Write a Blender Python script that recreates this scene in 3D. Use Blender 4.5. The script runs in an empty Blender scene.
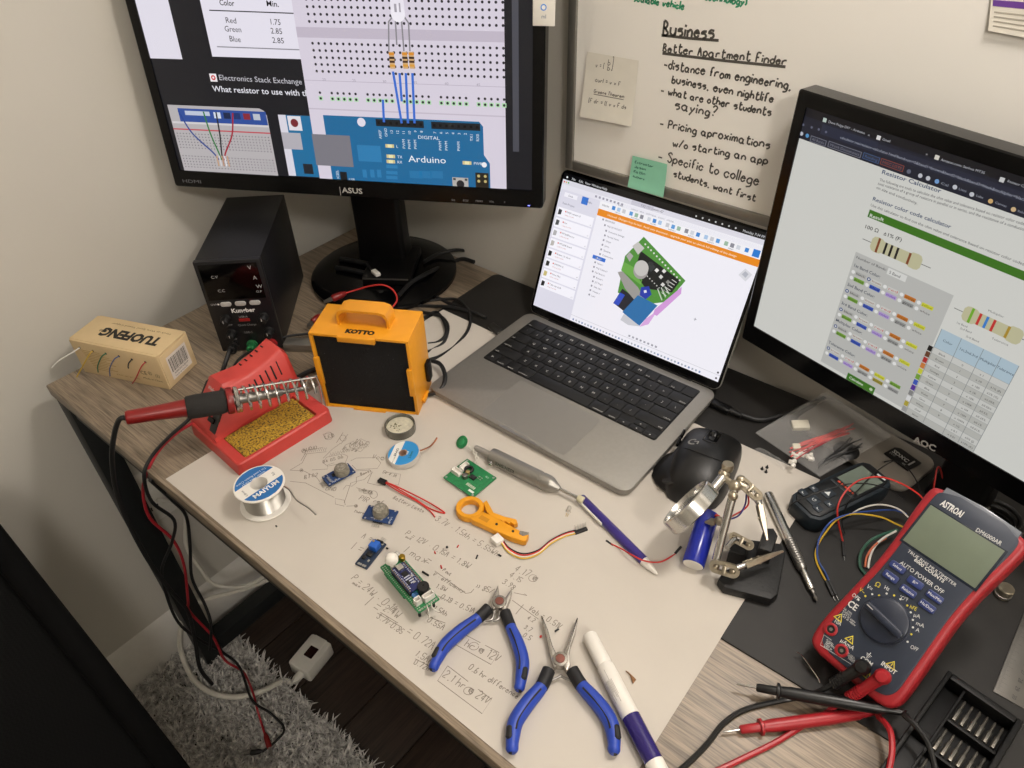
import bpy, bmesh, math, random
from mathutils import Vector, Matrix, Euler
random.seed(7)
scene = bpy.context.scene
COL = scene.collection
R = math.radians
DESK = 740.0                                   # desk top above the floor, mm (all lengths below are mm)

# ------------------------------------------------------------------ camera
CAMX = (Vector((0.77594343, 0.63022666, -0.02694717)), Vector((-0.38679196, 0.5091, 0.76890128)), Vector((0.49830089, -0.58620095, 0.6387994)))
CAMC = Vector((1021.355, -194.541, 645.038))   # above the desk's front left corner
FPX = 740.0
cd = bpy.data.cameras.new('camera'); cam = bpy.data.objects.new('camera', cd); COL.objects.link(cam)
mw = Matrix.Identity(4)
for i in range(3):
    for j in range(3): mw[i][j] = CAMX[j][i]
    mw[i][3] = (CAMC[i] + (DESK if i == 2 else 0)) / 1000
cam.matrix_world = mw
cd.sensor_width = 36.0; cd.lens = 36.0 * FPX / 1024; cd.clip_start = 0.01; cd.clip_end = 50
scene.camera = cam

# ------------------------------------------------------------------ view, world, lights
vs = scene.view_settings
scene.display_settings.display_device = 'sRGB'
vs.view_transform = 'Standard'; vs.look = 'None'; vs.exposure = 0.0; vs.gamma = 1.0; vs.use_curve_mapping = False
w = bpy.data.worlds.new('world'); scene.world = w; w.use_nodes = True
w.node_tree.nodes['Background'].inputs[0].default_value = (1.0, 0.9, 0.8, 1); w.node_tree.nodes['Background'].inputs[1].default_value = 0.05

LIGHTS = [((1060, 430, 1090), 20.5, 75, (1.0, 0.93, 0.87)),
         ((2150, -700, 1560), 43.0, 140, (1.0, 0.94, 0.88))]  # this second one is fill light added far behind the camera
for k, (p, pw, rad, c) in enumerate(LIGHTS):
    ld = bpy.data.lights.new('key_fill_light', 'POINT'); ld.energy = pw; ld.shadow_soft_size = rad / 1000; ld.color = c
    lo = bpy.data.objects.new('key_fill_light', ld); COL.objects.link(lo)
    lo.location = (p[0] / 1000, p[1] / 1000, (p[2] + DESK) / 1000)

# ------------------------------------------------------------------ helpers: points
def ray(px, py):
    d = Vector(((px - 512) / FPX, -(py - 384) / FPX, -1.0))
    return Vector(tuple(sum(CAMX[j][i] * d[j] for j in range(3)) for i in range(3)))
def at(px, py, h=0.0):
    """point seen at (px,py) standing h mm above the desk top"""
    d = ray(px, py); t = (h - CAMC.z) / d.z
    return CAMC + d * t
def on_plane(px, py, o, n):
    d = ray(px, py); t = (o - CAMC).dot(n) / d.dot(n)
    return CAMC + d * t
def a2(px, py, h=0.0):
    p = at(px, py, h); return (p.x, p.y)

# ------------------------------------------------------------------ helpers: materials
def lin(c):
    return c / 12.92 if c <= 0.04045 else ((c + 0.055) / 1.055) ** 2.4
def hx(s):
    return tuple(lin(int(s[i:i + 2], 16) / 255) for i in (0, 2, 4))
MATS = {}
def nodes_of(name):
    m = bpy.data.materials.new(name); m.use_nodes = True
    nt = m.node_tree; return m, nt, nt.nodes['Principled BSDF']
def mat(name, col, rough=0.5, metal=0.0, var=0.06, scale=60.0, bump=0.0, bscale=400.0, spec=None, coat=0.0, trans=0.0, alpha=None, ior=None):
    if name in MATS: return MATS[name]
    m, nt, b = nodes_of(name); c = hx(col)
    tc = nt.nodes.new('ShaderNodeTexCoord')
    n = nt.nodes.new('ShaderNodeTexNoise'); n.inputs['Scale'].default_value = scale; n.inputs['Detail'].default_value = 4
    nt.links.new(tc.outputs['Object'], n.inputs['Vector'])
    r = nt.nodes.new('ShaderNodeValToRGB')
    r.color_ramp.elements[0].position = 0.3; r.color_ramp.elements[1].position = 0.7
    r.color_ramp.elements[0].color = tuple(max(0, x * (1 - var * 1.5)) for x in c) + (1,)
    r.color_ramp.elements[1].color = tuple(min(1, x * (1 + var)) for x in c) + (1,)
    nt.links.new(n.outputs['Fac'], r.inputs['Fac']); nt.links.new(r.outputs['Color'], b.inputs['Base Color'])
    b.inputs['Roughness'].default_value = rough; b.inputs['Metallic'].default_value = metal
    if spec is not None: b.inputs['Specular IOR Level'].default_value = spec
    if coat: b.inputs['Coat Weight'].default_value = coat; b.inputs['Coat Roughness'].default_value = 0.1
    if trans: b.inputs['Transmission Weight'].default_value = trans
    if alpha is not None: b.inputs['Alpha'].default_value = alpha
    if ior: b.inputs['IOR'].default_value = ior
    if bump:
        n2 = nt.nodes.new('ShaderNodeTexNoise'); n2.inputs['Scale'].default_value = bscale; n2.inputs['Detail'].default_value = 5
        nt.links.new(tc.outputs['Object'], n2.inputs['Vector'])
        bp = nt.nodes.new('ShaderNodeBump'); bp.inputs['Strength'].default_value = bump; bp.inputs['Distance'].default_value = 0.001
        nt.links.new(n2.outputs['Fac'], bp.inputs['Height']); nt.links.new(bp.outputs['Normal'], b.inputs['Normal'])
    MATS[name] = m; return m
def print_mat(name, emit=0.0, rough=0.6):
    """flat print or a lit screen: colours come from the printed picture itself"""
    if name in MATS: return MATS[name]
    m, nt, b = nodes_of(name)
    a = nt.nodes.new('ShaderNodeVertexColor'); a.layer_name = 'Col'
    if emit:
        b.inputs['Base Color'].default_value = (0.006, 0.006, 0.006, 1)
        nt.links.new(a.outputs['Color'], b.inputs['Emission Color']); b.inputs['Emission Strength'].default_value = emit
    else: nt.links.new(a.outputs['Color'], b.inputs['Base Color'])
    b.inputs['Roughness'].default_value = rough
    MATS[name] = m; return m

def wood_mat(name, dark, light, sc, rough=0.45, bump=0.12, axis=0):
    m, nt, b = nodes_of(name)
    tc = nt.nodes.new('ShaderNodeTexCoord'); mp = nt.nodes.new('ShaderNodeMapping')
    s = [sc * 22] * 3; s[axis] = sc
    mp.inputs['Scale'].default_value = s
    nt.links.new(tc.outputs['Object'], mp.inputs['Vector'])
    n = nt.nodes.new('ShaderNodeTexNoise'); n.inputs['Scale'].default_value = 3.6; n.inputs['Detail'].default_value = 9; n.inputs['Roughness'].default_value = 0.68; n.inputs['Distortion'].default_value = 0.6
    nt.links.new(mp.outputs['Vector'], n.inputs['Vector'])
    wv = nt.nodes.new('ShaderNodeTexNoise'); wv.inputs['Scale'].default_value = 17; wv.inputs['Detail'].default_value = 4
    nt.links.new(mp.outputs['Vector'], wv.inputs['Vector'])
    mx = nt.nodes.new('ShaderNodeMath'); mx.operation = 'MULTIPLY_ADD'; mx.inputs[1].default_value = 0.7
    nt.links.new(wv.outputs['Fac'], mx.inputs[0]); nt.links.new(n.outputs['Fac'], mx.inputs[2])
    r = nt.nodes.new('ShaderNodeValToRGB'); r.color_ramp.elements[0].position = 0.55; r.color_ramp.elements[1].position = 1.12
    r.color_ramp.elements[0].color = hx(dark) + (1,); r.color_ramp.elements[1].color = hx(light) + (1,)
    nt.links.new(mx.outputs[0], r.inputs['Fac']); nt.links.new(r.outputs['Color'], b.inputs['Base Color'])
    b.inputs['Roughness'].default_value = rough
    bp = nt.nodes.new('ShaderNodeBump'); bp.inputs['Strength'].default_value = bump; bp.inputs['Distance'].default_value = 0.001
    nt.links.new(mx.outputs[0], bp.inputs['Height']); nt.links.new(bp.outputs['Normal'], b.inputs['Normal'])
    return m

# ------------------------------------------------------------------ helpers: meshes
def rrect(w, d, r=0.0, n=5):
    """rounded rectangle outline centred on the origin, counter-clockwise"""
    r = max(0.0, min(r, w / 2 - 1e-4, d / 2 - 1e-4))
    if r < 1e-3: return [(-w / 2, -d / 2), (w / 2, -d / 2), (w / 2, d / 2), (-w / 2, d / 2)]
    o = []
    for cx, cy, a0 in ((w / 2 - r, -d / 2 + r, -90), (w / 2 - r, d / 2 - r, 0), (-w / 2 + r, d / 2 - r, 90), (-w / 2 + r, -d / 2 + r, 180)):
        for k in range(n + 1):
            a = R(a0 + 90 * k / n); o.append((cx + r * math.cos(a), cy + r * math.sin(a)))
    return o
def circ(r, n=24, cx=0, cy=0):
    return [(cx + r * math.cos(2 * math.pi * k / n), cy + r * math.sin(2 * math.pi * k / n)) for k in range(n)]
def offset(pts, d):
    """move an outline inwards by d"""
    if abs(d) < 1e-9: return list(pts)
    n = len(pts); o = []
    for i in range(n):
        p0, p, p1 = pts[i - 1], pts[i], pts[(i + 1) % n]
        e0 = Vector((p[0] - p0[0], p[1] - p0[1])); e1 = Vector((p1[0] - p[0], p1[1] - p[1]))
        if e0.length < 1e-9 or e1.length < 1e-9: o.append(p); continue
        e0.normalize(); e1.normalize()
        n0 = Vector((-e0.y, e0.x)); n1 = Vector((-e1.y, e1.x)); b = n0 + n1
        if b.length < 1e-6: b = n0
        b.normalize(); k = d / max(0.35, b.dot(n0)); o.append((p[0] + b.x * k, p[1] + b.y * k))
    return o
def smooth_path(pts, sub=6, closed=False):
    P = [Vector(p) for p in pts]
    if len(P) < 3 or sub < 2: return P
    o = []; n = len(P)
    for i in range(n if closed else n - 1):
        p1, p2 = P[i], P[(i + 1) % n]
        p0 = P[i - 1] if (i > 0 or closed) else p1 * 2 - p2
        p3 = P[(i + 2) % n] if (i + 2 < n or closed) else p2 * 2 - p1
        for k in range(sub):
            t = k / sub
            o.append(0.5 * ((2 * p1) + (p2 - p0) * t + (2 * p0 - 5 * p1 + 4 * p2 - p3) * t * t + (3 * p1 - p0 - 3 * p2 + p3) * t ** 3))
    if not closed: o.append(P[-1])
    return o
def frame_z(d, up=None):
    """matrix whose local z runs along d"""
    d = Vector(d).normalized(); u = Vector(up) if up else (Vector((0, 0, 1)) if abs(d.z) < 0.95 else Vector((0, 1, 0)))
    x = u.cross(d).normalized(); y = d.cross(x)
    return Matrix(((x.x, y.x, d.x, 0), (x.y, y.y, d.y, 0), (x.z, y.z, d.z, 0), (0, 0, 0, 1)))
def T(x=0, y=0, z=0, rx=0, ry=0, rz=0, s=1):
    return Matrix.Translation((x, y, z)) @ Euler((R(rx), R(ry), R(rz))).to_matrix().to_4x4() @ Matrix.Scale(s, 4)

class MB:
    """collects shapes (mm) and links them as one mesh object"""
    def __init__(s): s.v = []; s.f = []; s.c = []; s.has = False
    def add(s, vs, fs, m=None, col=None):
        k = len(s.v)
        s.v += [tuple(m @ Vector(p)) for p in vs] if m else [tuple(p) for p in vs]
        for f in fs: s.f.append(tuple(i + k for i in f)); s.c.append(col)
        if col: s.has = True
        return s
    def loft(s, rings, m=None, cap0=True, cap1=True, close=False):
        n = len(rings[0]); vs = [p for r in rings for p in r]; fs = []
        L = len(rings)
        for i in range(L if close else L - 1):
            a, b = i * n, ((i + 1) % L) * n
            for j in range(n): fs.append((a + j, a + (j + 1) % n, b + (j + 1) % n, b + j))
        if cap0 and not close: fs.append(tuple(range(n - 1, -1, -1)))
        if cap1 and not close: fs.append(tuple((L - 1) * n + j for j in range(n)))
        return s.add(vs, fs, m)
    def prism(s, outline, z0, z1, m=None, ch=0.0, ch0=None, steps=2):
        """outline extruded from z0 to z1 with rounded rims: ch at the top, ch0 at the bottom"""
        ch0 = ch if ch0 is None else ch0
        prof = []
        if ch0 > 0: prof += [(ch0 * (1 - math.sin(a)), z0 + ch0 * (1 - math.cos(a))) for a in [math.pi / 2 * k / steps for k in range(steps + 1)]]
        else: prof.append((0, z0))
        if ch > 0: prof += [(ch * (1 - math.cos(a)), z1 - ch * (1 - math.sin(a))) for a in [math.pi / 2 * k / steps for k in range(steps + 1)]]
        else: prof.append((0, z1))
        return s.loft([[(x, y, z) for x, y in offset(outline, i)] for i, z in prof], m)
    def slab(s, w, d, h, r=0.0, ch=0.0, m=None, ch0=None, z0=0.0, n=5):
        return s.prism(rrect(w, d, r, n), z0, z0 + h, m, ch, ch0)
    def box(s, x0, x1, y0, y1, z0, z1, m=None, ch=0.0):
        mm = Matrix.Translation(((x0 + x1) / 2, (y0 + y1) / 2, 0))
        return s.prism(rrect(x1 - x0, y1 - y0, ch, 2), z0, z1, (m @ mm) if m else mm, ch)
    def lathe(s, prof, n=24, m=None):
        """(radius, z) profile turned about z"""
        rings = [[(max(r, 1e-3) * math.cos(2 * math.pi * k / n), max(r, 1e-3) * math.sin(2 * math.pi * k / n), z) for k in range(n)] for r, z in prof]
        return s.loft(rings, m)
    def ring(s, prof, n=28, m=None):
        """closed (radius, z) profile turned about z"""
        rings = [[(r * math.cos(2 * math.pi * k / n), r * math.sin(2 * math.pi * k / n), z) for r, z in prof] for k in range(n)]
        return s.loft(rings, m, close=True)
    def cyl(s, r, z0, z1, m=None, n=20, ch=0.0):
        return s.prism(circ(r, n), z0, z1, m, ch)
    def rod(s, a, b, r0, r1=None, n=10):
        a, b = Vector(a), Vector(b); L = (b - a).length
        return s.lathe([(r0, 0), (r0 if r1 is None else r1, L)], n, Matrix.Translation(a) @ frame_z(b - a))
    def ball(s, r, m=None, n=14, k=8, sz=1.0):
        return s.lathe([(r * math.sin(math.pi * i / k), -r * sz * math.cos(math.pi * i / k)) for i in range(k + 1)], n, m)
    def tube(s, pts, r, n=8, sub=6, closed=False, m=None, flat=1.0):
        P = smooth_path(pts, sub, closed); N = len(P)
        rad = r if callable(r) else (lambda t: r)
        px_ = pd = None; rings = []
        for i, p in enumerate(P):
            a = P[i - 1] if i > 0 else (P[-1] if closed else p); b = P[(i + 1) % N] if (i < N - 1 or closed) else p
            d = (b - a)
            if d.length < 1e-9: d = Vector((0, 0, 1))
            d.normalize()
            if px_ is None: x = (Vector((0, 0, 1)) if abs(d.z) < 0.9 else Vector((1, 0, 0))).cross(d)
            else: x = pd.rotation_difference(d) @ px_
            x = (x - d * x.dot(d)).normalized(); y = d.cross(x); px_ = x; pd = d
            q = rad(i / max(1, N - 1))
            rings.append([tuple(p + x * (q * math.cos(2 * math.pi * k / n)) + y * (q * flat * math.sin(2 * math.pi * k / n))) for k in range(n)])
        return s.loft(rings, m, close=closed)
    def mesh(s, name, material, angle=38):
        me = bpy.data.meshes.new(name)
        me.from_pydata([(a / 1000, b / 1000, c / 1000) for a, b, c in s.v], [], s.f)
        me.materials.append(material)
        me.polygons.foreach_set('use_smooth', [True] * len(me.polygons))
        if s.has:
            ca = me.color_attributes.new('Col', 'FLOAT_COLOR', 'CORNER'); buf = []
            for f, c in zip(s.f, s.c):
                buf += list((c or (0, 0, 0)) + (1.0,)) * len(f)
            ca.data.foreach_set('color', buf)
        me.validate(); me.update()
        if angle: me.set_sharp_from_angle(angle=R(angle))
        return me
    def build(s, name, material, parent=None, loc=None, rz=0, angle=38, kind=None, label=None):
        o = bpy.data.objects.new(name, s.mesh(name, material, angle)); COL.objects.link(o)
        if parent: o.parent = parent
        if loc is not None: o.location = (loc[0] / 1000, loc[1] / 1000, (loc[2] + (0 if parent else DESK)) / 1000)
        elif not parent: o.location = (0, 0, DESK / 1000)
        o.rotation_euler = (0, 0, R(rz))
        if kind: o['kind'] = kind
        if label: o['label'] = label
        return o

def tag(o, label=None, cat=None, group=None, kind=None):
    for k, val in (('label', label), ('category', cat), ('group', group), ('kind', kind)):
        if val: o[k] = val
    return o
def thing(name, label, cat, loc=(0, 0, 0), rz=0, group=None, rot=None):
    """an Empty at the thing's base, on the desk unless loc says otherwise"""
    o = bpy.data.objects.new(name, None); COL.objects.link(o); o.empty_display_size = 0.02
    o.location = (loc[0] / 1000, loc[1] / 1000, (loc[2] + DESK) / 1000)
    o.rotation_euler = rot if rot else (0, 0, R(rz))
    return tag(o, label, cat, group)
def copy_tree(o, parent=None):
    c = o.copy(); COL.objects.link(c)
    if parent: c.parent = parent
    for ch in list(o.children): copy_tree(ch, c)
    return c
def inst(src, parent, loc, rz=0, name=None):
    """another object sharing a part's mesh"""
    o = bpy.data.objects.new(name or src.name.split('.')[0], src.data); COL.objects.link(o); o.parent = parent
    o.location = tuple(x / 1000 for x in loc); o.rotation_euler = (0, 0, R(rz)); return o

# ------------------------------------------------------------------ helpers: print, lettering and handwriting
_txt = {}
def text_mesh(s, bold=0.0):
    k = (s, bold)
    if k not in _txt:
        cu = bpy.data.curves.new('t', 'FONT'); cu.body = s; cu.resolution_u = 2; cu.offset = bold; cu.size = 1.0
        ob = bpy.data.objects.new('t', cu); me = ob.to_mesh()
        vs = [tuple(v.co[:2]) for v in me.vertices]; fs = [tuple(p.vertices) for p in me.polygons]
        ob.to_mesh_clear(); bpy.data.objects.remove(ob); bpy.data.curves.remove(cu)
        w = max((v[0] for v in vs), default=0.0)
        _txt[k] = (vs, fs, w)
    return _txt[k]
GL = {}
for _l in '''a 342515040312223334 353242|b 0802 0415253433221202|c 3425150403122233|d 3832 3425150403122233|e 04343425150403122233|f 38281712 0525|g 3425150403122233 35311000|h 0802 0415253432|i 0502 0706|j 151000 1716|k 0802 3504 1432|l 0802|m 0502 0415242224354442|n 0502 0415253432|o 15040312223334251504|p 0500 0415253433221203|q 3530 3425150403122233|r 0502 04152535|s 35150424332212|t 1813223233 0636|u 0503122233 3532|v 051235|w 0512243245|x 0532 0235|y 0513 3500|z 05350232|A 021832 0525|B 0802 0818272615051524332202|C 3728180703122233|D 0802 081827332202|E 38080232 0525|F 380802 0525|G 37281807031222333525|H 0802 3832 0535|I 0802|J 3833221203|K 0802 3804 1532|L 080232|M 0208254842|N 02083238|O 281807031222333728|P 0802 082837362505|Q 281807031222333728 2341|R 0802 082837362505 1532|S 37281807163433221203|T 0838 1812|U 080312223338|V 081238|W 0812253248|X 0832 0238|Y 0815 3815 1512|Z 08380232|0 281807031222333728|1 071812|2 07182837360232|3 0718283726163433221203|4 280434 2822|5 380805253433221203|6 281803122233342504|7 083812|8 372818071625343322120314253637|9 37281807162537 3712|- 0434|? 071828372514 1312|, 1201|. 1222|/ 0238|= 0434 0636|@ 261514243526 363444 361605132332434636|( 28141322|) 08141302|: 1514 1211|+ 0535 1713|* 1424|> 071403|% 0238 0707 3333|_ 0141|[ 18080212|] 08181202|' 1816|~ 05162536|# 0236'''.split('|'):
    GL[_l[0]] = [[(int(t[i]), int(t[i + 1])) for i in range(0, len(t), 2)] for t in _l[2:].split()]
def hand_strokes(s, rnd, slant=0.12, jit=0.25):
    """handwriting strokes in letter units (cap height 6, baseline 0) and their total width"""
    x = 0.0; out = []
    for ch in s:
        if ch == ' ': x += 3.2; continue
        g = GL.get(ch)
        if not g: x += 3; continue
        gw = max(p[0] for st in g for p in st); dy = rnd.uniform(-jit, jit) * 1.2; k = rnd.uniform(0.9, 1.1)
        for st in g:
            pts = [(x + p[0] * k + (p[1] - 2) * slant + rnd.uniform(-jit, jit) * .5, (p[1] - 2) * k + dy + rnd.uniform(-jit, jit) * .5) for p in st]
            if len(pts) > 2: pts = [tuple(q)[:2] for q in smooth_path([(a, b, 0) for a, b in pts], 3)]
            out.append(pts)
        x += gw * k + 1.6
    return out, max(0.1, x - 1.6)
class Canvas:
    """flat print on a surface: fn(u, v, lift) gives the point for picture coordinates in mm"""
    def __init__(s, fn, eps=0.03, lift=0.05): s.mb = MB(); s.fn = fn; s.eps = eps; s.lift = lift; s.rnd = random.Random(3)
    def _add(s, pts, fs, col, layer):
        z = s.lift + layer * s.eps
        s.mb.add([s.fn(u, v, z) for u, v in pts], fs, None, hx(col))
    def poly(s, pts, col, layer=0): s._add(pts, [tuple(range(len(pts)))], col, layer); return s
    def rect(s, x0, y0, x1, y1, col, layer=0): return s.poly([(x0, y0), (x1, y0), (x1, y1), (x0, y1)], col, layer)
    def disc(s, x, y, r, col, layer=0, n=14): return s.poly(circ(r, n, x, y), col, layer)
    def line(s, pts, w, col, layer=0):
        """a stroke of even width w"""
        L = len(pts); vs = []; fs = []
        for i, p in enumerate(pts):
            a = pts[max(0, i - 1)]; b = pts[min(L - 1, i + 1)]
            d = Vector((b[0] - a[0], b[1] - a[1]))
            if d.length < 1e-9: d = Vector((1, 0))
            d.normalize(); n = Vector((-d.y, d.x)) * (w / 2)
            vs += [(p[0] - n.x, p[1] - n.y), (p[0] + n.x, p[1] + n.y)]
        for i in range(L - 1): fs.append((2 * i, 2 * i + 2, 2 * i + 3, 2 * i + 1))
        s._add(vs, fs, col, layer); return s
    def text(s, t, x, y, size, col, layer=1, align='l', ang=0.0, bold=0.0, fit=None, flip=1):
        vs, fs, wd = text_mesh(t, bold)
        if not vs: return s
        sx = fit / wd if fit else size
        dx = {'l': 0, 'c': -wd / 2, 'r': -wd}[align]; c, si = math.cos(R(ang)), math.sin(R(ang))
        s._add([(x + c * (u + dx) * sx - si * v * size * flip, y + si * (u + dx) * sx + c * v * size * flip) for u, v in vs], fs, col, layer)
        return s
    def hand(s, t, a, b, w, col, layer=1, hk=1.0, jit=0.25):
        """handwriting from a to b (the baseline's ends); the letters' height follows the length"""
        st, wd = hand_strokes(t, s.rnd, jit=jit); a, b = Vector(a), Vector(b); d = (b - a) / wd; n = Vector((-d.y, d.x)) * hk
        for q in st: s.line([tuple(a + d * u + n * v) for u, v in q], w, col, layer)
        return s
    def build(s, name, material, parent=None, kind=None, label=None):
        return s.mb.build(name, material, parent, angle=0, kind=kind, label=label)
# ================================================================== the room
WX, WY, FZ, CZ = -57.0, 615.0, -DESK, 1660.0
RX, FY = 2900.0, -2600.0
m_wall = mat('wall_paint', 'cbc7bd', 0.75, var=0.02, scale=3, bump=0.05, bscale=300)
m_white = mat('trim_paint', 'dcd9d2', 0.45, var=0.02)
m_ceil = mat('ceiling_paint', 'e6e2da', 0.85, var=0.02)
def structure(name, mb, m, loc=None):
    return tag(mb.build(name, m, None, loc), kind='structure')
structure('wall_left', MB().box(WX - 100, WX, FY, WY + 100, FZ, CZ), m_wall)
structure('wall_back', MB().box(WX, RX, WY, WY + 100, FZ, CZ), m_wall)
structure('wall_right', MB().box(RX, RX + 100, FY, WY + 100, FZ, CZ), m_wall)
structure('wall_front', MB().box(WX - 100, RX + 100, FY - 100, FY, FZ, CZ), m_wall)
structure('ceiling', MB().box(WX - 100, RX + 100, FY - 100, WY + 100, CZ, CZ + 80), m_ceil)
m_floor = wood_mat('dark_floor_wood', '120d0a', '3a2d25', 1.6, 0.38, 0.15, axis=1)
floor = structure('floor', MB().box(WX - 100, RX + 100, FY - 100, WY + 100, FZ - 60, FZ - 4), m_floor)
rnd = random.Random(11)
pw, pl = 128.0, 1190.0
plank_src = None
for i in range(8):
    off = rnd.uniform(-500, 0)
    x0 = WX + 2 + i * pw
    for k in range(2):
        y0 = -1000 + off + k * pl; y1 = min(y0 + pl, WY - 2)
        o = MB().box(0, pw - 2.2, 0, y1 - y0 - 2, 0, 4, ch=0.8).build('plank', m_floor)
        o.parent = floor; o.location = (x0 / 1000, y0 / 1000, (FZ - 4) / 1000 + 0.0002 * rnd.uniform(-1, 1))
def skirting(L):
    """baseboard profile run along local x, the wall behind at +y"""
    pr = [(0, 0), (0, 0), (0, 96), (-3, 104), (-6, 108), (-6, 122), (-9, 128), (-14, 131), (-14, 0)]
    pr = [(-15, 0), (-15, 92), (-12, 97), (-11, 108), (-7, 114), (-5, 124), (0, 130), (0, 0)]
    return MB().loft([[(x, y, z) for y, z in pr] for x in (0, L)])
b = skirting(WY - FY - 2).build('baseboard_left', m_white, None, (WX, FY, FZ), 90); b['kind'] = 'structure'
b = skirting(RX - WX - 16).build('baseboard_back', m_white, None, (WX + 15, WY, FZ), 0); b['kind'] = 'structure'

# ------------------------------------------------------------------ wall outlet and white cords under the desk
m_plastic = mat('white_plastic', 'dedbd2', 0.35, var=0.02)
m_black = mat('black_plastic', '0d0d0e', 0.38, var=0.1)
m_rubber = mat('black_rubber', '0b0b0c', 0.5, var=0.1)
def walled(mb_fn): return mb_fn
t = thing('wall_outlet', 'white wall outlet plate seen under the desk corner beside the black leg', 'outlet', (WX, 66, -330), rot=(0, R(90), 0))
MB().slab(118, 74, 6, 5, 2.0).build('plate', m_plastic, t)
for sx in (-22, 22):
    s_ = MB().slab(34, 30, 3, 10, 0.6, Matrix.Translation((sx, 0, 6))).build('socket', m_plastic, t)
    q = MB()
    for yy in (-6, 6): q.box(sx - 4, sx + 5, yy - 1.2, yy + 1.2, 9, 9.3)
    q.cyl(2.2, 9, 9.3, Matrix.Translation((sx - 9, 0, 0)), 10)
    q.build('slot', m_black, s_)
t = thing('plug_adapter', 'white boxy plug in the wall outlet with a white cord', 'plug', (WX + 9.6, 66, -308), rot=(0, R(90), 0))
MB().slab(34, 40, 26, 5, 3).build('body', m_plastic, t)
def cable(name, pts, r, m, label, cat='cable', group=None, n=8, sub=6):
    o = MB().tube(pts, r, n, sub).build(name, m); return tag(o, label, cat, group)
m_cordw = mat('white_cord', 'cfcbc0', 0.45, var=0.02)
cable('white_cord', [(WX + 40, 66, -312), (-15, 74, -318), (0, 95, -345), at(186, 545, -395), at(200, 568, -440), at(214, 584, -480), at(240, 587, -500), at(262, 578, -500), at(285, 560, -500), at(300, 545, -500)], 3.6, m_cordw, 'thin white cord looping down from the wall outlet and back up behind the desk', 'cord')
cable('white_cord', [at(186, 618, -560), at(193, 606, -550), at(210, 598, -545), at(238, 591, -540), at(268, 580, -530), at(300, 562, -520), at(330, 540, -510)], 4.2, m_cordw, 'white cord running straight back under the desk above the power box cord', 'cord')
# ------------------------------------------------------------------ white power box on the floor
g0 = at(290, 662, FZ); g1 = at(311, 632, FZ)
ang = math.degrees(math.atan2(175 - 116, 160 - 126))
t = thing('power_box', 'white power box with a dark red window lying on the dark floor', 'power strip', (177, 145, FZ), 100)
bd = MB().slab(74, 52, 36, 6, 4).build('body', m_plastic, t)
MB().slab(24, 20, 1.2, 2, 0.4, Matrix.Translation((2, -2, 36))).build('window', mat('dark_red_lens', '24090a', 0.15, var=0.1), t)
MB().slab(22, 30, 3, 2, 1, Matrix.Translation((25, 0, 36))).build('plug_face', m_plastic, t)
MB().lathe([(9, 0), (8, 14), (6, 22)], 14, Matrix.Translation((-36, -4, 17)) @ frame_z((-1, 0, 0))).build('strain_relief', m_plastic, t)
e0 = Vector((177, 145, 0)) + Matrix.Rotation(R(100), 3, 'Z') @ Vector((-59, -4, 0))
cable('white_cord', [(e0.x, e0.y, FZ + 16), at(283, 681, FZ + 24), at(262, 691, FZ + 42), at(235, 697, FZ + 44), at(210, 692, FZ + 44), at(192, 677, FZ + 44), at(182, 655, FZ + 60), at(180, 636, FZ + 110), at(184, 618, FZ + 160), at(192, 604, FZ + 190)], 5.2, m_cordw, 'thick white cord curving over the grey rug from the white power box', 'cord')

# ------------------------------------------------------------------ shag rug
m_pile = mat('grey_shag', 'cbc8c3', 0.9, var=0.35, scale=90)
m_backing = mat('rug_backing', '3c3a38', 0.95, var=0.2)
rug = thing('shag_rug', 'grey shaggy rug on the dark floor under the front of the desk', 'rug', (0, 0, FZ))
MB().box(-38, 1300, -900, 78, 0, 8, ch=3).build('backing', m_backing, rug)
q = MB(); rnd = random.Random(5)
def blade(x, y):
    a = rnd.uniform(0, 6.283); L = rnd.uniform(20, 38); lean = rnd.uniform(0.35, 1.0); w_ = rnd.uniform(1.3, 2.4)
    dx, dy = math.cos(a), math.sin(a); vs = []
    for k, (t_, ww) in enumerate(((0, 1), (0.45, .95), (0.8, .7), (1, .12))):
        hh = L * (t_ - 0.35 * lean * t_ * t_); s_ = L * lean * t_ * t_ * 0.85
        vs += [(x + dx * s_ - dy * w_ * ww, y + dy * s_ + dx * w_ * ww, 6 + hh), (x + dx * s_ + dy * w_ * ww, y + dy * s_ - dx * w_ * ww, 6 + hh)]
    q.add(vs, [(0, 1, 3, 2), (2, 3, 5, 4), (4, 5, 7, 6)])
for _ in range(15000): blade(rnd.uniform(-36, 520), rnd.uniform(-230, 76))
for _ in range(5000): blade(rnd.uniform(-36, 1290), rnd.uniform(-890, 76))
q.build('pile', m_pile, rug, kind='stuff')

# ------------------------------------------------------------------ desk
m_desk = wood_mat('greyed_oak_laminate', '40362c', '978773', 1.6, 0.42, 0.10, axis=0)
m_steel = mat('black_steel', '1d2021', 0.5, 0.3, var=0.08)
desk = thing('desk', 'grey wood-grain desk on a black steel frame in the room corner', 'desk', (0, 0, 0))
MB().box(0, 1600, 0, 607, -18, 0, ch=1.6).build('desktop', m_desk, desk)
def leg(x, y):
    MB().box(x, x + 36, y, y + 36, FZ + 6, -18.5, ch=2).build('leg', m_steel, desk)
    MB().cyl(14, FZ, FZ + 6, Matrix.Translation((x + 18, y + 23, 0)), 14).build('foot', m_rubber, desk)
for x in (-4, 1568):
    for y in (4, 556): leg(x, y)
    MB().box(x + 2, x + 34, 41, 555, -52, -19, ch=2).build('side_rail', m_steel, desk)
    MB().box(x + 2, x + 34, 41, 555, FZ + 34, FZ + 74, ch=2).build('foot_bar', m_steel, desk)
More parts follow.
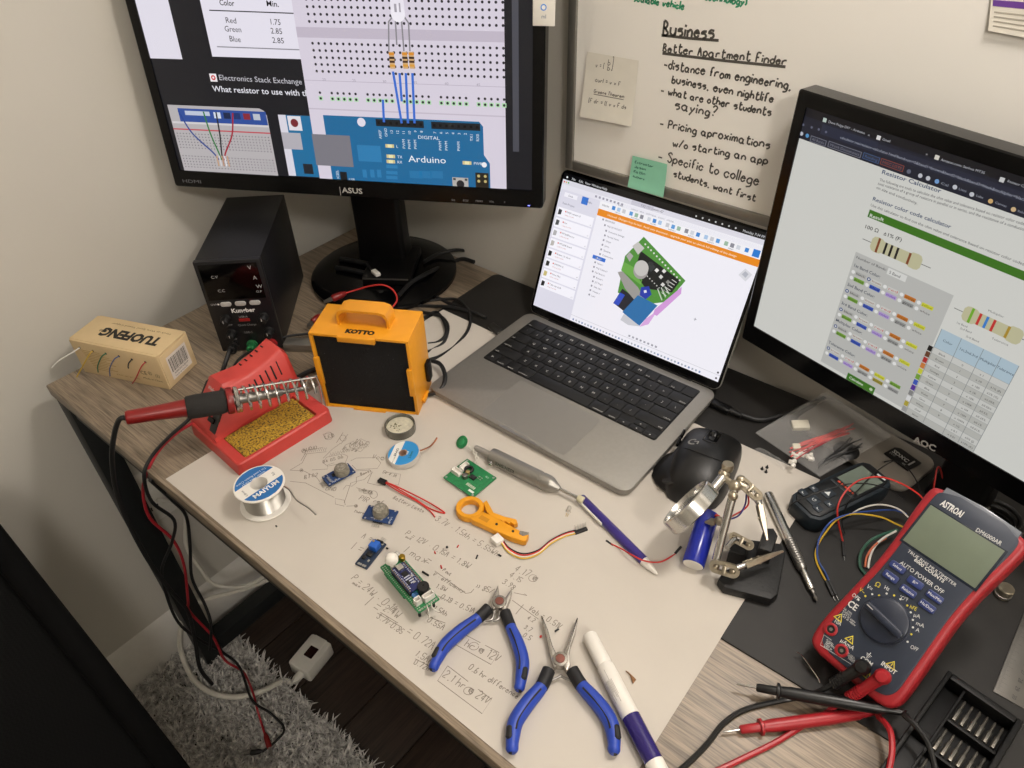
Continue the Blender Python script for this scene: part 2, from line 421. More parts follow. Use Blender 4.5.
MB().box(33, 1567, 8, 40, -52, -19, ch=2).build('front_rail', m_steel, desk)
MB().box(33, 1567, 566, 598, -52, -19, ch=2).build('back_rail', m_steel, desk)
MB().box(33, 1567, 566, 598, FZ + 150, FZ + 190, ch=2).build('stretcher', m_steel, desk)

# ------------------------------------------------------------------ office chair at the lower left
m_mesh, nt, bs = nodes_of('black_chair_mesh')
tc = nt.nodes.new('ShaderNodeTexCoord'); ck = nt.nodes.new('ShaderNodeTexChecker'); ck.inputs['Scale'].default_value = 420
ck.inputs['Color1'].default_value = (0.0012, 0.0012, 0.0012, 1); ck.inputs['Color2'].default_value = (0.0035, 0.0035, 0.0035, 1)
nt.links.new(tc.outputs['Object'], ck.inputs['Vector']); nt.links.new(ck.outputs['Color'], bs.inputs['Base Color']); bs.inputs['Roughness'].default_value = 0.9; bs.inputs['Specular IOR Level'].default_value = 0.15
chair = thing('office_chair', 'black mesh office chair at the lower left in front of the desk', 'chair', (520, -370, FZ + 9))
DZ = -FZ - 9
prof = [(150, -4), (174, -24), (232, -100), (290, -172), (343, -260), (390, -350), (400, -400)]
prof = [(p.x - 520, p.z + DZ) for p in smooth_path([(x, 0, z) for x, z in prof], 4)]
def sheet(y0, y1, th, dx=0.0, i0=0, i1=None):
    P = prof[i0:i1]; rings = []
    for i, (x, z) in enumerate(P):
        a = P[max(0, i - 1)]; b_ = P[min(len(P) - 1, i + 1)]; d = Vector((b_[0] - a[0], b_[1] - a[1])).normalized(); n = Vector((d.y, -d.x)) * th
        x += dx
        rings.append([(x, y0, z), (x, y1, z), (x - n.x * -1 if False else x + n.x, y1, z + n.y), (x + n.x, y0, z + n.y)])
    return MB().loft(rings)
sheet(-205, 205, 5, -6, 1, -1).build('backrest', m_mesh, chair)
m_cframe = mat('chair_frame', '060606', 0.95, var=0.1, spec=0.15)
fr = [(x, 208, z) for x, z in prof]; fr2 = [(x, -208, z) for x, z in prof]
MB().tube(fr + fr2[::-1], 15, 10, 1, True).build('back_frame', m_cframe, chair)
MB().slab(420, 430, 60, 60, 22, T(170, 0, 390)).build('seat', mat('black_seat_cloth', '111112', 0.9, var=0.2), chair)
MB().rod((-110, 0, 340), (60, 0, 400), 28, 28, 12).build('back_bracket', m_cframe, chair)
MB().cyl(26, 90, 410, T(100, 0, 0), 16).build('column', m_cframe, chair)
for k in range(5):
    a = R(72 * k + 20); e = (100 + 290 * math.cos(a), 290 * math.sin(a))
    MB().rod((100, 0, 100), (e[0], e[1], 72), 24, 16, 8).build('base_arm', m_cframe, chair)
    MB().cyl(28, -12, 12, T(e[0], e[1], 30, 90, 0, 30), 16).build('caster', m_cframe, chair)
# ================================================================== panels: lit screens standing over the desk
class Panel:
    """a flat panel: a = its lower left corner, b = its lower right corner, leaning back by tilt degrees"""
    def __init__(s, a, b, tilt, base):
        s.a = Vector(a); s.U = (Vector(b) - s.a).normalized(); s.W = (Vector(b) - s.a).length
        back = Vector((-s.U.y, s.U.x, 0)).normalized()
        s.V = Vector((0, 0, 1)) * math.cos(R(tilt)) + back * math.sin(R(tilt)); s.F = s.U.cross(s.V)
        m = Matrix.Identity(4)
        for i in range(3): m[i][0], m[i][1], m[i][2], m[i][3] = s.U[i], s.V[i], s.F[i], s.a[i] - base[i]
        s.m = m
    def uv(s, px, py):
        p = on_plane(px, py, s.a, s.F) - s.a; return (p.dot(s.U), p.dot(s.V))
    def pt(s, u, v, w=0.0): return s.m @ Vector((u, v, w))
    def canvas(s, w): return Canvas(lambda u, v, z: s.m @ Vector((u, v, w + z)), eps=0.05, lift=0.1)
def zoomed(ox, oy, k): return lambda x, y: (ox + x / k, oy + y / k)
def ptext(c, uv, t, p0, p1, cap, col, layer=3, bold=0.0):
    """printed words whose baseline runs from p0 to p1"""
    a, b = Vector(uv(*p0)), Vector(uv(*p1)); h = (Vector(uv(p0[0], p0[1] - cap)) - a).length
    d = b - a; c.text(t, a.x, a.y, h / 0.72, col, layer, ang=math.degrees(math.atan2(d.y, d.x)), bold=bold, fit=d.length)
def bezel_rings(W, H, l, r, b, t, depth, rad=4, in_d=2.0):
    """outer and inner outlines of a frame lofted round: back rim, front rim, inner rim, recessed inner rim"""
    o = [(x + W / 2, y + H / 2) for x, y in rrect(W, H, rad, 3)]
    iw, ih = W - l - r, H - b - t
    n = [(x + l + iw / 2, y + b + ih / 2) for x, y in rrect(iw, ih, 0.6, 3)]
    return [[(x, y, -depth) for x, y in o], [(x, y, -1.5) for x, y in o], [(x, y, 0) for x, y in offset(o, 1.5)], [(x, y, 0) for x, y in n], [(x, y, -in_d) for x, y in n]]
m_gloss = mat('glossy_black_plastic', '060607', 0.18, var=0.1, spec=0.3)
m_satin = mat('satin_black_plastic', '080809', 0.36, var=0.1, spec=0.35)
m_screen = print_mat('lit_screen', 0.92, 0.25)
m_screen2 = print_mat('lit_screen_dimmer', 0.72, 0.4)
m_print = print_mat('print', 0, 0.6)
m_printg = print_mat('glossy_print', 0, 0.3)

# ------------------------------------------------------------------ left monitor
mb_ = (168, 491, 0)
mon = thing('monitor', 'black glossy monitor at the left showing a breadboard diagram, on a round stand', 'monitor', mb_)
A = Panel(at(175.2, 186.3, 190), at(542.8, 208.8, 190), 5.4, mb_)
W1, H1 = A.W, 330.0
rg = bezel_rings(W1, H1, 14, 15, 24, 16, 26)
MB().loft(rg, A.m, True, False).build('bezel', m_gloss, mon)
q = MB(); bw, bh = W1 - 60, H1 - 50
q.loft([[(x + W1 / 2, y + H1 / 2, -26.5) for x, y in rrect(bw, bh, 20)], [(x + W1 / 2, y + H1 / 2, -40) for x, y in rrect(bw - 60, bh - 60, 30)]], A.m); q.build('back_cover', m_satin, mon)
c = A.canvas(-1.8); uv = A.uv
u0, u1, v0, v1 = 14, W1 - 15, 24, H1 - 16
def span(p): return uv(*p)
c.rect(u0, v0, u1, v1, '14151d')
Z6 = zoomed(120, 0, 3.838); Z7 = zoomed(320, 0, 3.658); Z1 = zoomed(120, 0, 2.327)
imgx = uv(319.0, 176)[0]; imgr = uv(506.2, 180)[0]
a = uv(*Z6(125, 225)); b = uv(*Z6(237, 228)); c.rect(u0, a[1], b[0], v1, 'e6e2ee', 1)
a = uv(*Z6(352, 218)); c.rect(a[0], a[1], imgx + 1, v1, 'eae6f2', 1)
for t_, p, q_, cp in (('Color', (380, 20), (438, 24), 22), ('Min.', (560, 24), (608, 27), 22), ('Red', (403, 88), (445, 91), 22), ('1.75', (572, 94), (615, 97), 22), ('Green', (400, 121), (464, 125), 22), ('2.85', (577, 129), (621, 132), 22), ('Blue', (418, 159), (462, 163), 22), ('2.85', (583, 165), (628, 168), 22)):
    ptext(c, uv, t_, Z6(*p), Z6(*q_), cp / 3.838, '16161c', 3, 0.012 if t_ in ('Color', 'Min.') else 0)
c.line([uv(*Z6(340, 40)), uv(*Z6(668, 52))], 1.3, '2a2a30', 3); c.line([uv(*Z6(370, 180)), uv(*Z6(688, 192))], 1.3, '8a8890', 3)
a = uv(*Z6(356, 299)); c.rect(a[0] - 5, a[1] - 5, a[0] + 5, a[1] + 5, 'f4eef2', 3); c.disc(a[0], a[1], 3.2, 'd2333a', 4); c.disc(a[0], a[1], 1.4, 'f4eef2', 5)
ptext(c, uv, 'Electronics Stack Exchange', Z6(378, 308), Z6(697, 325), 5.4, 'c9c8d0', 3)
ptext(c, uv, 'What resistor to use with the', Z6(355, 352), Z6(740, 371), 5.8, 'e8e8f0', 3, 0.01)
# small breadboard photograph
pl_, pr_, pb_, pt_ = uv(183.8, 170.7)[0], uv(277.0, 172)[0], uv(183.8, 170.7)[1], uv(180, 105.5)[1]
c.poly([(pl_ + 0, pb_), (pr_, pb_), (pr_, pt_ - 9), (pr_ - 3, pt_ - 3), (pr_ - 9, pt_), (pl_, pt_)], 'b9b4b6', 1)
ph = pt_ - pb_; pwid = pr_ - pl_
c.rect(pl_ + 14, pt_ - ph * .25, pr_ - 1, pt_ - 4, '2d4f9c', 2); c.rect(pl_ + 24, pt_ - ph * .14, pl_ + pwid * .42, pt_ - 7, 'c3cbdd', 3); c.rect(pl_ + 1, pt_ - ph * .27, pr_, pt_ - ph * .24, 'd6d2d4', 3)
for k in range(5): c.rect(pl_ + pwid * (.46 + .1 * k), pt_ - ph * .17, pl_ + pwid * (.53 + .1 * k), pt_ - ph * .08, ('d8e0ee', '16254a', '20356e', '8a2a3a', 'c0c6d0')[k], 3)
c.rect(pl_, pt_ - ph * .365, pr_, pt_ - ph * .345, 'c4505a', 3)
for r_ in range(13):
    yy = pt_ - ph * (.42 + .043 * r_)
    if r_ in (6, 7): continue
    for k in range(30): c.rect(pl_ + 4 + k * (pwid - 8) / 29 - .7, yy - .7, pl_ + 4 + k * (pwid - 8) / 29 + .7, yy + .7, '55505a', 3)
cx, cy = pl_ + pwid * .44, pb_ + ph * .2
for dx0, dx1, cc in ((-.34, -.06, '23418f'), (-.08, -.02, '2c7a3e'), (.02, .05, '1a1a20'), (.12, .22, 'a32438')):
    s_ = cx + pwid * (dx1 if cc in ('1a1a20', 'a32438') else dx0); st = [(s_, pt_ - ph * .08, 0), (s_ + (cx - s_) * .25, pt_ - ph * .4, 0), (cx + (s_ - cx) * .25, cy + ph * .12, 0), (cx + (s_ - cx) * .1, cy, 0)]
    c.line([tuple(q)[:2] for q in smooth_path(st, 6)], 2.2, cc, 5)
for k in range(5): c.rect(cx - 8 + 4 * k, cy - 9, cx - 6 + 4 * k, cy + 6, ('c9a27c', 'd8d4d8', 'b88a6a', 'e4e0e6', 'c89c78')[k], 6)
# second picture: edge of a teal board
sl, sb, sr, stp = uv(288.4, 175.9)[0], uv(288.4, 175.9)[1], imgx + 1, uv(279, 115)[1]
c.rect(sl, sb, sr, stp, 'dedbe6', 1); c.rect(sl + 11, sb, sr, stp, '1f6f9f', 2); c.rect(sl, sb + (stp - sb) * .45, sl + 28, sb + (stp - sb) * .72, 'b6b2ba', 3)
c.rect(sl + 13, stp - 20, sl + 32, stp - 1, 'e6e2e8', 3); c.disc(sl + 22, stp - 10, 5.5, '7a2a32', 4); c.rect(sl + 24, sb + 4, sl + 38, sb + 18, '20242c', 3)
# breadboard diagram
c.rect(imgx, v0, imgr, v1, 'dcd4e2', 6)
pit = (uv(*Z7(670, 178))[0] - uv(*Z7(16, 160))[0]) / 28
rowu = uv(*Z7(16, 160))[0] - pit * 0
rp = (uv(16 / 3.658 + 320, 160 / 3.658)[1] - uv(16 / 3.658 + 320, 262 / 3.658)[1]) / 4
def holes(v, green=False, grp=False):
    k = -1
    for i in range(-2, 29):
        if grp and i % 6 == 5: continue
        u = rowu + i * pit
        if u < imgx + 1 or u > imgr - 1: continue
        if green: c.rect(u - 2.8, v - 2.6, u + 2.8, v + 2.6, 'b4e0b4', 7)
        c.disc(u, v, 1.75, '2b2930', 8, 8)
t0 = uv(*Z7(16, 160))[1]
for k in range(5): holes(t0 - k * rp)
t1 = uv(*Z7(5, 80))[1]
for k in range(8): holes(t1 + k * rp)
g_ = uv(*Z7(0, 120))[1]; c.rect(imgx, g_ - 6, imgr, g_ + 6, 'c6bccb', 7)
r1 = uv(*Z7(5, 340))[1]; holes(r1, False, True); holes(r1 - rp * .86, True, True)
c.rect(imgx, uv(*Z7(0, 297))[1], imgr, uv(*Z7(0, 297))[1] + .8, 'c2b8c8', 7); c.rect(imgx, r1 - rp * 2.4, imgr, r1 - rp * 2.6, 'c9bfce', 7)
for k, n_ in enumerate(('20', '25', '30', '35', '40', '45')): c.text(n_, rowu - pit + k * pit * 5, t0 - rp * 5.4, 5, 'a79fae', 8, 'c')
bt = uv(*Z7(15, 422))[1]; bl_ = uv(*Z7(30, 560))[0]; br_ = uv(*Z7(622, 650))[0]; br2 = uv(*Z7(598, 540))[0]
vv = lambda x, y: uv(*Z7(x, y))
c.poly([(bl_, v0), (br_, v0), (br_, vv(622, 600)[1]), (br2, vv(600, 568)[1]), (br2, bt - 6), (br2 - 5, bt), (bl_, bt)], '1d6a9c', 9)
a, b = uv(316.2, 165.4), uv(349.5, 137.5); c.rect(a[0], a[1], b[0], b[1] + 2, '7d7b84', 10)
a = vv(150, 448); c.disc(a[0], a[1], 5.8, 'e6e0ec', 10, 18)
a = vv(178, 560); c.rect(a[0] - 16, a[1] - 12, a[0] + 17, a[1] + 10, '2f7fb4', 10)
for x_ in (162, 190, 215): a = vv(x_, 632); c.rect(a[0] - 3, a[1] - 7, a[0] + 3, a[1] + 4, '2f7fb4', 10)
for y_ in (610, 632, 650): a = vv(262, y_); c.rect(a[0] - 8, a[1] - 2.5, a[0] + 8, a[1] + 2, '2f7fb4', 10)
for x_ in (350, 385, 425): a = vv(x_, 640); c.rect(a[0] - 9, a[1] - 5, a[0] + 9, a[1] + 5, '2877ab', 10)
h0, h1, h2, h3 = vv(203, 449), vv(378, 449), vv(406, 459), vv(585, 459)
for (xa, xb, n_) in ((h0, h1, 8), (h2, h3, 8)):
    c.rect(xa[0], xa[1] - 4.5, xb[0], xa[1] + 4.5, '1c2026', 10)
    for k in range(n_): u = xa[0] + (k + .5) * (xb[0] - xa[0]) / n_; c.rect(u - 1.6, xa[1] - 1.6, u + 1.6, xa[1] + 1.6, '050506', 11)
labs = ['AREF', 'GND', '13', '12', '11', '10', '9', '8']
for k, s_ in enumerate(labs): u = h0[0] + (k + .5) * (h1[0] - h0[0]) / 8; c.text(s_, u + 2, h0[1] - 7 - (14 if len(s_) > 3 else 11 if len(s_) > 2 else 7 if len(s_) > 1 else 3.5), 5.2, 'e6eef6', 11, ang=90)
for k, s_ in enumerate(['7', '6', '5', '4', '3', '2', 'TX1', 'RX0']): u = h2[0] + (k + .5) * (h3[0] - h2[0]) / 8; c.text(s_, u + 2, h2[1] - 7 - (11 if len(s_) > 1 else 3.5), 5.2, 'e6eef6', 11, ang=90)
for x_, y_ in ((312, 545), (332, 547), (354, 547), (445, 552), (467, 552), (512, 554)): a = vv(x_, y_); c.text('PWM', a[0], a[1], 5.4, 'e6eef6', 11, ang=90)
ptext(c, uv, 'DIGITAL', Z7(357, 508), Z7(437, 513), 3.4, 'e6eef6', 11)
ptext(c, uv, 'Arduino', Z7(323, 593), Z7(460, 599), 6.6, 'f0f4f8', 11)
for x_, y_, s_ in ((254, 535, 'L'), (258, 573, 'TX'), (258, 592, 'RX'), (537, 597, 'PWR')):
    a = vv(x_, y_); c.rect(a[0] - 6, a[1] - 2.3, a[0] + 6, a[1] + 2.3, 'd8c890', 10); c.rect(a[0] - 3, a[1] - 2.3, a[0] + 3, a[1] + 2.3, 'f0e6b0', 11); c.text(s_, a[0] + 9, a[1] - 2, 5.4, 'e6eef6', 11)
a = vv(600, 604); c.disc(a[0], a[1], 3.6, 'f0f0f4', 12)
a = vv(513, 672); c.rect(a[0] - 11, v0, a[0] + 11, a[1] + 8, 'b9b4ae', 11); c.disc(a[0], a[1] - 1, 5.5, '26262a', 12); 
for sx in (-8, 8): c.rect(a[0] + sx - 1.8, a[1] + 4, a[0] + sx + 1.8, a[1] + 7, '45444a', 12)
a = vv(592, 655); c.rect(a[0] - 9, v0, a[0] + 9, a[1] + 8, '241f18', 11)
for sx in (-4.5, 4.5):
    for sy in (-3.5, 3.5): c.disc(a[0] + sx, a[1] + sy, 2.1, 'c9b878', 12, 8)
a = vv(85, 640); c.rect(a[0] - 5, v0, a[0] + 5, a[1] + 4, '15171c', 11); c.text('USB', a[0] + 7, a[1] - 8, 5, 'e6eef6', 11); c.text('ICSEL', a[0] - 7, v0 + 1, 5, 'e6eef6', 11, ang=90)
for (xt, yt, xb, yb) in ((266, 262, 298, 452), (290, 268, 298, 372), (313, 268, 321, 452), (337, 268, 345, 452), (229, 365, 233, 448)):
    c.line([vv(xt, yt), vv(xb, yb)], 3.2, '3a6fd2', 13)
for xr in (261, 309, 333):
    a, b = vv(xr, 190), vv(xr + 3, 252); um = (a[0] + b[0]) / 2
    c.rect(um - 3.3, b[1], um + 3.3, a[1], 'd6ac78', 14)
    for k, cc in enumerate(('e0902c', '3a2a20', '4a3020', 'e0a040')): v = a[1] - (a[1] - b[1]) * (.12 + .23 * k); c.rect(um - 3.5, v - 1.4, um + 3.5, v + 1.2, cc, 15)
for P_ in (((251, 188), (250, 80), (266, 60)), ((280, 165), (274, 60)), ((306, 188), (296, 60)), ((328, 188), (323, 85), (306, 60))):
    c.line([vv(*p) for p in P_], 1.9, '8d8a90', 13)
a = vv(282, 28); c.poly([(a[0] - 9, a[1] - 8), (a[0] + 9, a[1] - 8), (a[0] + 8, a[1] + 16), (a[0] - 8, a[1] + 16)], 'efeaf4', 14); c.disc(a[0], a[1] - 7, 9, 'f6f2fa', 14, 16)
c.rect(a[0] - 4, a[1] - 5, a[0] - 1, a[1] + 4, 'a9a4ae', 15); c.rect(a[0] + 2, a[1] - 5, a[0] + 4, a[1] + 5, 'a9a4ae', 15)
a = uv(515.5, 100); c.rect(a[0] - 4, uv(515, 152)[1], a[0] + 4, v1, '4a4b54', 3)
c.build('screen_picture', m_screen, mon)
c = A.canvas(0.05)
ptext(c, uv, 'HDMI', Z6(240, 700), Z6(312, 704), 3.2, '77777c', 0)
for k, x_ in enumerate((488, 533, 582, 628, 675)): a = uv(*Z7(x_, 732 + k * 2)); c.text(('S/A', 'ECO', 'MENU', 'VOL', 'II')[k], a[0], a[1] - 1, 3.6, '8a8a8e', 0, 'c')
ptext(c, uv, 'ASUS', Z7(82, 704), Z7(156, 709), 5.2, 'b9b8b4', 0, 0.02)
a = uv(*Z7(75, 706)); c.line([(a[0], a[1] - 4), (a[0], a[1] + 9)], 0.8, 'b9b8b4', 0)
c.build('lettering', m_printg, mon)
a = uv(*Z7(764, 752)); q = MB(); q.slab(3.2, 1.2, 0.4, 0.5, 0.1, A.m @ T(a[0], a[1], 0)); mbl = nodes_of('power_led_blue'); mbl[2].inputs['Emission Color'].default_value = (0.05, 0.08, 1, 1); mbl[2].inputs['Emission Strength'].default_value = 3.0
q.build('power_led', mbl[0], mon)
sb_ = T(0, 0, 0)
MB().lathe([(116, 0), (120, 2), (120, 8), (114, 12), (70, 16), (0.1, 17)], 64).build('stand_base', m_gloss, mon)
yaw1 = math.degrees(math.atan2(A.U.y, A.U.x))
MB().loft([[(x, y, z) for x, y in rrect(w_, d_, 8)] for z, w_, d_ in ((14, 84, 46), (60, 80, 40), (250, 80, 36), (330, 78, 34))], T(-16, 22, 0, rz=yaw1)).build('stand_column', m_satin, mon)
a = A.pt(W1 / 2, 130, -41); MB().slab(110, 110, 26, 8, 3, A.m @ T(W1 / 2 , 140, -66)).build('mount', m_satin, mon)
# small white clip-on card at the monitor's right bezel
cu0 = A.uv(533, 20); cu1 = A.uv(555, 26)
t = thing('bezel_card', 'small white card with a blue ring stuck on the left monitor right bezel', 'card', A.a + A.U * cu0[0] + A.V * cu1[1])
mm = Matrix.Translation(-Vector(t.location) * 1000 + Vector((0, 0, DESK))) @ Matrix.Translation(Vector(mb_)) @ A.m
ww = cu1[0] - cu0[0]
MB().box(cu0[0], cu1[0], cu1[1], cu1[1] + 75, 0.3, 3.0, mm, 0.8).build('card', mat('white_card', 'e8e4da', 0.4, var=0.02), t)
c = Canvas(lambda u, v, z: mm @ Vector((u, v, 3.0 + z)))
a = A.uv(544, 7); c.disc(a[0], a[1], 3.6, '4a8fe0', 1); c.disc(a[0], a[1], 2.3, 'e8e4da', 2); a = A.uv(544, 18); c.text('ml', a[0], a[1], 6, '6a7a90', 1, 'c')
c.build('print', m_print, t)

# ------------------------------------------------------------------ right monitor
B_bl, B_br = at(741, 338, 85), at(1024, 507.5, 85)
dirB = (B_br - B_bl).normalized(); B_br = B_bl + dirB * 500
mb2 = (1000, 545, 2.2)
mon2 = thing('monitor', 'black monitor at the right showing the resistor calculator page', 'monitor', mb2)
Bp = Panel(B_bl, B_br, 1.6, mb2); W2, H2 = 500.0, 306.0
MB().loft(bezel_rings(W2, H2, 13, 13, 25, 15, 24, 3), Bp.m, True, False).build('bezel', m_gloss, mon2)
MB().loft([[(x + W2 / 2, y + H2 / 2, -24.2) for x, y in rrect(W2 - 30, H2 - 24, 12)], [(x + W2 / 2, y + H2 / 2 , -33) for x, y in rrect(W2 - 90, H2 - 70, 26)]], Bp.m).build('back_cover', m_satin, mon2)
c = Bp.canvas(-1.8); uv = Bp.uv
u0, u1, v0, v1 = 13, W2 - 13, 25, H2 - 15
ZA = zoomed(760, 60, 3.841); ZB = zoomed(780, 200, 3.492); ZC = zoomed(860, 300, 3.4939)
c.rect(u0, v0, u1, v1, 'e4e4de')
vb = uv(*ZA(140, 299))[1]
c.rect(u0, vb, u1, v1, '1c2030', 1); c.rect(u0, v1 - 9, u1, v1, '11121a', 2); vt = uv(*ZA(150, 250))[1]
c.rect(u0 + 22, v1 - 21, u0 + 84, v1 - 11, '2c3145', 2); c.rect(u0 + 26, vb + 11.5, u1, vb + 20, '262a3d', 2)
for p, q_, s_ in (((208, 188), (248, 197), 'Chrome'), ((268, 205), (290, 211), 'File'), ((302, 215), (325, 220), 'Edit'), ((342, 226), (366, 232), 'View'), ((385, 240), (420, 248), 'History'), ((440, 258), (502, 276), 'Bookmarks'), ((522, 288), (568, 300), 'Profiles'), ((585, 306), (606, 312), 'Tab'), ((628, 320), (676, 333), 'Window'), ((695, 345), (722, 353), 'Help')):
    ptext(c, uv, s_, ZA(*p), ZA(*q_), 2.4, '6d7080', 4)
ptext(c, uv, 'Dave Fidge DIY - Arduino', ZA(258, 242), ZA(398, 287), 2.6, 'c6c8d0', 4); ptext(c, uv, 'x', ZA(410, 292), ZA(418, 294), 2.4, 'c6c8d0', 4)
ptext(c, uv, 'Gmail', ZA(465, 310), ZA(495, 318), 2.6, 'c6c8d0', 4); ptext(c, uv, 'x', ZA(632, 366), ZA(640, 368), 2.4, 'c6c8d0', 4)
ptext(c, uv, 'Amazon.com: Sanhua MT35', ZA(690, 388), ZA(858, 440), 2.6, 'c6c8d0', 4); ptext(c, uv, 'Resistor Calculator', ZA(945, 470), ZA(1060, 508), 2.6, 'c6c8d0', 4)
for x_, y_, cc in ((245, 232, 'c8d8d0'), (452, 300, 'eceaea'), (676, 376, 'e8e4d8'), (926, 462, 'dadada')): a = uv(*ZA(x_, y_)); c.rect(a[0] - 2, a[1] - 2, a[0] + 2, a[1] + 2, cc, 4)
ptext(c, uv, 'calculator.net/resistor-calculator.html?bandnum=5&band1=brown&band2=black&band3=black&multiplier=black', ZA(303, 302), ZA(1016, 545), 2.7, 'aeb2c0', 4)
for x_, y_ in ((163, 250), (195, 260), (222, 268), (250, 278)): a = uv(*ZA(x_, y_)); c.disc(a[0], a[1], 1.3, '70748a', 4, 8)
for x0_, y0_, x1_, y1_, cc, s_ in ((190, 303, 250, 322, '8a8c98', 'All Books'), (258, 325, 385, 365, '8a8c98', 'Work Documents'), (392, 368, 455, 388, '4a6a9a', 'Reading'), (460, 390, 548, 420, 'a0503c', 'MISC LISTS')):
    a, b = uv(*ZA(x0_, y0_)), uv(*ZA(x1_, y1_)); m_ = (a[1] + b[1]) / 2; uu0, uu1 = a[0], b[0]
    c.poly([(uu0 + x, m_ + y) for x, y in ((0, -3), (uu1 - uu0, -3), (uu1 - uu0, 3), (0, 3))], cc, 4); c.poly([(uu0 + x, m_ + y) for x, y in ((.6, -2.5), (uu1 - uu0 - .6, -2.5), (uu1 - uu0 - .6, 2.5), (.6, 2.5))], '2a2e40', 5); c.text(s_, uu0 + 2, m_ - 1.3, 3.6, cc, 6, fit=max(3, uu1 - uu0 - 4))
for x_, y_, cc in ((156, 284, 'c8ccd8'), (178, 292, '5aa0d8'), (568, 430, '6a6e80'), (612, 446, 'd0d2da'), (642, 456, 'd0d2da'), (676, 468, '7aa8e0'), (745, 490, 'd0d2da'), (810, 518, 'd0d2da'), (882, 544, 'e0b878'), (970, 576, 'e0c090')): a = uv(*ZA(x_, y_)); c.disc(a[0], a[1], 2.1, cc, 4, 10)
for p, q_, s_ in (((690, 478), (718, 488), 'Cal'), ((758, 500), (788, 510), 'Lists'), ((825, 525), (852, 535), 'Labs'), ((898, 552), (942, 568), 'Canvas'), ((985, 585), (1030, 600), 'Robotics')): ptext(c, uv, s_, ZA(*p), ZA(*q_), 2.4, 'a4a8b6', 4)
ptext(c, uv, 'Resistor Calculator', ZA(462, 437), ZA(690, 513), 4.2, '24406a', 3, .012); 
c.rect(uv(*ZA(462, 437))[0] - 3, vb, uv(*ZA(690, 513))[0] + 8, vb + .3, '1c2030', 4)
for p, q_, s_ in (((455, 466), (1020, 640), 'The following are tools to calculate the ohm value and tolerance based on resistor color codes,'), ((448, 480), (1015, 660), 'total resistance of a group of resistors in parallel or in series, and the resistance of a conductor'), ((442, 495), (600, 558), 'on size and conductivity.')):
    ptext(c, uv, s_, ZA(*p), ZA(*q_), 2.9, '3a3a40', 3)
ptext(c, uv, 'Resistor color code calculator', ZA(427, 540), ZA(728, 650), 4.0, '24406a', 3, .012)
ptext(c, uv, 'Use this calculator to find out the ohm value and tolerance based on resistor color codes.', ZB(312, 22), ZB(850, 232), 2.8, '3a3a40', 3)
a, b = uv(*ZB(302, 60)), uv(*ZB(308, 33)); c.rect(a[0], a[1], u1 - 90, b[1], '3f7a1e', 3); ptext(c, uv, 'Result', ZB(308, 60), ZB(358, 76), 3.6, 'e6eadf', 4, .015)
ptext(c, uv, '100 \u03a9   \u00b11% (F)', ZB(290, 98), ZB(420, 147), 3.8, '222226', 3, .008)
def resistor(cx, cy, L, bands, lead):
    h = L * .145
    c.line([(cx - L * lead, cy), (cx + L * lead, cy)], .7, '6a6a68', 3)
    c.poly([(cx + x * L, cy + y * h) for x, y in ((-.5, -.55), (-.46, -.95), (-.4, -1.05), (-.3, -1), (-.26, -.8), (.26, -.8), (.3, -1), (.4, -1.05), (.46, -.95), (.5, -.55), (.5, .55), (.46, .95), (.4, 1.05), (.3, 1), (.26, .8), (-.26, .8), (-.3, 1), (-.4, 1.05), (-.46, .95), (-.5, .55))], 'cdc9a4', 4)
    for f_, cc in bands: k = 1.0 if abs(f_) > .29 else .78; c.rect(cx + L * f_ - L * .022, cy - h * k, cx + L * f_ + L * .022, cy + h * k, cc, 5)
a, b = uv(*ZB(315, 150)), uv(*ZB(490, 225)); L_ = b[0] - a[0]
resistor((a[0] + b[0]) / 2, (a[1] + b[1]) / 2, L_, ((-.36, '8a4a2a'), (-.21, '17171a'), (-.1, '17171a'), (.02, '17171a'), (.26, '8a4a2a')), .68)
a, b = uv(*ZB(635, 395)), uv(*ZB(843, 485)); L_ = b[0] - a[0]
resistor((a[0] + b[0]) / 2, (a[1] + b[1]) / 2, L_, ((-.36, '7ab82e'), (-.22, 'd23030'), (-.1, '3a86d8'), (.02, 'd23030'), (.26, 'b8962c')), .66)
for p, q_, s_ in (((722, 390), (778, 414), 'Multiplier'), ((735, 487), (793, 512), 'Tolerance'), ((612, 432), (650, 448), '1st Band'), ((625, 452), (665, 468), '2nd Band'), ((645, 480), (690, 500), '3rd Band')): ptext(c, uv, s_, ZB(*p), ZB(*q_), 2.2, '6a6a6a', 5)
# form panel
a, b = uv(*ZB(262, 182)), uv(*ZB(606, 330)); fv1 = a[1]; fu0, fu1 = a[0], b[0]; fb = uv(*ZB(430, 745))[1]
c.rect(fu0, v0 + 4, fu1, fv1, 'c8c8c4', 3)
ptext(c, uv, 'Number of Bands:', ZB(262, 204), ZB(368, 250), 2.7, '3a3a40', 5); a, b = uv(*ZB(372, 250)), uv(*ZB(438, 278)); c.rect(a[0], a[1] - 3, b[0], a[1] + 4, 'e8e8e4', 5); c.text('5 Band', a[0] + 2, a[1] - 1.4, 4.4, '3a3a40', 6)
pitch_u = uv(*ZB(482, 356))[0] - uv(*ZB(252, 252))[0]
rows = ['1st Band Color:', '2nd Band Color:', '3rd Band Color:', 'Multiplier Color:', 'Tolerance Color:']
tops = [uv(*ZB(252, 252))[1], uv(*ZB(230, 318))[1], uv(*ZB(208, 382))[1], uv(*ZB(188, 440))[1], uv(*ZB(165, 518))[1]]
l1 = [('black', '2a2a2a', None), ('brown', 'd9d9d4', '8a4a2a'), ('red', 'd9d9d4', 'c83a3a'), ('orange', 'd07a28', '5a3a10'), ('yellow', 'dede3a', '6a6a20')]
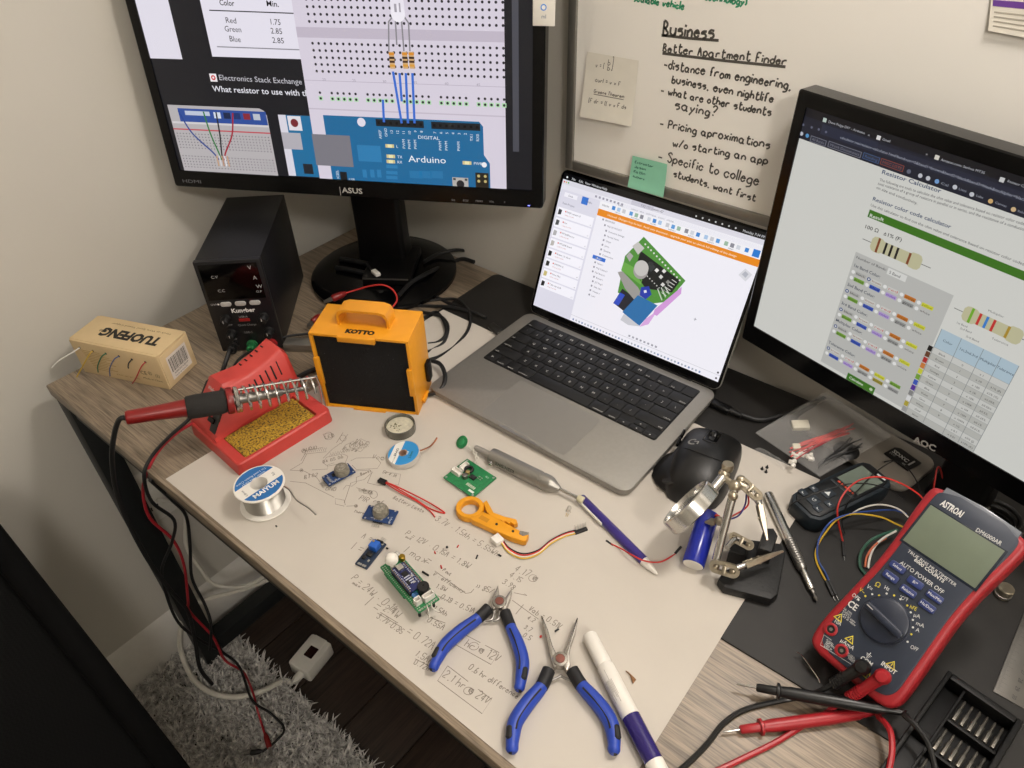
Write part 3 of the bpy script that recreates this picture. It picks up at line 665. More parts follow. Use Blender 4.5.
l2 = [('green', '7aa83a', '20401a'), ('blue', '3a5ac0', '101a50'), ('violet', 'b9a0dc', '5a30a0'), ('grey', '9a9a98', '3a3a3a'), ('white', 'c8c8c4', '5a5a5a')]
sp = pitch_u / 4
for i, s_ in enumerate(rows):
    tv = tops[i]; c.text(s_, fu0 + 2, tv + 6.0, 4.8, '2e3a50', 5, bold=.01)
    for j, L_ in enumerate((l1, l2) if i < 4 else (l1[1:3] + [('orange', 'd07a28', '5a3a10'), ('yellow', 'dede3a', '6a6a20'), l2[0]], l2[1:4] + [('gold', 'a89a3a', '40380f'), ('silver', '9a9a98', '3a3a3a')])):
        vv_ = tv - 6.8 * j
        for k, (nm, bg, fg) in enumerate(L_):
            u = fu0 + 4 + k * sp
            c.disc(u, vv_, 2.1, 'f4f4f2', 5, 10); 
            if (i, j, k) in ((0, 0, 1), (1, 0, 0), (2, 0, 0), (3, 0, 0), (4, 0, 0)): c.disc(u, vv_, 2.1, '2a4a8a', 6, 10); c.disc(u, vv_, 1.0, 'f4f4f2', 7, 8)
            c.rect(u + 3, vv_ - 2.1, u + 3 + min(13, sp - 6.5), vv_ + 2.1, bg if fg else 'b9b9b5', 5); c.text(nm, u + 3.6, vv_ - 1.2, 3.6, fg or '1a1a1a', 6, fit=min(11.5, sp - 8))
a, b = uv(*ZB(230, 630)), uv(*ZB(328, 658)); cm = (a[1] + b[1]) / 2
a2_ = uv(*ZB(278, 642)); c.rect(a2_[0] - 17, a2_[1] - 4.5, a2_[0] + 17, a2_[1] + 4.5, '3f7a1e', 5); c.text('Calculate', a2_[0] - 14, a2_[1] - 1.6, 4.6, 'e8eee0', 6, bold=.015); c.disc(a2_[0] + 13, a2_[1], 2.0, 'c8d8b8', 6, 10)
# colour table
ta, tb = uv(*ZC(284, 100)), uv(*ZC(552, 235)); tl, tr_ = ta[0], tb[0]; tt = (ta[1] + tb[1]) / 2; tbm = uv(*ZC(165, 400))[1]
hb = uv(*ZC(255, 165))[1]
c.rect(tl, hb, tr_, tt, 'b9cfdc', 5)
cols_ = [0, .27, .56, .78, 1]
for k, s_ in enumerate(('Color', '1st,2nd,3rd', 'Multiplier', 'Tolerance')): c.text(s_, tl + (tr_ - tl) * (cols_[k] + cols_[k + 1]) / 2, (hb + tt) / 2 - 1, 3.9, '2a3a4a', 6, 'c')
names = [('Black', '111111', '0', 'x 1', ''), ('Brown', '6a3a20', '1', 'x 10', '\u00b11% (F)'), ('Red', 'b82a2a', '2', 'x 100', '\u00b12% (G)'), ('Orange', 'd8823a', '3', 'x 1K', '\u00b10.05%'), ('Yellow', 'd8d83a', '4', 'x 10K', '\u00b10.02%'), ('Green', '7aa83a', '5', 'x 100K', '\u00b10.5%'), ('Blue', '3a5ac0', '6', 'x 1M', '\u00b10.25%'), ('Violet', '5a30a0', '7', 'x 10M', '\u00b10.1%'), ('Grey', '8a8a8a', '8', 'x 100M', '\u00b10.01%'), ('White', 'e8e8e8', '9', 'x 1G', ''), ('Gold', 'b8a83a', '', 'x 0.1', '\u00b15% (J)'), ('Silver', 'a4a4a4', '', 'x 0.01', '\u00b110% (K)')]
rh = (hb - tbm) / 12
for k, (nm, cc, dg, ml, tol) in enumerate(names):
    y1_ = hb - k * rh; c.rect(tl - 5, y1_ - rh, tr_, y1_, 'd9d9d4' if k % 2 == 0 else 'c4c4be', 5); c.rect(tl - 5, y1_ - rh + .5, tl - .6, y1_ - .5, cc, 6)
    for j, s_ in enumerate((nm, dg, ml, tol)):
        if s_: c.text(s_, tl + (tr_ - tl) * (cols_[j] + (cols_[j + 1] - cols_[j]) / 2), y1_ - rh * .72, 3.2, '3a3a3a', 6, 'c')
for f_ in cols_: c.rect(tl + (tr_ - tl) * f_ - .25, tbm, tl + (tr_ - tl) * f_ + .25, tt, '8a8f90', 7)
for k in range(13): c.rect(tl, hb - k * rh - .2, tr_, hb - k * rh + .2, 'a4a8a8', 7)
c.build('screen_picture', m_screen2, mon2)
c = Bp.canvas(0.05); Zc = zoomed(860, 300, 3.4939); ptext(c, uv, 'AOC', Zc(186, 495), Zc(262, 530), 6.4, 'b4b2ac', 0, .03)
c.build('lettering', m_printg, mon2)
m_silver = mat('warm_grey_plastic', '7c766d', 0.4, var=0.03)
yaw2 = math.degrees(math.atan2(dirB.y, dirB.x))
MB().slab(150, 76, 9, 16, 3, T(-68, 17, 0, rz=yaw2)).build('stand_base', m_silver, mon2)
MB().loft([[(x, y, z) for x, y in rrect(w_, d_, 6)] for z, w_, d_ in ((0, 60, 40), (40, 54, 30), (120, 54, 26), (200, 54, 24))], T(46, -6, 0, rz=yaw2)).build('stand_neck', m_satin, mon2)

# ------------------------------------------------------------------ laptop
m_alu = mat('space_grey_aluminium', '96938d', 0.5, 0.65, var=0.02, scale=200)
m_keyc = mat('keycap_black', '0c0c0d', 0.5, var=0.08); m_well = mat('keyboard_well', '060606', 0.6)
LX, LY, LYAW = 442.157, 310.845, math.degrees(0.00397)
lap = thing('laptop', 'open grey laptop with black keyboard showing a circuit board model', 'laptop', (LX, LY, 3.4), LYAW)
MB().prism([(x + 156.3, y + 110.6) for x, y in rrect(312.6, 221.2, 14, 6)], 1.4, 11.0, None, 0.7, 3).build('base', m_alu, lap)
for x_, y_ in ((30, 25), (282, 25), (30, 196), (282, 196)): MB().cyl(9, 0, 1.6, T(x_, y_, 0), 14).build('foot', m_rubber, lap)
kw, kh = 275.0, 117.2; kx0 = 156.3 - kw / 2; ky1 = 210.0
MB().prism([(x + 156.3, y + ky1 - kh / 2) for x, y in rrect(kw, kh, 3.5, 3)], 11.01, 11.12).build('keyboard_well', m_well, lap)
rowsK = [[1.5] + [1] * 13, [1] * 13 + [1.5], [1.5] + [1] * 13, [1.75] + [1] * 11 + [1.75], [2.25] + [1] * 10 + [2.25], [1, 1, 1, 1.25, 5, 1.25, 1]]
legs = [['esc'] + ['F%d' % k for k in range(1, 13)] + [''], list('`1234567890-=') + ['delete'], ['tab'] + list('QWERTYUIOP[]') + ['\\'], ['caps lock'] + list('ASDFGHJKL;') + ["'", 'return'], ['shift'] + list('ZXCVBNM,./') + ['shift'], ['fn', 'control', 'option', 'command', '', 'command', 'option']]
P_ = (kw - 1.4) / 14.5; PH = (kh - 1.4) / 6
kcache = {}
lc = Canvas(lambda u, v, z: Vector((u, v, 12.15 + z)))
def key(x, y, w_, h_):
    k_ = (round(w_, 1), round(h_, 1))
    if k_ not in kcache:
        o = MB().slab(w_, h_, 1.0, 1.6, 0.25, None, 0, n=2).build('key', m_keyc, lap, (x, y, 11.15)); kcache[k_] = o
    else: inst(kcache[k_], lap, (x, y, 11.15))
for r_, ws in enumerate(rowsK):
    x = kx0 + .7; y = ky1 - .7 - (r_ + .5) * PH
    for k, w_ in enumerate(ws):
        ww = w_ * P_; key(x + ww / 2, y, ww - 2.0, PH - 2.0)
        s_ = legs[r_][k]
        if s_:
            if len(s_) > 2: right = (k == len(ws) - 1 or (r_ == 5 and k > 4)); lc.text(s_, x + (ww - 3 if right else 3), y - PH * .5 + 3.2, 3.6, 'c4c2be', 0, 'r' if right else 'l')
            else: lc.text(s_, x + ww / 2, y - 2.1, 5.2, 'd4d2ce', 0, 'c')
        x += ww
x = kx0 + .7 + 11.5 * P_; y = ky1 - .7 - 5.5 * PH
for k, dy, hh in ((0, -PH / 4, PH / 2), (1, -PH / 4, PH / 2), (1, PH / 4, PH / 2), (2, -PH / 4, PH / 2)):
    key(x + (k + .5) * P_, y + dy, P_ - 2, hh - 1.6); lc.poly([(x + (k + .5) * P_ + a_, y + dy + b_) for a_, b_ in ((-1.2, -.8), (1.2, -.8), (0, 1.1))], 'c4c2be', 0)
lc.build('key_legends', m_print, lap, kind='stuff')
MB().prism([(x + 156.3, y + 46) for x, y in rrect(130, 81, 4, 3)], 11.01, 11.08).build('trackpad', mat('trackpad_glass', '9a9791', 0.45, 0.55, var=0.01), lap)
MB().prism([(x + 156.3, y + 1.2) for x, y in rrect(62, 3.4, 1.4, 3)], 11.01, 11.09).build('lid_notch', mat('notch_bright', 'a9a6a2', 0.3, 0.8), lap)
MB().rod((38, 222.2, 8.6), (274, 222.2, 8.6), 3.6, 3.6, 12).build('hinge', m_satin, lap)
class LidPanel(Panel): pass
lz = LYAW; ca, sa = math.cos(R(lz)), math.sin(R(lz))
def lw(x, y, z): return Vector((LX + ca * x - sa * y, LY + sa * x + ca * y, 3.4 + z))
Lp = Panel(lw(0, 222.6, 10.8), lw(312.6, 222.6, 10.8), 22.3, (0, 0, 0))
inv = (Matrix.Translation((LX, LY, 3.4)) @ Matrix.Rotation(R(lz), 4, 'Z')).inverted(); Lp.m = inv @ Lp.m
MB().prism([(x + 156.3, y + 107.2) for x, y in rrect(312.6, 214.4, 11, 5)], -4.6, -0.6, Lp.m, 0.5, 1.2).build('lid', m_alu, lap)
MB().prism([(x + 156.3, y + 107.4) for x, y in rrect(310.6, 212.6, 10, 5)], -0.6, 0, Lp.m, 0.2).build('screen_glass', m_gloss, lap)
c = Lp.canvas(0.0); uv = Lp.uv
Z3 = zoomed(540, 150, 4.267); Z8 = zoomed(560, 170, 3.838)
u0, u1, v0, v1 = 5, 307.6, 12, 208.6
c.poly([(u0, v0), (u1, v0), (u1, v1 - 8.5), (u0, v1 - 8.5)], 'f0eef6'); c.rect(u0, v1 - 8.5, u1, v1, '0a0a0d', 0)
for k, s_ in enumerate(('File', 'Edit', 'View', 'Window', 'Help')): c.text(s_, u0 + 14 + [0, 12, 22, 33, 50][k], v1 - 6.6, 4.6, 'd8d8dc', 2)
c.disc(u0 + 6, v1 - 4.8, 1.4, 'e8e8ea', 2, 10); c.text('Monday 7:34 PM', u1 - 3, v1 - 6.6, 4.4, 'd8d8dc', 2, 'r')
for k in range(7): c.disc(u1 - 42 - k * 9, v1 - 4.8, 1.2, 'c8c8cc', 2, 8)
c.rect(u0, v1 - 15, u1, v1 - 8.5, 'dcdae4', 1); c.rect(u0, v1 - 22, u1, v1 - 15, 'e6e4ee', 1)
for k, cc in enumerate(('e0604f', 'e0b040', '50b050')): c.disc(u0 + 3 + k * 3.6, v1 - 11.7, 1.2, cc, 2, 8)
c.text('MQ 135 mount v27', 150, v1 - 13.2, 4.2, '4a4a55', 2, 'c'); c.rect(118, v1 - 14.6, 152, v1 - 9, 'c8c6d2', 2)
for k in range(8): c.rect(62 + 6 * k, v1 - 19.6, 65 + 6 * k, v1 - 16.8, '9a98a6', 2)
# file list
lp = uv(*Z3(175, 690))[0]
c.rect(u0, v0, 72, v1 - 22, 'dddbe8', 1)
a, b = uv(*Z3(176, 222)), uv(*Z3(208, 210)); c.rect(a[0], min(a[1], b[1]) - 2, b[0], max(a[1], b[1]) + 1.5, '3f78d0', 3)
c.rect(u0 + 8, v1 - 31, u0 + 30, v1 - 25, 'f2f0f8', 2); c.text('Data', u0 + 15, v1 - 29.6, 4, '6a6878', 3); c.text('People', u0 + 44, v1 - 29.6, 4, '6a6878', 3); c.text('Team Project', u0 + 8, v1 - 41.5, 3.8, '6a6878', 3)
icons = ['3a3a40', '4a4c50', 'b0aeb0', 'b6b2ae', '1c1c20', '17171a', 'c8b878', '1a1a1e']; nmz = ['MQ9_sensor v3', 'Fan', 'MT3608 boost', 'MT3608 board', 'Buzzer_5v alarm', 'LM2596 v2', 'Nano Mini', 'Case top shell']
itop = v1 - 46
for k in range(8):
    yy = itop - k * 15.2; c.rect(u0 + 3, yy - 14, 69, yy - .8, 'f6f4fc', 2); c.poly([(u0 + 7 + x, yy - 7.5 + y) for x, y in ((-2.5, -4), (3, -3), (3.5, 3.5), (-2, 4))], icons[k], 3)
    c.rect(u0 + 16, yy - 5.6, u0 + 18, yy - 3.6, 'd24a3a', 3); c.text(nmz[k], u0 + 19, yy - 6, 3.6, '3a3a44', 3); c.text('1/%d/25 4:1%d PM' % (k + 2, k), u0 + 16, yy - 10.4, 2.6, 'c07a70', 3); c.text('v%d' % (k + 3), 67, yy - 12.5, 2.6, '8a8894', 3, 'r')
# ribbon
a, b = uv(*Z8(178, 168)), uv(*Z8(752, 358)); ov = (a[1] + b[1]) / 2
c.rect(72, ov, u1, v1 - 15, 'f2f1f5', 1)
for k in range(22):
    x = 92 + k * 8.2 + (k // 3) * 3.0
    if x > u1 - 8: break
    c.rect(x, ov + 8.4, x + 5.0, ov + 13.6, ('3f86d0', 'a8c4e4', 'c8c8ce', '5a9ad8', '9ab8a0', '8a8a94', 'd0d4dc')[k % 7], 3)
    if k % 3 == 1: c.text(('CREATE', 'AUTOMATE', 'MODIFY', 'ASSEMBLE', 'SKETCH', 'INSPECT', 'INSERT', 'SELECT')[(k // 3) % 8], x + 2, ov + 5.6, 2.4, '5a5a64', 3, 'c')
c.text('SOLID', 100, ov + 16, 2.8, '4a4a54', 3); c.text('SURFACE    MESH    SHEET METAL    PLASTIC    UTILITIES', 120, ov + 16, 2.6, '8a8a92', 3)
c.text('DESIGN', 76, ov + 9.5, 3.2, '4a4a54', 3); c.rect(u1 - 12, ov + 6, u1 - 3, ov + 15, '2a7ad0', 4)
a, b = uv(*Z8(178, 168)), uv(*Z8(752, 358)); ov = (a[1] + b[1]) / 2
c.rect(72, ov - 4.6, u1, ov + 4.6, 'e88a1e', 3); c.text('Unsaved  Changes may be lost.  Read only document - upgrade your plan to unlock full editing of this design', 88, ov - 1.3, 3.7, 'fdf2e0', 4, fit=190)
# browser tree
for k in range(17):
    yy = ov - 9 - k * 6.6
    if yy < v0 + 14: break
    ind = 5 + (0, 5, 9, 9, 9, 9, 9, 9, 5, 5, 5, 5, 9, 9, 9, 9, 9)[k]
    c.rect(77 + ind, yy, 79.4 + ind, yy + 2.4, '8a8894', 2); c.text(('BROWSER', 'MQ135 MOUNT', 'Document Settings', 'Named Views', 'Origin', 'Joints', 'Sketches', 'Construction', 'Box:1', 'Nano:1', 'MQ 2 board:1', 'Perf Board:1', 'Buzzer:1', 'JST Plug:1', 'Step Up:1', 'Header:1', 'Lid:1')[k], 82 + ind, yy, 3.3, '55535f', 2)
    if k == 8: c.rect(82, yy - 1.2, 103, yy + 4, '2f6fd0', 1.5); c.text('Box:1', 89, yy, 3.3, 'ffffff', 2.5)
# circuit board model
v8 = lambda x, y: uv(*Z8(x, y))
def poly8(pts, col, layer): c.poly([v8(*p) for p in pts], col, layer)
poly8([(322, 256), (482, 425), (415, 505), (300, 520), (222, 470), (250, 330)], '4f8f3a', 5)
poly8([(245, 352), (325, 395), (310, 440), (235, 385)], '6aa84a', 6)
poly8([(310, 310), (462, 425), (430, 470), (330, 455), (285, 395)], '15191a', 6)
for k in range(13): a = v8(328 + k * 11, 285 + k * 11.5); c.disc(a[0], a[1], 1.3, 'e0e0dc', 7, 8)
for k in range(10): a = v8(300 + k * 9, 372 + k * 9); c.disc(a[0], a[1], 1.0, 'c8c8c4', 7, 8)
poly8([(278, 292), (300, 275), (325, 300), (300, 325)], 'c4c2be', 7); poly8([(255, 330), (268, 315), (282, 330), (268, 352)], 'aaa7a4', 7)
for k, p in enumerate(((372, 385), (352, 360), (388, 410), (400, 388), (415, 430), (395, 440))): poly8([(p[0], p[1] - 9), (p[0] + 9, p[1]), (p[0], p[1] + 9), (p[0] - 9, p[1])], ('e8e6e2', '2c3032', 'd0d0cc', 'e0dedc', '8a8a86', 'd6d4d0')[k], 8)
poly8([(345, 350), (368, 372), (350, 392), (328, 370)], '33383a', 7)
a, b = v8(313, 377), v8(342, 377); c.disc(a[0], a[1] - 4, (b[0] - a[0]) * 1.02, '9f9b98', 9, 22); c.disc(a[0], a[1], b[0] - a[0], 'c4c1bd', 10, 22)
poly8([(222, 392), (240, 388), (300, 450), (330, 505), (300, 515), (250, 455)], '9b9894', 8)
poly8([(240, 455), (300, 500), (250, 545), (205, 510)], '202630', 7); poly8([(232, 470), (250, 480), (225, 520), (205, 512)], '2c4fc0', 8)
poly8([(300, 480), (375, 520), (305, 598), (240, 545)], '2a6ea8', 9); poly8([(312, 450), (342, 446), (352, 478), (330, 496), (306, 480)], '2338a8', 10); poly8([(322, 462), (332, 460), (334, 470), (324, 472)], 'e6e6ea', 11)
poly8([(468, 448), (465, 475), (372, 560), (358, 552), (364, 535)], 'd29ad8', 7); poly8([(375, 540), (340, 592), (305, 602), (330, 570)], 'd8a8de', 7); poly8([(232, 575), (262, 595), (305, 600), (250, 545)], 'c9c9cf', 6)
for k in range(6): c.line([v8(430 - 8 * k, 420 + 10 * k), v8(448 - 8 * k, 432 + 10 * k)], .9, 'dcdcd8', 9)
for k in range(5): c.line([v8(375 + 7 * k, 455 - 2 * k), v8(392 + 7 * k, 500 - 6 * k)], 1.4, '2a4a2a' if k % 2 else 'c8d0c4', 9)
poly8([(685, 402), (712, 378), (738, 402), (712, 428)], 'd8d8de', 5); poly8([(698, 400), (712, 388), (724, 400), (712, 414)], 'b4b6c0', 6)
c.rect(72, v0 + 8.6, u1, v0 + 9.2, 'c9c8d0', 3)
for k in range(40): c.rect(76 + k * 5.2, v0 + 2, 78.4 + k * 5.2, v0 + 4.6, ('7a90b8', 'b0b4be', '9aa8b8')[k % 3], 3)
for k in range(8): c.rect(168 + k * 6, v0 + 11, 171 + k * 6, v0 + 13.6, '9a9aa4', 3)
c.disc(u1 - 4, v0 + 4, 1.4, '33333a', 3, 8); c.disc(u1 - 4, v0 + 12, 1.4, '33333a', 3, 8)
a = v8(519, 573); c.line([(a[0] - 2, a[1]), (a[0] + 2, a[1])], .8, '9a9aa4', 3); c.line([(a[0], a[1] - 2), (a[0], a[1] + 2)], .8, '9a9aa4', 3)
c.build('screen_picture', print_mat('laptop_screen', 0.98, 0.2), lap)

# ------------------------------------------------------------------ whiteboard with its notes
WBY = 600.0
wbx0, wbx1, wbz0, wbz1 = 455.0, 1755.0, 221.0, 1130.0
m_wb = mat('whiteboard_surface', 'f4f1ea', 0.28, var=0.015, scale=4)
m_fr = mat('grey_aluminium_trim', '8d8a83', 0.4, 0.6, var=0.03)
wb = thing('whiteboard', 'wall whiteboard in a grey frame with handwritten marker notes', 'whiteboard', (wbx0, WY, wbz0))
MB().box(8, wbx1 - wbx0 - 8, -11, -0.5, 8, wbz1 - wbz0 - 8).build('panel', m_wb, wb)
for nm, (x0, x1, z0, z1) in (('frame_side', (0, 12, 0, wbz1 - wbz0)), ('frame_side', (wbx1 - wbx0 - 12, wbx1 - wbx0, 0, wbz1 - wbz0)), ('frame_bottom', (12.1, wbx1 - wbx0 - 12.1, 0, 13)), ('frame_top', (12.1, wbx1 - wbx0 - 12.1, wbz1 - wbz0 - 13, wbz1 - wbz0))):
    MB().box(x0, x1, -15, -0.5, z0, z1, ch=1.5).build(nm, m_fr, wb)
wo = Vector((wbx0, WY, wbz0))
def wuv(px, py):
    p = on_plane(px, py, Vector((0, WY - 11, 0)), Vector((0, 1, 0))) - wo; return (p.x, p.z)
c = Canvas(lambda u, v, z: Vector((u, -11 - z, v)), eps=.05, lift=.1); ZW = zoomed(540, 0, 3.413)
ink = '55524c'
for s_, p, q_, hk in (('Business', (420, 118), (592, 132), 1.25), ('Better Apartment Finder', (420, 176), (838, 222), 1.05), ('-distance from engineering,', (422, 232), (855, 305), 1.2), ('business, even nightlife', (450, 282), (793, 350), 1.15), ('- what are other students', (412, 318), (786, 395), 1.15), ('saying?', (460, 372), (600, 398), 1.0), ('- Pricing aproximations', (408, 432), (782, 507), 1.1), ('w/o starting an app', (453, 498), (774, 560), 1.05), ('- Specific to college', (402, 545), (743, 632), 1.2), ('students, want first', (455, 602), (732, 687), 1.1)):
    c.hand(s_, wuv(*ZW(*p)), wuv(*ZW(*q_)), 1.9 if s_ != 'Business' else 2.6, ink, 1, hk)
for p, q_ in (((415, 120), (610, 138)), ((418, 182), (838, 228))): c.line([wuv(*ZW(*p)), wuv(*ZW((p[0] + q_[0]) / 2, (p[1] + q_[1]) / 2 + 2)), wuv(*ZW(*q_))], 3.0, ink, 1)
for s_, p, q_ in (('scalable vehicle', (318, 2), (490, 32)), ('technology)', (560, -2), (703, 18))): c.hand(s_, wuv(*ZW(*p)), wuv(*ZW(*q_)), 1.9, '2f9c70', 1, 1.1)
c.build('marker_writing', m_print, wb)
def flat_note(name, label, corners, m, z=-11.6, curl=3.0, th=0.4, side=0.0):
    """a sheet hanging on the board, its lower edge curling off it; corners: tl, tr, br, bl in board coordinates"""
    tl, tr, br, bl = [Vector(p) for p in corners]; o0 = wo + Vector((tl.x, 0, tl.y))
    t = thing(name, label, 'note', o0); N = 8
    def fn(a, b, lift=0.0):
        p = tl.lerp(tr, a).lerp(bl.lerp(br, a), b) - tl
        return Vector((p.x, z - curl * b * b - side * a * b - lift, p.y))
    vs = []; fs = []
    for k in (0, 1):
        for j in range(N + 1):
            for i in range(N + 1): vs.append(fn(i / N, j / N, th * (1 - k)))
    n1 = (N + 1) ** 2
    for j in range(N):
        for i in range(N):
            a_ = j * (N + 1) + i; fs.append((a_, a_ + 1, a_ + N + 2, a_ + N + 1)[::-1]); fs.append(tuple(n1 + q for q in (a_, a_ + 1, a_ + N + 2, a_ + N + 1)))
    MB().add(vs, fs).build('sheet', m, t); return t, fn, (tr - tl).length, (bl - tl).length
t, fn, w_, h_ = flat_note('paper_note', 'white square paper note with pencil equations on the whiteboard left edge', [wuv(*p) for p in ((587.5, 51.5), (639, 60.5), (633.5, 125), (582, 115))], mat('note_paper', 'e6e2d6', 0.8, var=0.02), curl=5)
c = Canvas(lambda u, v, z: fn(u, 1 - v, .45 + z), eps=.05, lift=.05); c2 = []
def note_line(c, s_, a, b, wd, col, hk): c.hand(s_, a, b, wd, col, 1, hk)
for s_, a, b, hk in (('v = [', (.2, .80), (.36, .80), 1.2), ('b', (.43, .86), (.47, .86), 1), ('b', (.43, .78), (.47, .78), 1), (']', (.50, .80), (.52, .80), 1.6), ('curl = v x F', (.22, .58), (.7, .58), 1), ('Greens Theorem', (.22, .41), (.8, .41), .9), ('[F dr = [[ v x F ds', (.14, .25), (.86, .25), 1.0)): c.hand(s_, a, b, .012, '77736b', 1, hk)
c.line([(.22, .385), (.8, .385)], .012, '77736b', 1)
c.build('pencil_writing', m_print, t)
t, fn2, w_, h_ = flat_note('sticky_note', 'green sticky note with pen lines on the whiteboard bottom edge above the laptop', [wuv(*p) for p in ((634.5, 154.5), (669, 163), (666.5, 195), (631, 184.5))], mat('green_sticky', '8ed0b2', 0.7, var=0.02), z=-15.4, curl=4)
c = Canvas(lambda u, v, z: fn2(u, 1 - v, .45 + z), eps=.05, lift=.05)
for k, s_ in enumerate(('Extractor', 'Jason', 'Katlin', 'Authors')): c.hand(s_, (.1, .8 - .15 * k), (.62 if k == 0 else .42, .8 - .15 * k), .02, '3f7a66', 1, .9)
c.build('pen_writing', m_print, t)
t, fn3, w_, h_ = flat_note('printed_card', 'white printed card with yellow and purple bands at the whiteboard top right', [wuv(*p) for p in ((993, -20), (1035, -20), (1032, 38), (989, 30))], mat('card_white', 'e4dfd2', 0.5, var=0.02), curl=2)
c = Canvas(lambda u, v, z: fn3(u, 1 - v, .45 + z), eps=.05, lift=.05); c.rect(.05, .50, .95, .62, '6a3f96', 1); c.rect(.05, .66, .95, .74, 'e0c24a', 1)
for k in range(4): c.rect(.1, .1 + .09 * k, .85, .13 + .09 * k, 'a8a294', 1)
c.build('print', m_print, t)
# ================================================================== on the desk
def ccw(p):
    a = sum(p[i - 1][0] * p[i][1] - p[i][0] * p[i - 1][1] for i in range(len(p))); return list(p) if a > 0 else list(p)[::-1]
def rel(o, pts, h=0.0): return ccw([(q.x - o[0], q.y - o[1]) for q in (at(px, py, h) for px, py in pts)])
def lz_(o, p): return (p[0] - o[0], p[1] - o[1], p[2] - o[2])
PAPZ = 0.7
def sheet_z(x, y):
    s = lambda t: max(0.0, min(1.0, t)) ** 2 * (3 - 2 * max(0.0, min(1.0, t)))
    return 0.55 + 2.3 * s((y - 208) / 22) * s((x - 296) / 26) + 0.25 + 0.45 * math.sin(x * .023 + 1) * math.sin(y * .031) + 0.12 * math.sin(x * .09 + y * .05)
# ------------------------------------------------------------------ desk mat
m_mat = mat('black_desk_mat', '1b1917', 0.62, var=0.12, scale=40, bump=0.05, bscale=900)
mt = MB().prism([(x + 805, y + 413) for x, y in rrect(978, 382, 12, 5)], 0.02, 2.0, None, 0.6, 0).build('desk_mat', m_mat); tag(mt, 'black desk mat lying under the laptop and the multimeter', 'mat')
# ------------------------------------------------------------------ big paper sheet
m_paper = mat('sketch_paper', 'c4bdb3', 0.85, var=0.02, scale=12, bump=0.03, bscale=120)
pc = [Vector(p) for p in ((300, 6), (921, 8), (914, 476), (322, 470))]
def psheet(a, b):
    p = pc[0].lerp(pc[1], a).lerp(pc[3].lerp(pc[2], a), b); return p
q = MB(); NX, NY = 70, 56; vs = []
for k in (0, 1):
    for j in range(NY + 1):
        for i in range(NX + 1): p = psheet(i / NX, j / NY); vs.append((p.x, p.y, sheet_z(p.x, p.y) - .25 * (1 - k)))
n1 = (NX + 1) * (NY + 1); fs = []
for j in range(NY):
    for i in range(NX):
        a = j * (NX + 1) + i; fs.append(tuple(n1 + k for k in (a, a + 1, a + NX + 2, a + NX + 1))); fs.append((a, a + NX + 1, a + NX + 2, a + 1))
paper = thing('paper_sheet', 'large off white paper sheet covered in pencil circuit sums, under the tools', 'paper', (0, 0, 0))
q.add(vs, fs).build('sheet', m_paper, paper, angle=0)
c = Canvas(lambda u, v, z: Vector((u, v, sheet_z(u, v) + z)), eps=.02, lift=.12)
pen = '7d746a'; pen2 = '75695f'
def pw(s_, p0, p1, hk=1.0, wd=.75, col=pen): c.hand(s_, a2(*p0, PAPZ), a2(*p1, PAPZ), wd, col, 1, hk, .3)
def pl(pts, wd=.6, col=pen, sub=1):
    P = [at(x, y, PAPZ) for x, y in pts]; P = [(p.x, p.y) for p in P]
    if sub > 1: P = [tuple(p)[:2] for p in smooth_path([(a, b, 0) for a, b in P], sub)]
    c.line(P, wd, col, 1)
K4 = zoomed(340, 500, 5.69); K3 = zoomed(300, 560, 3.692); K2 = zoomed(340, 400, 5.69); KB = zoomed(290, 430, 4.518); KP = zoomed(420, 570, 5.907)
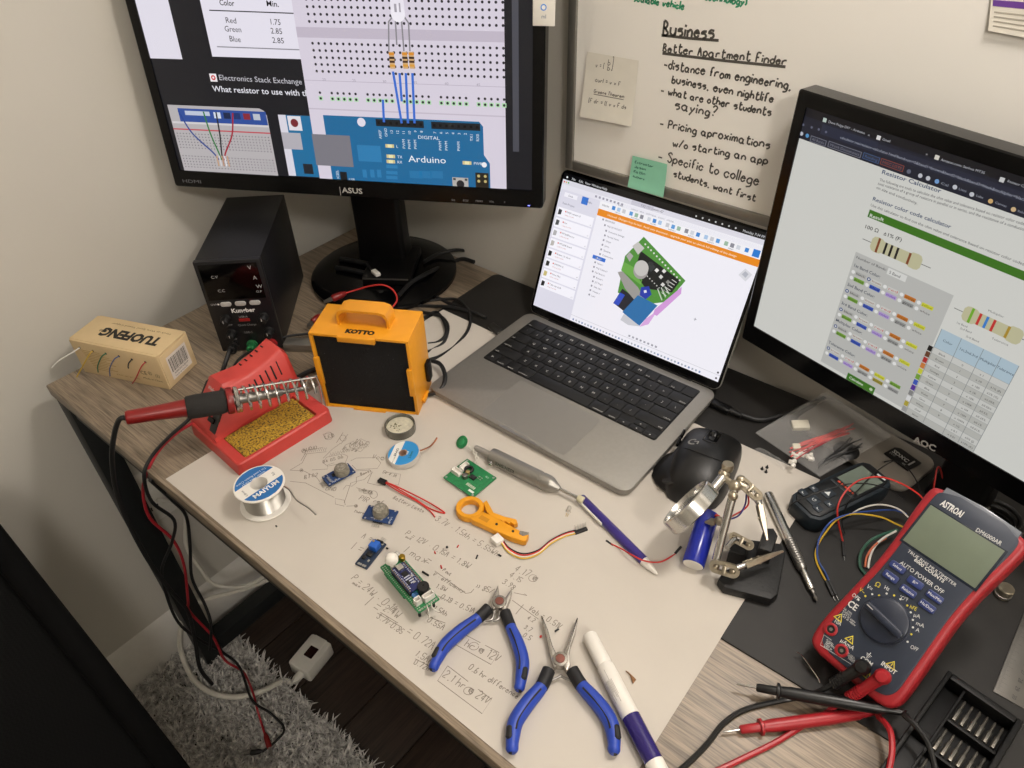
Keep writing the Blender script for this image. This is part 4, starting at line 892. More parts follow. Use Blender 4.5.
for s_, k, p0, p1, hk in (('3.7V * 1.5Ah = 5.55Wh', K4, (540, 112), (888, 322), 1.15), ('P = 12V * 0.15A = 1.8W', K4, (368, 196), (728, 390), 1.1), ('out', K4, (372, 212), (400, 226), .9), ('I max', K4, (362, 296), (478, 362), 1.1), ('=', K4, (470, 362), (492, 374), 1.2),
    ('P out', K4, (582, 404), (625, 430), 1.2), ('V * efficiency', K4, (528, 428), (700, 530), 1.0), ('>> 85%', K4, (770, 500), (862, 536), 1.1), ('P = 24W * 0.1A', K4, (60, 452), (300, 640), 1.1), ('max', K4, (68, 478), (110, 500), .9), ('1.8W', K4, (545, 500), (600, 520), 1.1), ('0.18 = 0.51A', K4, (570, 560), (755, 645), 1.1), ('I =', K4, (140, 602), (200, 640), 1.2), ('2.4W', K4, (245, 625), (325, 672), 1.2), ('1.5Ah', K4, (530, 625), (600, 660), 1.1),
    ('3.7V*0.85', K3, (282, 212), (372, 272), 1.1), ('= 0.72A', K3, (388, 272), (485, 330), 1.2), ('1.5Ah', K3, (425, 352), (480, 384), 1.1), ('0.72A', K3, (418, 384), (472, 408), 1.1), ('0.55A', K3, (468, 226), (525, 258), 1.1),
    ('2.7 hr @ 12V', K3, (545, 288), (728, 376), 1.1), ('0.6 hr difference', K3, (620, 402), (800, 512), 1.15), ('2.1 hr @ 24V', K3, (525, 430), (690, 532), 1.2),
    ('4.17 @', K3, (790, 40), (868, 80), 1.2), ('4.15', K3, (770, 62), (810, 84), 1.1), ('3.98', K3, (745, 86), (785, 110), 1.1), ('Vab = 0.51V', KP, (640, 238), (820, 350), 1.2), ('4.2', KP, (632, 290), (668, 310), 1.2), ('3.7', KP, (612, 345), (648, 366), 1.2), ('0.5', KP, (606, 392), (646, 416), 1.2),
    ('Battery Lasts', K2, (300, 560), (470, 640), 1.1), ('Therm', K2, (78, 640), (138, 650), 1.0), ('PIR', K2, (105, 568), (150, 582), 1.0), ('ref', K2, (190, 580), (240, 590), .9), ('A =', K4, (120, 215), (170, 235), 1.1), ('I =', K4, (62, 280), (112, 300), 1.1), ('5V 4.1A', K2, (240, 415), (315, 440), 1.0), ('Boost', KB, (320, 205), (368, 190), 1.0), ('R4 10k', KB, (325, 275), (370, 290), 1.0), ('Vcc', KB, (370, 130), (420, 135), 1.0), ('GND', KB, (160, 272), (205, 275), .9), ('AUDIO', KB, (58, 100), (120, 86), 1.1), ('LED', KB, (160, 42), (200, 30), 1.0), ('MCU', KB, (270, 78), (325, 70), 1.1), ('Rx Tx', KB, (236, 90), (300, 100), 1.0), ('D4 D5 D6', KB, (150, 152), (240, 128), 1.0), ('10uF', KB, (285, 60), (345, 74), 1.0), ('D2', KB, (100, 214), (124, 210), 1.0), ('B1', KB, (64, 222), (86, 218), 1.0)):
    pw(s_, k(*p0), k(*p1), hk)
for k, pts in ((K4, [(540, 405), (715, 532), (745, 528), (762, 508)]), (K3, [(285, 196), (375, 248)]), (K3, [(425, 365), (475, 390)]), (K3, [(790, 122), (838, 132), (828, 126)]), (K3, [(590, 265), (735, 342), (705, 386), (575, 312)]), (K3, [(545, 390), (707, 515), (672, 568), (508, 445), (545, 390)]), (KP, [(545, 180), (700, 292)]), (KP, [(612, 205), (565, 262)]), (K4, [(490, 640), (510, 668), (600, 700)]), (K4, [(555, 545), (610, 572)]), (K4, [(230, 640), (330, 700)])):
    pl([k(*p) for p in pts], .7)
for x, y, r_ in ((860, 68, 16), (642, 318, 18), (622, 484, 18)): pl([K3(x + r_ * math.cos(a / 2), y + r_ * .8 * math.sin(a / 2)) for a in range(13)], .6)
# the circuit sketch
for pts in ([(0, 182), (55, 150), (75, 110)], [(0, 182), (62, 186), (120, 215), (135, 235)], [(70, 105), (50, 140)], [(100, 182), (170, 178), (170, 160), (200, 150)], [(0, 232), (70, 240), (200, 305)], [(275, 140), (300, 128), (390, 126), (410, 150), (395, 175), (300, 180), (280, 160)], [(286, 186), (355, 184), (360, 176)], [(255, 345), (300, 343)], [(250, 340), (245, 318), (205, 310), (205, 335), (245, 345)], [(245, 330), (275, 240), (335, 225), (375, 190)], [(240, 270), (255, 250), (280, 255), (300, 240), (300, 215), (340, 200)], [(350, 240), (395, 250), (490, 248), (500, 200), (430, 190)], [(370, 195), (350, 240)], [(150, 130), (190, 90), (230, 60)], [(210, 60), (240, 12)], [(230, 65), (262, 20)], [(295, 100), (320, 70), (350, 66)], [(60, 95), (150, 80)], [(62, 110), (165, 100)], [(240, 100), (250, 70), (290, 50)], [(150, 150), (165, 125), (240, 110), (262, 120), (250, 150), (170, 165), (150, 150)], [(330, 270), (370, 275), (372, 292), (332, 286), (330, 270)], [(150, 20), (185, 14), (195, 34), (160, 42), (150, 20)], [(268, 78), (320, 40), (360, 60), (318, 100), (268, 78)], [(300, 262), (330, 270)]):
    pl([KB(*p) for p in pts], .6)
for x, y, r_ in ((52, 183, 7), (298, 344, 7), (378, 292, 17), (418, 130, 8), (175, 28, 18), (240, 38, 14), (62, 95, 9)): pl([KB(x + r_ * math.cos(a / 2), y + r_ * math.sin(a / 2)) for a in range(14)], .6)
for x in range(70, 168, 9): pl([KB(x, 104 - (x - 70) * .1), KB(x + 5, 90 - (x - 70) * .1)], .5)
for x in range(180, 352, 11): pl([KB(x, 120 - (x - 180) * .25), KB(x + 4, 104 - (x - 180) * .25), KB(x + 9, 118 - (x - 180) * .25)], .5)
for k in range(8): pl([KB(310 + k * 6, 268 + k), KB(313 + k * 6, 282 + k), KB(316 + k * 6, 268 + k)], .5)
c.disc(*a2(*KB(52, 183), PAPZ), 1.3, pen, 2, 8); c.disc(*a2(*KB(300, 344), PAPZ), 1.6, pen, 2, 8)
c.build('pencil_writing', m_print, paper, kind='stuff')

# ------------------------------------------------------------------ wire box
m_card = mat('kraft_card', 'd0b88e', 0.7, var=0.04, scale=30); m_dk = mat('black_print', '141210', 0.6)
t = thing('wire_box', 'tan cardboard box of hookup wire with wire ends sticking out of its side', 'box', (15, 49, 0), 21.3)
BW, BD, BH = 146, 62, 57
MB().box(0, BW, 0, BD, 0, BH, ch=1.2).build('carton', m_card, t)
MB().box(-1.0, BW + 1.0, 3, BD - 3, BH - 0.6, BH + 0.8, ch=.3).build('lid_flap', m_card, t)
MB().box(BW - .2, BW + 1.0, 2, BD - 2, 2, BH - 3, ch=.3).build('end_flap', m_card, t)
c = Canvas(lambda u, v, z: Vector((u, v, BH + .8 + z)))
c.text('TUOFENG', 128, 37, 24, '17140f', 1, 'l', ang=180, bold=.055, fit=96); c.text('\u00ae', 32, 33, 7, '17140f', 1, 'l', ang=180); c.text('Hook up Wire Spool Tinned Copper', 132, 50, 4.6, '5a4526', 1, 'l', ang=180, fit=100)
c.build('lettering', m_print, t)
c = Canvas(lambda u, v, z: Vector((BW + 1.0 + z, u, v)))
c.rect(12, 9, 52, 46, 'd9d0c6', 1); x = 15
while x < 49:
    w_ = rnd.choice((.5, .8, 1.3)); c.rect(x, 20, x + w_, 42, '2a2724', 2); x += w_ + rnd.choice((.5, .8, 1.1))
c.text('X002K4ZJ5P', 17, 15.5, 4, '2a2724', 2, fit=30); c.text('Hook up wire kit', 17, 11, 3, '2a2724', 2, fit=26)
c.build('barcode_label', m_print, t, label='white barcode label')
c = Canvas(lambda u, v, z: Vector((u, -z, v)))
for k in range(11): c.rect(14 + k * 1.2, 42 - k * 3.1, 46 + (k * 7) % 22, 43 - k * 3.1, 'b09058', 1)
c.text('CE', 106, 20, 9, '4a3c22', 1, bold=.01); c.text('\u00ae', 119, 21, 9, '4a3c22', 1); c.text('(2)', 130, 20, 7, '4a3c22', 1); c.text('Made in China', 107, 12, 4.4, '4a3c22', 1, fit=32); c.text('30 AWG  600V  80C  UL1007', 60, 8, 3.4, 'a07c44', 1, fit=40)
c.build('side_print', m_print, t)
WIRES = (('white', 'd8d6d0', [(14, 0, 46), (10, -7, 44), (-6, -22, 36), (-16, -30, 27)]), ('yellow', 'c8a63a', [(36, 0, 45), (33, -5, 42), (22, -14, 26), (8, -20, 8)]), ('green', '2a6b4a', [(58, 0, 45), (55, -6, 43), (45, -10, 28), (36, -7, 13)]), ('blue', '5a6690', [(80, 0, 45), (76, -6, 43), (64, -9, 27), (55, -7, 10)]), ('black', '17171a', [(101, 0, 44), (100, -6, 42), (97, -7, 36), (95, -6, 32)]), ('red', 'b02a26', [(123, 0, 44), (120, -7, 40), (108, -12, 22), (92, -8, 6)]))
for cn, hxx, pts in WIRES:
    w_ = MB().tube(pts, .85, 6, 5).build('wire_end', mat('wire_' + cn, hxx, 0.45), t, label='%s wire end' % cn)
    MB().cyl(1.7, 0, .3, T(pts[0][0], 0, pts[0][2] , 90), 10).build('hole', m_dk, w_)

# ------------------------------------------------------------------ bench power supply
t = thing('power_supply', 'black bench power supply box standing under the left monitor', 'power supply', (136, 199, 0), 43)
PW, PD, PHH = 88, 195, 151
m_psu = mat('matt_black_enamel', '131316', 0.42, var=0.1)
MB().box(0, PW, 2, PD, 4, PHH, ch=1.5).build('case', m_psu, t)
MB().box(-.6, PW + .6, -3, 5, 3, PHH + .6, ch=1.5).build('front_panel', mat('panel_black', '17171a', 0.35), t)
for x in (10, 78):
    for y in (12, 168): MB().cyl(6, 0, 4, T(x, y, 0), 12).build('foot', m_rubber, t)
fm = T(0, -3, 0, 90)
MB().box(5, 83, 91, 147, 0, .7, fm, .3).build('display', mat('display_glass', '030304', 0.12), t)
c = Canvas(lambda u, v, z: Vector((u, -3.8 - z, v)))
for s_, x, y, sz in (('C.V', 18, 126, 6), ('C.C', 21, 104, 6), ('V', 70, 137, 8), ('A', 73, 121, 8), ('W', 74, 107, 8), ('O.P', 72, 100, 5)): c.text(s_, x, y, sz, 'b8b8b8', 0)
c.build('display_marks', m_print, t)
c = Canvas(lambda u, v, z: Vector((u, -3.05 - z, v)))
c.text('Kungber', 30, 69, 9.5, 'e8e8e6', 0, bold=.03); c.text('OVP', 5, 82.5, 4.5, 'b8b8b8', 0); c.disc(15.5, 84, 1.5, 'e8e8e6', 0, 8); c.text('USB-A', 38, 60, 4.4, 'b0b0b0', 0); c.text('Quick Charge', 33, 46, 4.6, '8a8a8a', 0); c.text('USB-C', 39, 33, 4.2, '8a8a8a', 0); c.text('fine', 20, 48, 4, 'a0a0a0', 0); c.text('adj', 66, 48, 4, 'a0a0a0', 0); c.text('fine', 20, 23, 4, 'a0a0a0', 0); c.text('adj', 66, 23, 4, 'a0a0a0', 0); c.text('- GND +', 36, 4.5, 4, 'a0a0a0', 0)
c.build('panel_print', m_print, t, kind='stuff')
m_btn = mat('button_grey', 'b9b7b4', 0.4)
for x in (26, 46, 66): MB().prism([(x + a, 84 + b_) for a, b_ in rrect(15, 7, 3.2, 4)], 0, 1.8, fm, .6, 0).build('button', m_btn, t)
m_knob = mat('knob_black', '0c0c0d', 0.5)
for x, y in ((19, 59), (72, 59), (21, 34), (74, 34)):
    k_ = MB().lathe([(8, 0), (7.6, 1.5), (6.6, 2), (6, 12), (5.4, 13)], 20, T(x, -3, y, 90)).build('knob', m_knob, t)
    MB().box(x - .5, x + .5, -16.3, -15.9, y + 1, y + 5).build('pointer', m_btn, k_)
MB().box(37, 52, 54, 58.5, 0, .8, fm).build('usb_socket', mat('usb_red', '9a1f1c', 0.5), t, label='red USB socket')
for x, cn, hxx in ((18, 'black', '101011'), (45, 'green', '1e6b3c'), (73, 'red', '9a1f20')):
    MB().lathe([(8, 0), (8, 2), (5.6, 3), (6.4, 13), (5.0, 14), (2.6, 14), (2.6, 11)], 20, T(x, -3, 13, 90)).build('binding_post', mat('post_' + cn, hxx, 0.4), t, label='%s binding post' % cn)

# ------------------------------------------------------------------ solder fume fan
m_or = mat('orange_enamel', 'e59a1f', 0.38, var=0.03); m_foam = mat('black_foam', '101012', 0.95, var=0.9, scale=320, bump=0.8, bscale=420)
_r = [n for n in m_foam.node_tree.nodes if n.type == 'VALTORGB'][0]; _r.color_ramp.elements[0].position = .66; _r.color_ramp.elements[1].position = .74; _r.color_ramp.elements[0].color = hx('08080a') + (1,); _r.color_ramp.elements[1].color = hx('4a4a4e') + (1,)
t = thing('fume_extractor', 'orange desktop fume fan with black foam filter standing behind the soldering stand', 'fan', (351, 211, 0), 28.7)
FW, FD, FH = 128, 66, 121
o_ = MB()
for x0, x1, z0, z1 in ((0, 4, 0, FH), (FW - 4, FW, 0, FH)): o_.box(x0, x1, 0, FD, z0, z1, ch=.8)
MB().box(0, FW, 0, FD, FH - 4, FH, ch=1.2).build('top_panel', m_or, t)
MB().box(0, 4, 0, FD, 0, FH - 4.1, ch=.8).build('side_panel', m_or, t); MB().box(FW - 4, FW, 0, FD, 0, FH - 4.1, ch=.8).build('side_panel', m_or, t)
MB().box(4.1, FW - 4.1, 0, FD, 0, 4, ch=.8).build('bottom_panel', m_or, t); MB().box(4.1, FW - 4.1, FD - 4, FD, 4.1, FH - 4.1).build('rear_grille', m_satin, t)
MB().box(4.3, FW - 4.3, 3.0, 20, 4.3, FH - 4.3, ch=1).build('foam_filter', m_foam, t)
for x0, x1, z0, z1 in ((38, 86, FH - 8, FH), (40, 84, 0, 6), (-.1, 7, 40, 84), (FW - 7, FW + .1, 36, 78)): MB().box(x0, x1, -3, 2.2, z0, z1, ch=.8).build('filter_clip', m_or, t)
hp = []
for x, z in ((32, 0), (32, 12), (35, 18), (42, 21), (FW - 42, 21), (FW - 35, 18), (FW - 32, 12), (FW - 32, 0)): hp.append((x, z))
MB().loft([[(x, y, FH + z) for x, y, z in ((a[0] + n[0], 22, a[1] + n[1]), (a[0] + n[0], 46, a[1] + n[1]), (a[0] - n[0], 46, a[1] - n[1]), (a[0] - n[0], 22, a[1] - n[1]))] for a, n in [(p, ((-1.6 if p[0] < FW / 2 else 1.6) * (1 if p[1] < 20 else .3), 0 if p[1] < 15 else 1.5)) for p in hp]]).build('handle', m_or, t)
c = Canvas(lambda u, v, z: Vector((u, v, FH + z))); c.text('KOTTO', FW / 2, 7, 10.5, '15130e', 0, 'c', bold=.08); c.build('lettering', m_print, t)
MB().box(FW - .2, FW + 6, 44, 58, 22, 52, ch=2).build('switch_box', m_satin, t)
MB().box(FW - .2, FW + 4, 20, 40, 6, 12, ch=1).build('side_tab', m_or, t)

# ------------------------------------------------------------------ soldering stand
m_red = mat('coral_red_plastic', 'c4403a', 0.4, var=0.03); m_redd = mat('red_plastic', '7e1715', 0.35, var=0.04)
SO = (316, 136, 0); SR = -4
t = thing('soldering_stand', 'red soldering station with a yellow sponge tray and black slanted panel', 'soldering stand', SO, SR)
SW, SD, SH = 121, 136, 20
hw, hd = SW / 2, SD / 2; wx0, wx1, wy0, wy1 = -2, hw - 6, -hd + 14, hd - 18
o1 = [(x, y, z) for z in (0,) for x, y in rrect(SW, SD, 5, 3)]
def rr(w_, d_, r_, cx, cy, z): return [(x + cx, y + cy, z) for x, y in rrect(w_, d_, r_, 3)]
wc = ((wx0 + wx1) / 2, (wy0 + wy1) / 2); ww, wd = wx1 - wx0, wy1 - wy0
MB().loft([rr(SW, SD, 6, 0, 0, 0), rr(SW - 2, SD - 2, 6, 0, 0, SH - 1.5), rr(SW - 5, SD - 5, 5, 0, 0, SH), rr(ww, wd, 2, *wc, SH), rr(ww - 2, wd - 2, 2, *wc, SH - 12)], None, True, True).build('tray', m_red, t)
hs = []
for y, h_, x1 in ((-64, 22, 2), (-60, 30, 1), (-24, 72, -6), (10, 68, -6), (38, 75, -5), (60, 83, -4), (66, 74, -4)):
    hs.append([(-hw + 1, y, SH - 1), (x1 + 4, y, SH - 1), (x1 + 2, y, SH + 6), (x1 - 14, y, h_ - 4), (x1 - 19, y, h_), (-hw + 9, y, h_), (-hw + 2, y, h_ - 6)])
hb_ = MB().loft(hs).build('housing', m_red, t)
for k in range(6):
    y = 6 + k * 8.5; h_ = 68 + (y - 10) * .27
    for xa, za, xb, zb in ((-hw + 12, h_ + .3, -hw + 17, h_ + .3), (-17.4, h_ - 9, -10.4, h_ - 27)):
        MB().rod((xa, y, za), (xb, y, zb), 1.1, 1.1, 6).build('vent', m_dk, hb_)
MB().loft([[(-hw + 5, -60.5 + 1 - .8, 27), (-2, -59.5 - .8, 27), (-8, -30, 65), (-14, -26, 69.5), (-hw + 10, -26, 69.5), (-hw + 5, -30, 65)][::1], [(-hw + 5, -59, 27), (-2, -58, 27), (-8, -28, 63), (-14, -24, 67.5), (-hw + 10, -24, 67.5), (-hw + 5, -28, 63)]]).build('control_panel', mat('panel_satin', '161617', 0.35), t)
pn = T(-34, -44.5, 46.5, 49)
MB().lathe([(9, 0), (8.5, 4), (7.5, 9), (6.6, 9.6)], 20, pn).build('temperature_knob', m_knob, t)
MB().slab(12, 6, 3, 1, .5, T(-16, -52, 37, 49)).build('power_switch', m_gloss, t)
c = Canvas(lambda u, v, z: (T(-30, -34.5, 59, 49) @ Vector((u, v, z + .9)))); c.text('Weller', -16, 2, 6, 'd0cdc8', 0, bold=.01); c.build('lettering', m_print, t)
m_sp = mat('yellow_sponge', 'c49a24', 0.95, var=0.5, scale=420, bump=1.0, bscale=300)
nt = m_sp.node_tree; rp_ = [n for n in nt.nodes if n.type == 'VALTORGB'][0]
rp_.color_ramp.elements[0].color = hx('4c3a20') + (1,); rp_.color_ramp.elements[0].position = .36; rp_.color_ramp.elements[1].position = .56; rp_.color_ramp.elements[1].color = hx('b9932c') + (1,)
q = MB(); N = 12; vs = []; fs = []; rr_ = random.Random(2)
sw_, sd_ = ww - 4, wd - 4
for j in range(N + 1):
    for i in range(N + 1): e_ = i in (0, N) or j in (0, N); vs.append((wc[0] + (i / N - .5) * sw_, wc[1] + (j / N - .5) * sd_, SH - (3 if e_ else .6) + rr_.uniform(-1.0, 1.0)))
for j in range(N):
    for i in range(N): a = j * (N + 1) + i; fs.append((a, a + 1, a + N + 2, a + N + 1))
rim = [j * (N + 1) for j in range(N, 0, -1)]; rim = list(range(0, N + 1)) + [j * (N + 1) + N for j in range(1, N + 1)] + [N * (N + 1) + i for i in range(N - 1, -1, -1)] + rim[1:]
k0 = len(vs)
for i in rim: vs.append((vs[i][0], vs[i][1], SH - 11.9))
for i in range(len(rim)): j = (i + 1) % len(rim); fs.append((rim[j], rim[i], k0 + i, k0 + j))
fs.append(tuple(range(k0 + len(rim) - 1, k0 - 1, -1)))
sp_ = q.add(vs, fs).build('cleaning_sponge', m_sp, None, (SO[0], SO[1], 0), SR); tag(sp_, 'yellow scorched cleaning sponge in the red stand tray', 'sponge')
# iron and its coil holder: one straight axis from the handle's end to the coil's end
def iron_h(f): return 96 + (60 - 96) * f
IA, IB = at(125, 418, 96), at(313, 387, 62); ID = (IB - IA); IL = ID.length; IM = frame_z(ID)
so_m = (Matrix.Translation(SO) @ Matrix.Rotation(R(SR), 4, 'Z')).inverted()
def on_axis(px):
    best = min((i / 400 for i in range(401)), key=lambda f: abs(proj_x(IA + ID * f) - px)); return best * IL
def proj_x(p):
    d = p - CAMC; x, y, z = (sum(CAMX[j][i] * d[i] for i in range(3)) for j in range(3)); return 512 + FPX * x / -z
l1_, l2_, l3_, l4_ = on_axis(187), on_axis(226), on_axis(233), on_axis(246)
t2 = thing('soldering_iron', 'soldering iron with red handle and black grip resting in the steel coil', 'soldering iron', IA)
m_chrome = mat('bright_steel', 'c9c7c2', 0.22, 0.95, var=0.03); m_dull = mat('dull_steel', '8e8b86', 0.38, 0.9, var=0.06)
MB().lathe([(3, 0), (7.5, 1), (8.2, 4), (8.6, 30), (10.2, l1_ - 6), (11, l1_)], 24, IM).build('handle', m_redd, t2)
MB().lathe([(12, l1_ - 1), (13.6, l1_ + 1), (14.2, l1_ + 10), (14.2, l2_ - 5), (12.8, l2_)], 24, IM).build('grip', mat('foam_grip', '242220', 0.9, bump=0.3, bscale=700), t2)
MB().lathe([(10, l2_), (15.6, l2_ + .5), (16.4, l2_ + 3), (15.6, l3_), (10, l3_)], 24, IM).build('collar', m_redd, t2)
MB().lathe([(6, l3_), (6, l4_ + 10), (5, l4_ + 40), (3, l4_ + 44), (2.6, IL - 12), (.5, IL - 4)], 16, IM).build('barrel', m_dull, t2)
hold = MB(); P = []; turns = 10.5; L0 = l3_ + 3
for k in range(int(turns * 16) + 1):
    a = k / 16 * 2 * math.pi; f = k / (turns * 16); zz = L0 + (IL - L0) * (0 if f < 0 else (f * 8 / turns * .14 if f < .25 else .05 + (f - .25) / .75 * .95)); r_ = 14.6 - 1.0 * f
    P.append(IA + IM.to_3x3() @ Vector((r_ * math.cos(a), r_ * math.sin(a), zz)))
hold.tube([so_m @ p for p in P], 1.7, 6, 1); hold.build('coil_holder', m_chrome, t)
pe = P[-1]; top_ = IA + IM.to_3x3() @ Vector((-13.6, 0, IL)) ; foot_ = at(322, 404, SH)
MB().tube([so_m @ p for p in (IA + IM.to_3x3() @ Vector((0, 14.2, L0 + 4)), IA + IM.to_3x3() @ Vector((0, 14.4, IL - 4)), IA + IM.to_3x3() @ Vector((0, 12.5, IL + 5)), foot_ + Vector((0, 3, 14)), foot_ + Vector((0, 0, -2)))], 1.3, 6, 4).build('coil_stay', m_chrome, t)
m_cb = mat('black_cable', '141415', 0.5, var=0.1)
ce = IA - ID.normalized() * 2
cable('iron_cord', [ce + ID * .02, ce - ID * .02 + Vector((0, 0, -1)), at(114, 436, 74), at(112, 458, 40), at(116, 490, -30), at(128, 522, -90), at(147, 558, -160), at(170, 590, -240), at(188, 612, -300), at(195, 640, -360), at(200, 668, -420), at(212, 684, -480)], 3.0, m_cb, 'black soldering iron cord hanging over the desk front edge', 'cord')
# red and black test leads of the supply, hanging over the edge
m_wr = mat('red_wire', 'a01f2a', 0.45); m_wr2 = mat('bright_red_wire', 'c8302a', 0.45)
def leads():
    red = [at(208, 402, 18), at(196, 420, 20), at(178, 432, 14), at(160, 449, 9), at(148, 470, -2), at(143, 492, -60), at(150, 518, -110), at(173, 540, -170), at(184, 565, -230), at(188, 600, -320), at(190, 612, -350), at(213, 637, -420), at(225, 660, -500), at(243, 672, -560), at(252, 690, -640), at(258, 712, -690), at(265, 735, -698)]
    blk = [at(205, 398, 22), at(190, 418, 24), at(170, 436, 16), at(152, 456, 10), at(144, 476, -4), at(152, 502, -70), at(174, 520, -120), at(172, 542, -170), at(162, 568, -230), at(165, 590, -280), at(178, 622, -350), at(200, 640, -420), at(222, 652, -480), at(240, 668, -540), at(252, 700, -640), at(270, 713, -690), at(284, 728, -698), at(277, 740, -698), at(262, 752, -698)]
    b2 = [at(150, 480, -6), at(172, 500, -70), at(186, 516, -120), at(190, 545, -180), at(192, 578, -240), at(205, 605, -300), at(211, 625, -340), at(210, 650, -400)]
    cable('test_lead', red, 2.1, m_wr, 'thin red test lead draped over the desk edge down to the grey rug', 'cable')
    cable('test_lead', blk, 2.3, m_cb, 'thin black test lead twisting beside the red one down to the rug', 'cable')
    cable('cord', b2, 2.3, m_cb, 'short black cord hanging right of the red lead beside the desk rail', 'cord')
leads()
def alligator(name, label, tip, tail, m, w_=5.0):
    tip, tail = Vector(tip), Vector(tail); d = tail - tip; L = d.length; M_ = Matrix.Translation(-(tip)) ; t = thing(name, label, 'clip', tip); F = frame_z(d)
    q = MB()
    for s_ in (-1, 1): q.loft([[(x, s_ * (.4 + y * k), z) for x, y in ((-w_ * .35 * k, 0), (w_ * .35 * k, 0), (w_ * .35 * k, w_ * .3), (-w_ * .35 * k, w_ * .3))] for z, k in ((0, .6), (L * .45, 1.0))], F)
    q.build('jaws', m_dull, t, kind='stuff')
    MB().lathe([(w_ * .5, L * .35), (w_ * .72, L * .42), (w_ * .68, L * .8), (w_ * .35, L)], 12, F).build('boot', m, t)
    return t
alligator('alligator_clip', 'red alligator clip lying on the grey rug at the lead end', at(272, 756, -697), at(265, 733, -697), m_redd, 7)
alligator('alligator_clip', 'black alligator clip lying on the grey rug beside the red one', at(244, 754, -697), at(262, 751, -697), m_rubber, 7)
alligator('alligator_clip', 'red alligator clip lying behind the orange fan handle', at(324, 302, 24), at(346, 293, 24), m_redd, 8)
alligator('alligator_clip', 'red alligator clip by the left side of the orange fan', at(308, 326, 10), at(320, 315, 12), m_redd, 7)
cable('red_wire', [at(346, 293, 24), at(356, 290, 26), at(370, 286, 34), at(383, 285, 36), at(393, 290, 30), at(397, 300, 22), at(390, 310, 14)], 1.3, m_wr2, 'red wire arching behind the orange fan', 'wire')
cable('black_cable', [at(231, 342, 18), at(229, 352, 14), at(225, 364, 6), at(222, 374, 3.4), at(224, 382, 3.4), at(236, 384, 3.4)], 3.2, m_cb, 'thick black cable dropping from the power supply front post', 'cable')
cable('black_cable', [at(228, 378, 3), at(240, 358, 6), at(262, 347, 16), at(285, 337, 14), at(305, 334, 8), at(325, 331, 3), at(345, 326, 3)], 1.8, m_cb, 'thin black cable running from behind the red stand to the orange fan', 'cable')
cable('black_cable', [at(296, 378, 4), at(310, 371, 4), at(322, 367, 4)], 3.4, m_cb, 'short piece of thick black cable between red stand and fan', 'cable')
t = thing('metal_bar', 'grey metal bar lying between the power supply and the orange fan', 'bar', at(302, 349, 0), 33)
MB().box(-24, 30, -8, 10, 0, 13, ch=1).build('body', mat('satin_bar', '8f8c84', 0.35, 0.7), t); MB().box(-24.5, 30.5, -8.6, -8, 4, 6).build('groove', m_dull, t)

# ------------------------------------------------------------------ hub and cable tangle by the left monitor
hc = at(393, 268, 17)
t = thing('usb_hub', 'black flat box lying on the round monitor base with plugs in it', 'usb hub', (hc.x, hc.y, 17.2), 62)
MB().slab(78, 104, 12, 4, 1.2, T(0, 0, 0, rz=-28)).build('body', m_satin, t); MB().box(-22, 22, 42, 43, 4, 8).build('slot', m_dk, t)
MB().box(-37, 37, -52.4, -51.6, 9, 11.5, T(0, 0, 0, rz=-28)).build('bright_edge', m_dull, t, label='bright edge trim')
c = Canvas(lambda u, v, z: T(0, 0, 12, rz=-90) @ Vector((u, v, z))); c.text('anker', -8, 0, 6, '4c4c50', 0); 
t2_ = thing('usb_plug', 'white plug in the black box on the monitor base', 'plug', at(376, 273, 34))
F = frame_z(at(383, 279, 20) - at(371, 269, 20)); MB().prism(rrect(9, 6, 2, 3), -9, 8, F, 1).build('body', m_plastic, t2_); MB().tube([F @ Vector((0, 0, -9)), F @ Vector((0, 0, -18)), F @ Vector((4, 0, -40))], 2, 8).build('cord', m_cb, t2_)
for k, (x, y) in enumerate(((362, 261), (358, 270))): cable('usb_cable', [at(x - 22, y - 2, 19), at(x - 8, y, 21), at(x + 6, y + 3, 22), at(x + 16, y + 6, 22)], 4.2, m_cb, ('upper' if k == 0 else 'lower') + ' black plug lead running to the box on the monitor base', 'cable')
loops = [([(424, 262), (438, 254), (456, 250), (470, 252), (478, 256)], 'black cable rising from the monitor base to the back wall', 3.0),
 ([(398, 296), (412, 282), (430, 272), (448, 264), (462, 259), (474, 262)], 'black cable crossing the monitor base edge behind the fan', 3.4),
 ([(420, 282), (430, 292), (442, 300), (456, 306)], 'short black cable slanting toward the desk mat corner', 2.6),
 ([(398, 304), (420, 302), (445, 299), (460, 301), (470, 314), (468, 330), (455, 346), (440, 356), (428, 360)], 'black cable making the widest loop right of the fan', 2.4),
 ([(402, 306), (425, 306), (450, 307), (472, 312), (486, 318)], 'black cable running straight to the laptop left side', 2.6),
 ([(424, 318), (436, 312), (444, 322), (446, 334), (438, 342), (428, 344)], 'black cable coil loop nearest the fan', 2.4),
 ([(422, 312), (440, 316), (448, 326), (444, 342), (432, 350), (426, 352)], 'black cable coil loop outside the nearest one', 2.4),
 ([(428, 360), (440, 364), (445, 376), (442, 388), (432, 394), (424, 394)], 'black cable curling into the fan right side', 3.0)]
for i, (pts, lb, r_) in enumerate(loops):
    cable('black_cable', [at(x, y, (20 if i < 2 and k < 3 else 5 + 4 * math.sin(k * 1.3 + i)) if i != 7 else 12 + 5 * math.sin(k)) for k, (x, y) in enumerate(pts)], r_, m_cb, lb)
t = thing('usb_c_plug', 'black plug pushed in the laptop left side', 'plug', at(497, 330, 8)); F = frame_z(at(500, 334, 8) - at(486, 323, 8)); MB().prism(rrect(13, 7, 3, 3), -16, 7, F, 1).build('body', mat('dark_plug', '1c1b1a', 0.4), t); MB().prism(rrect(10, 3.5, 1.6, 3), 7, 9.5, F).build('shell', m_chrome, t)
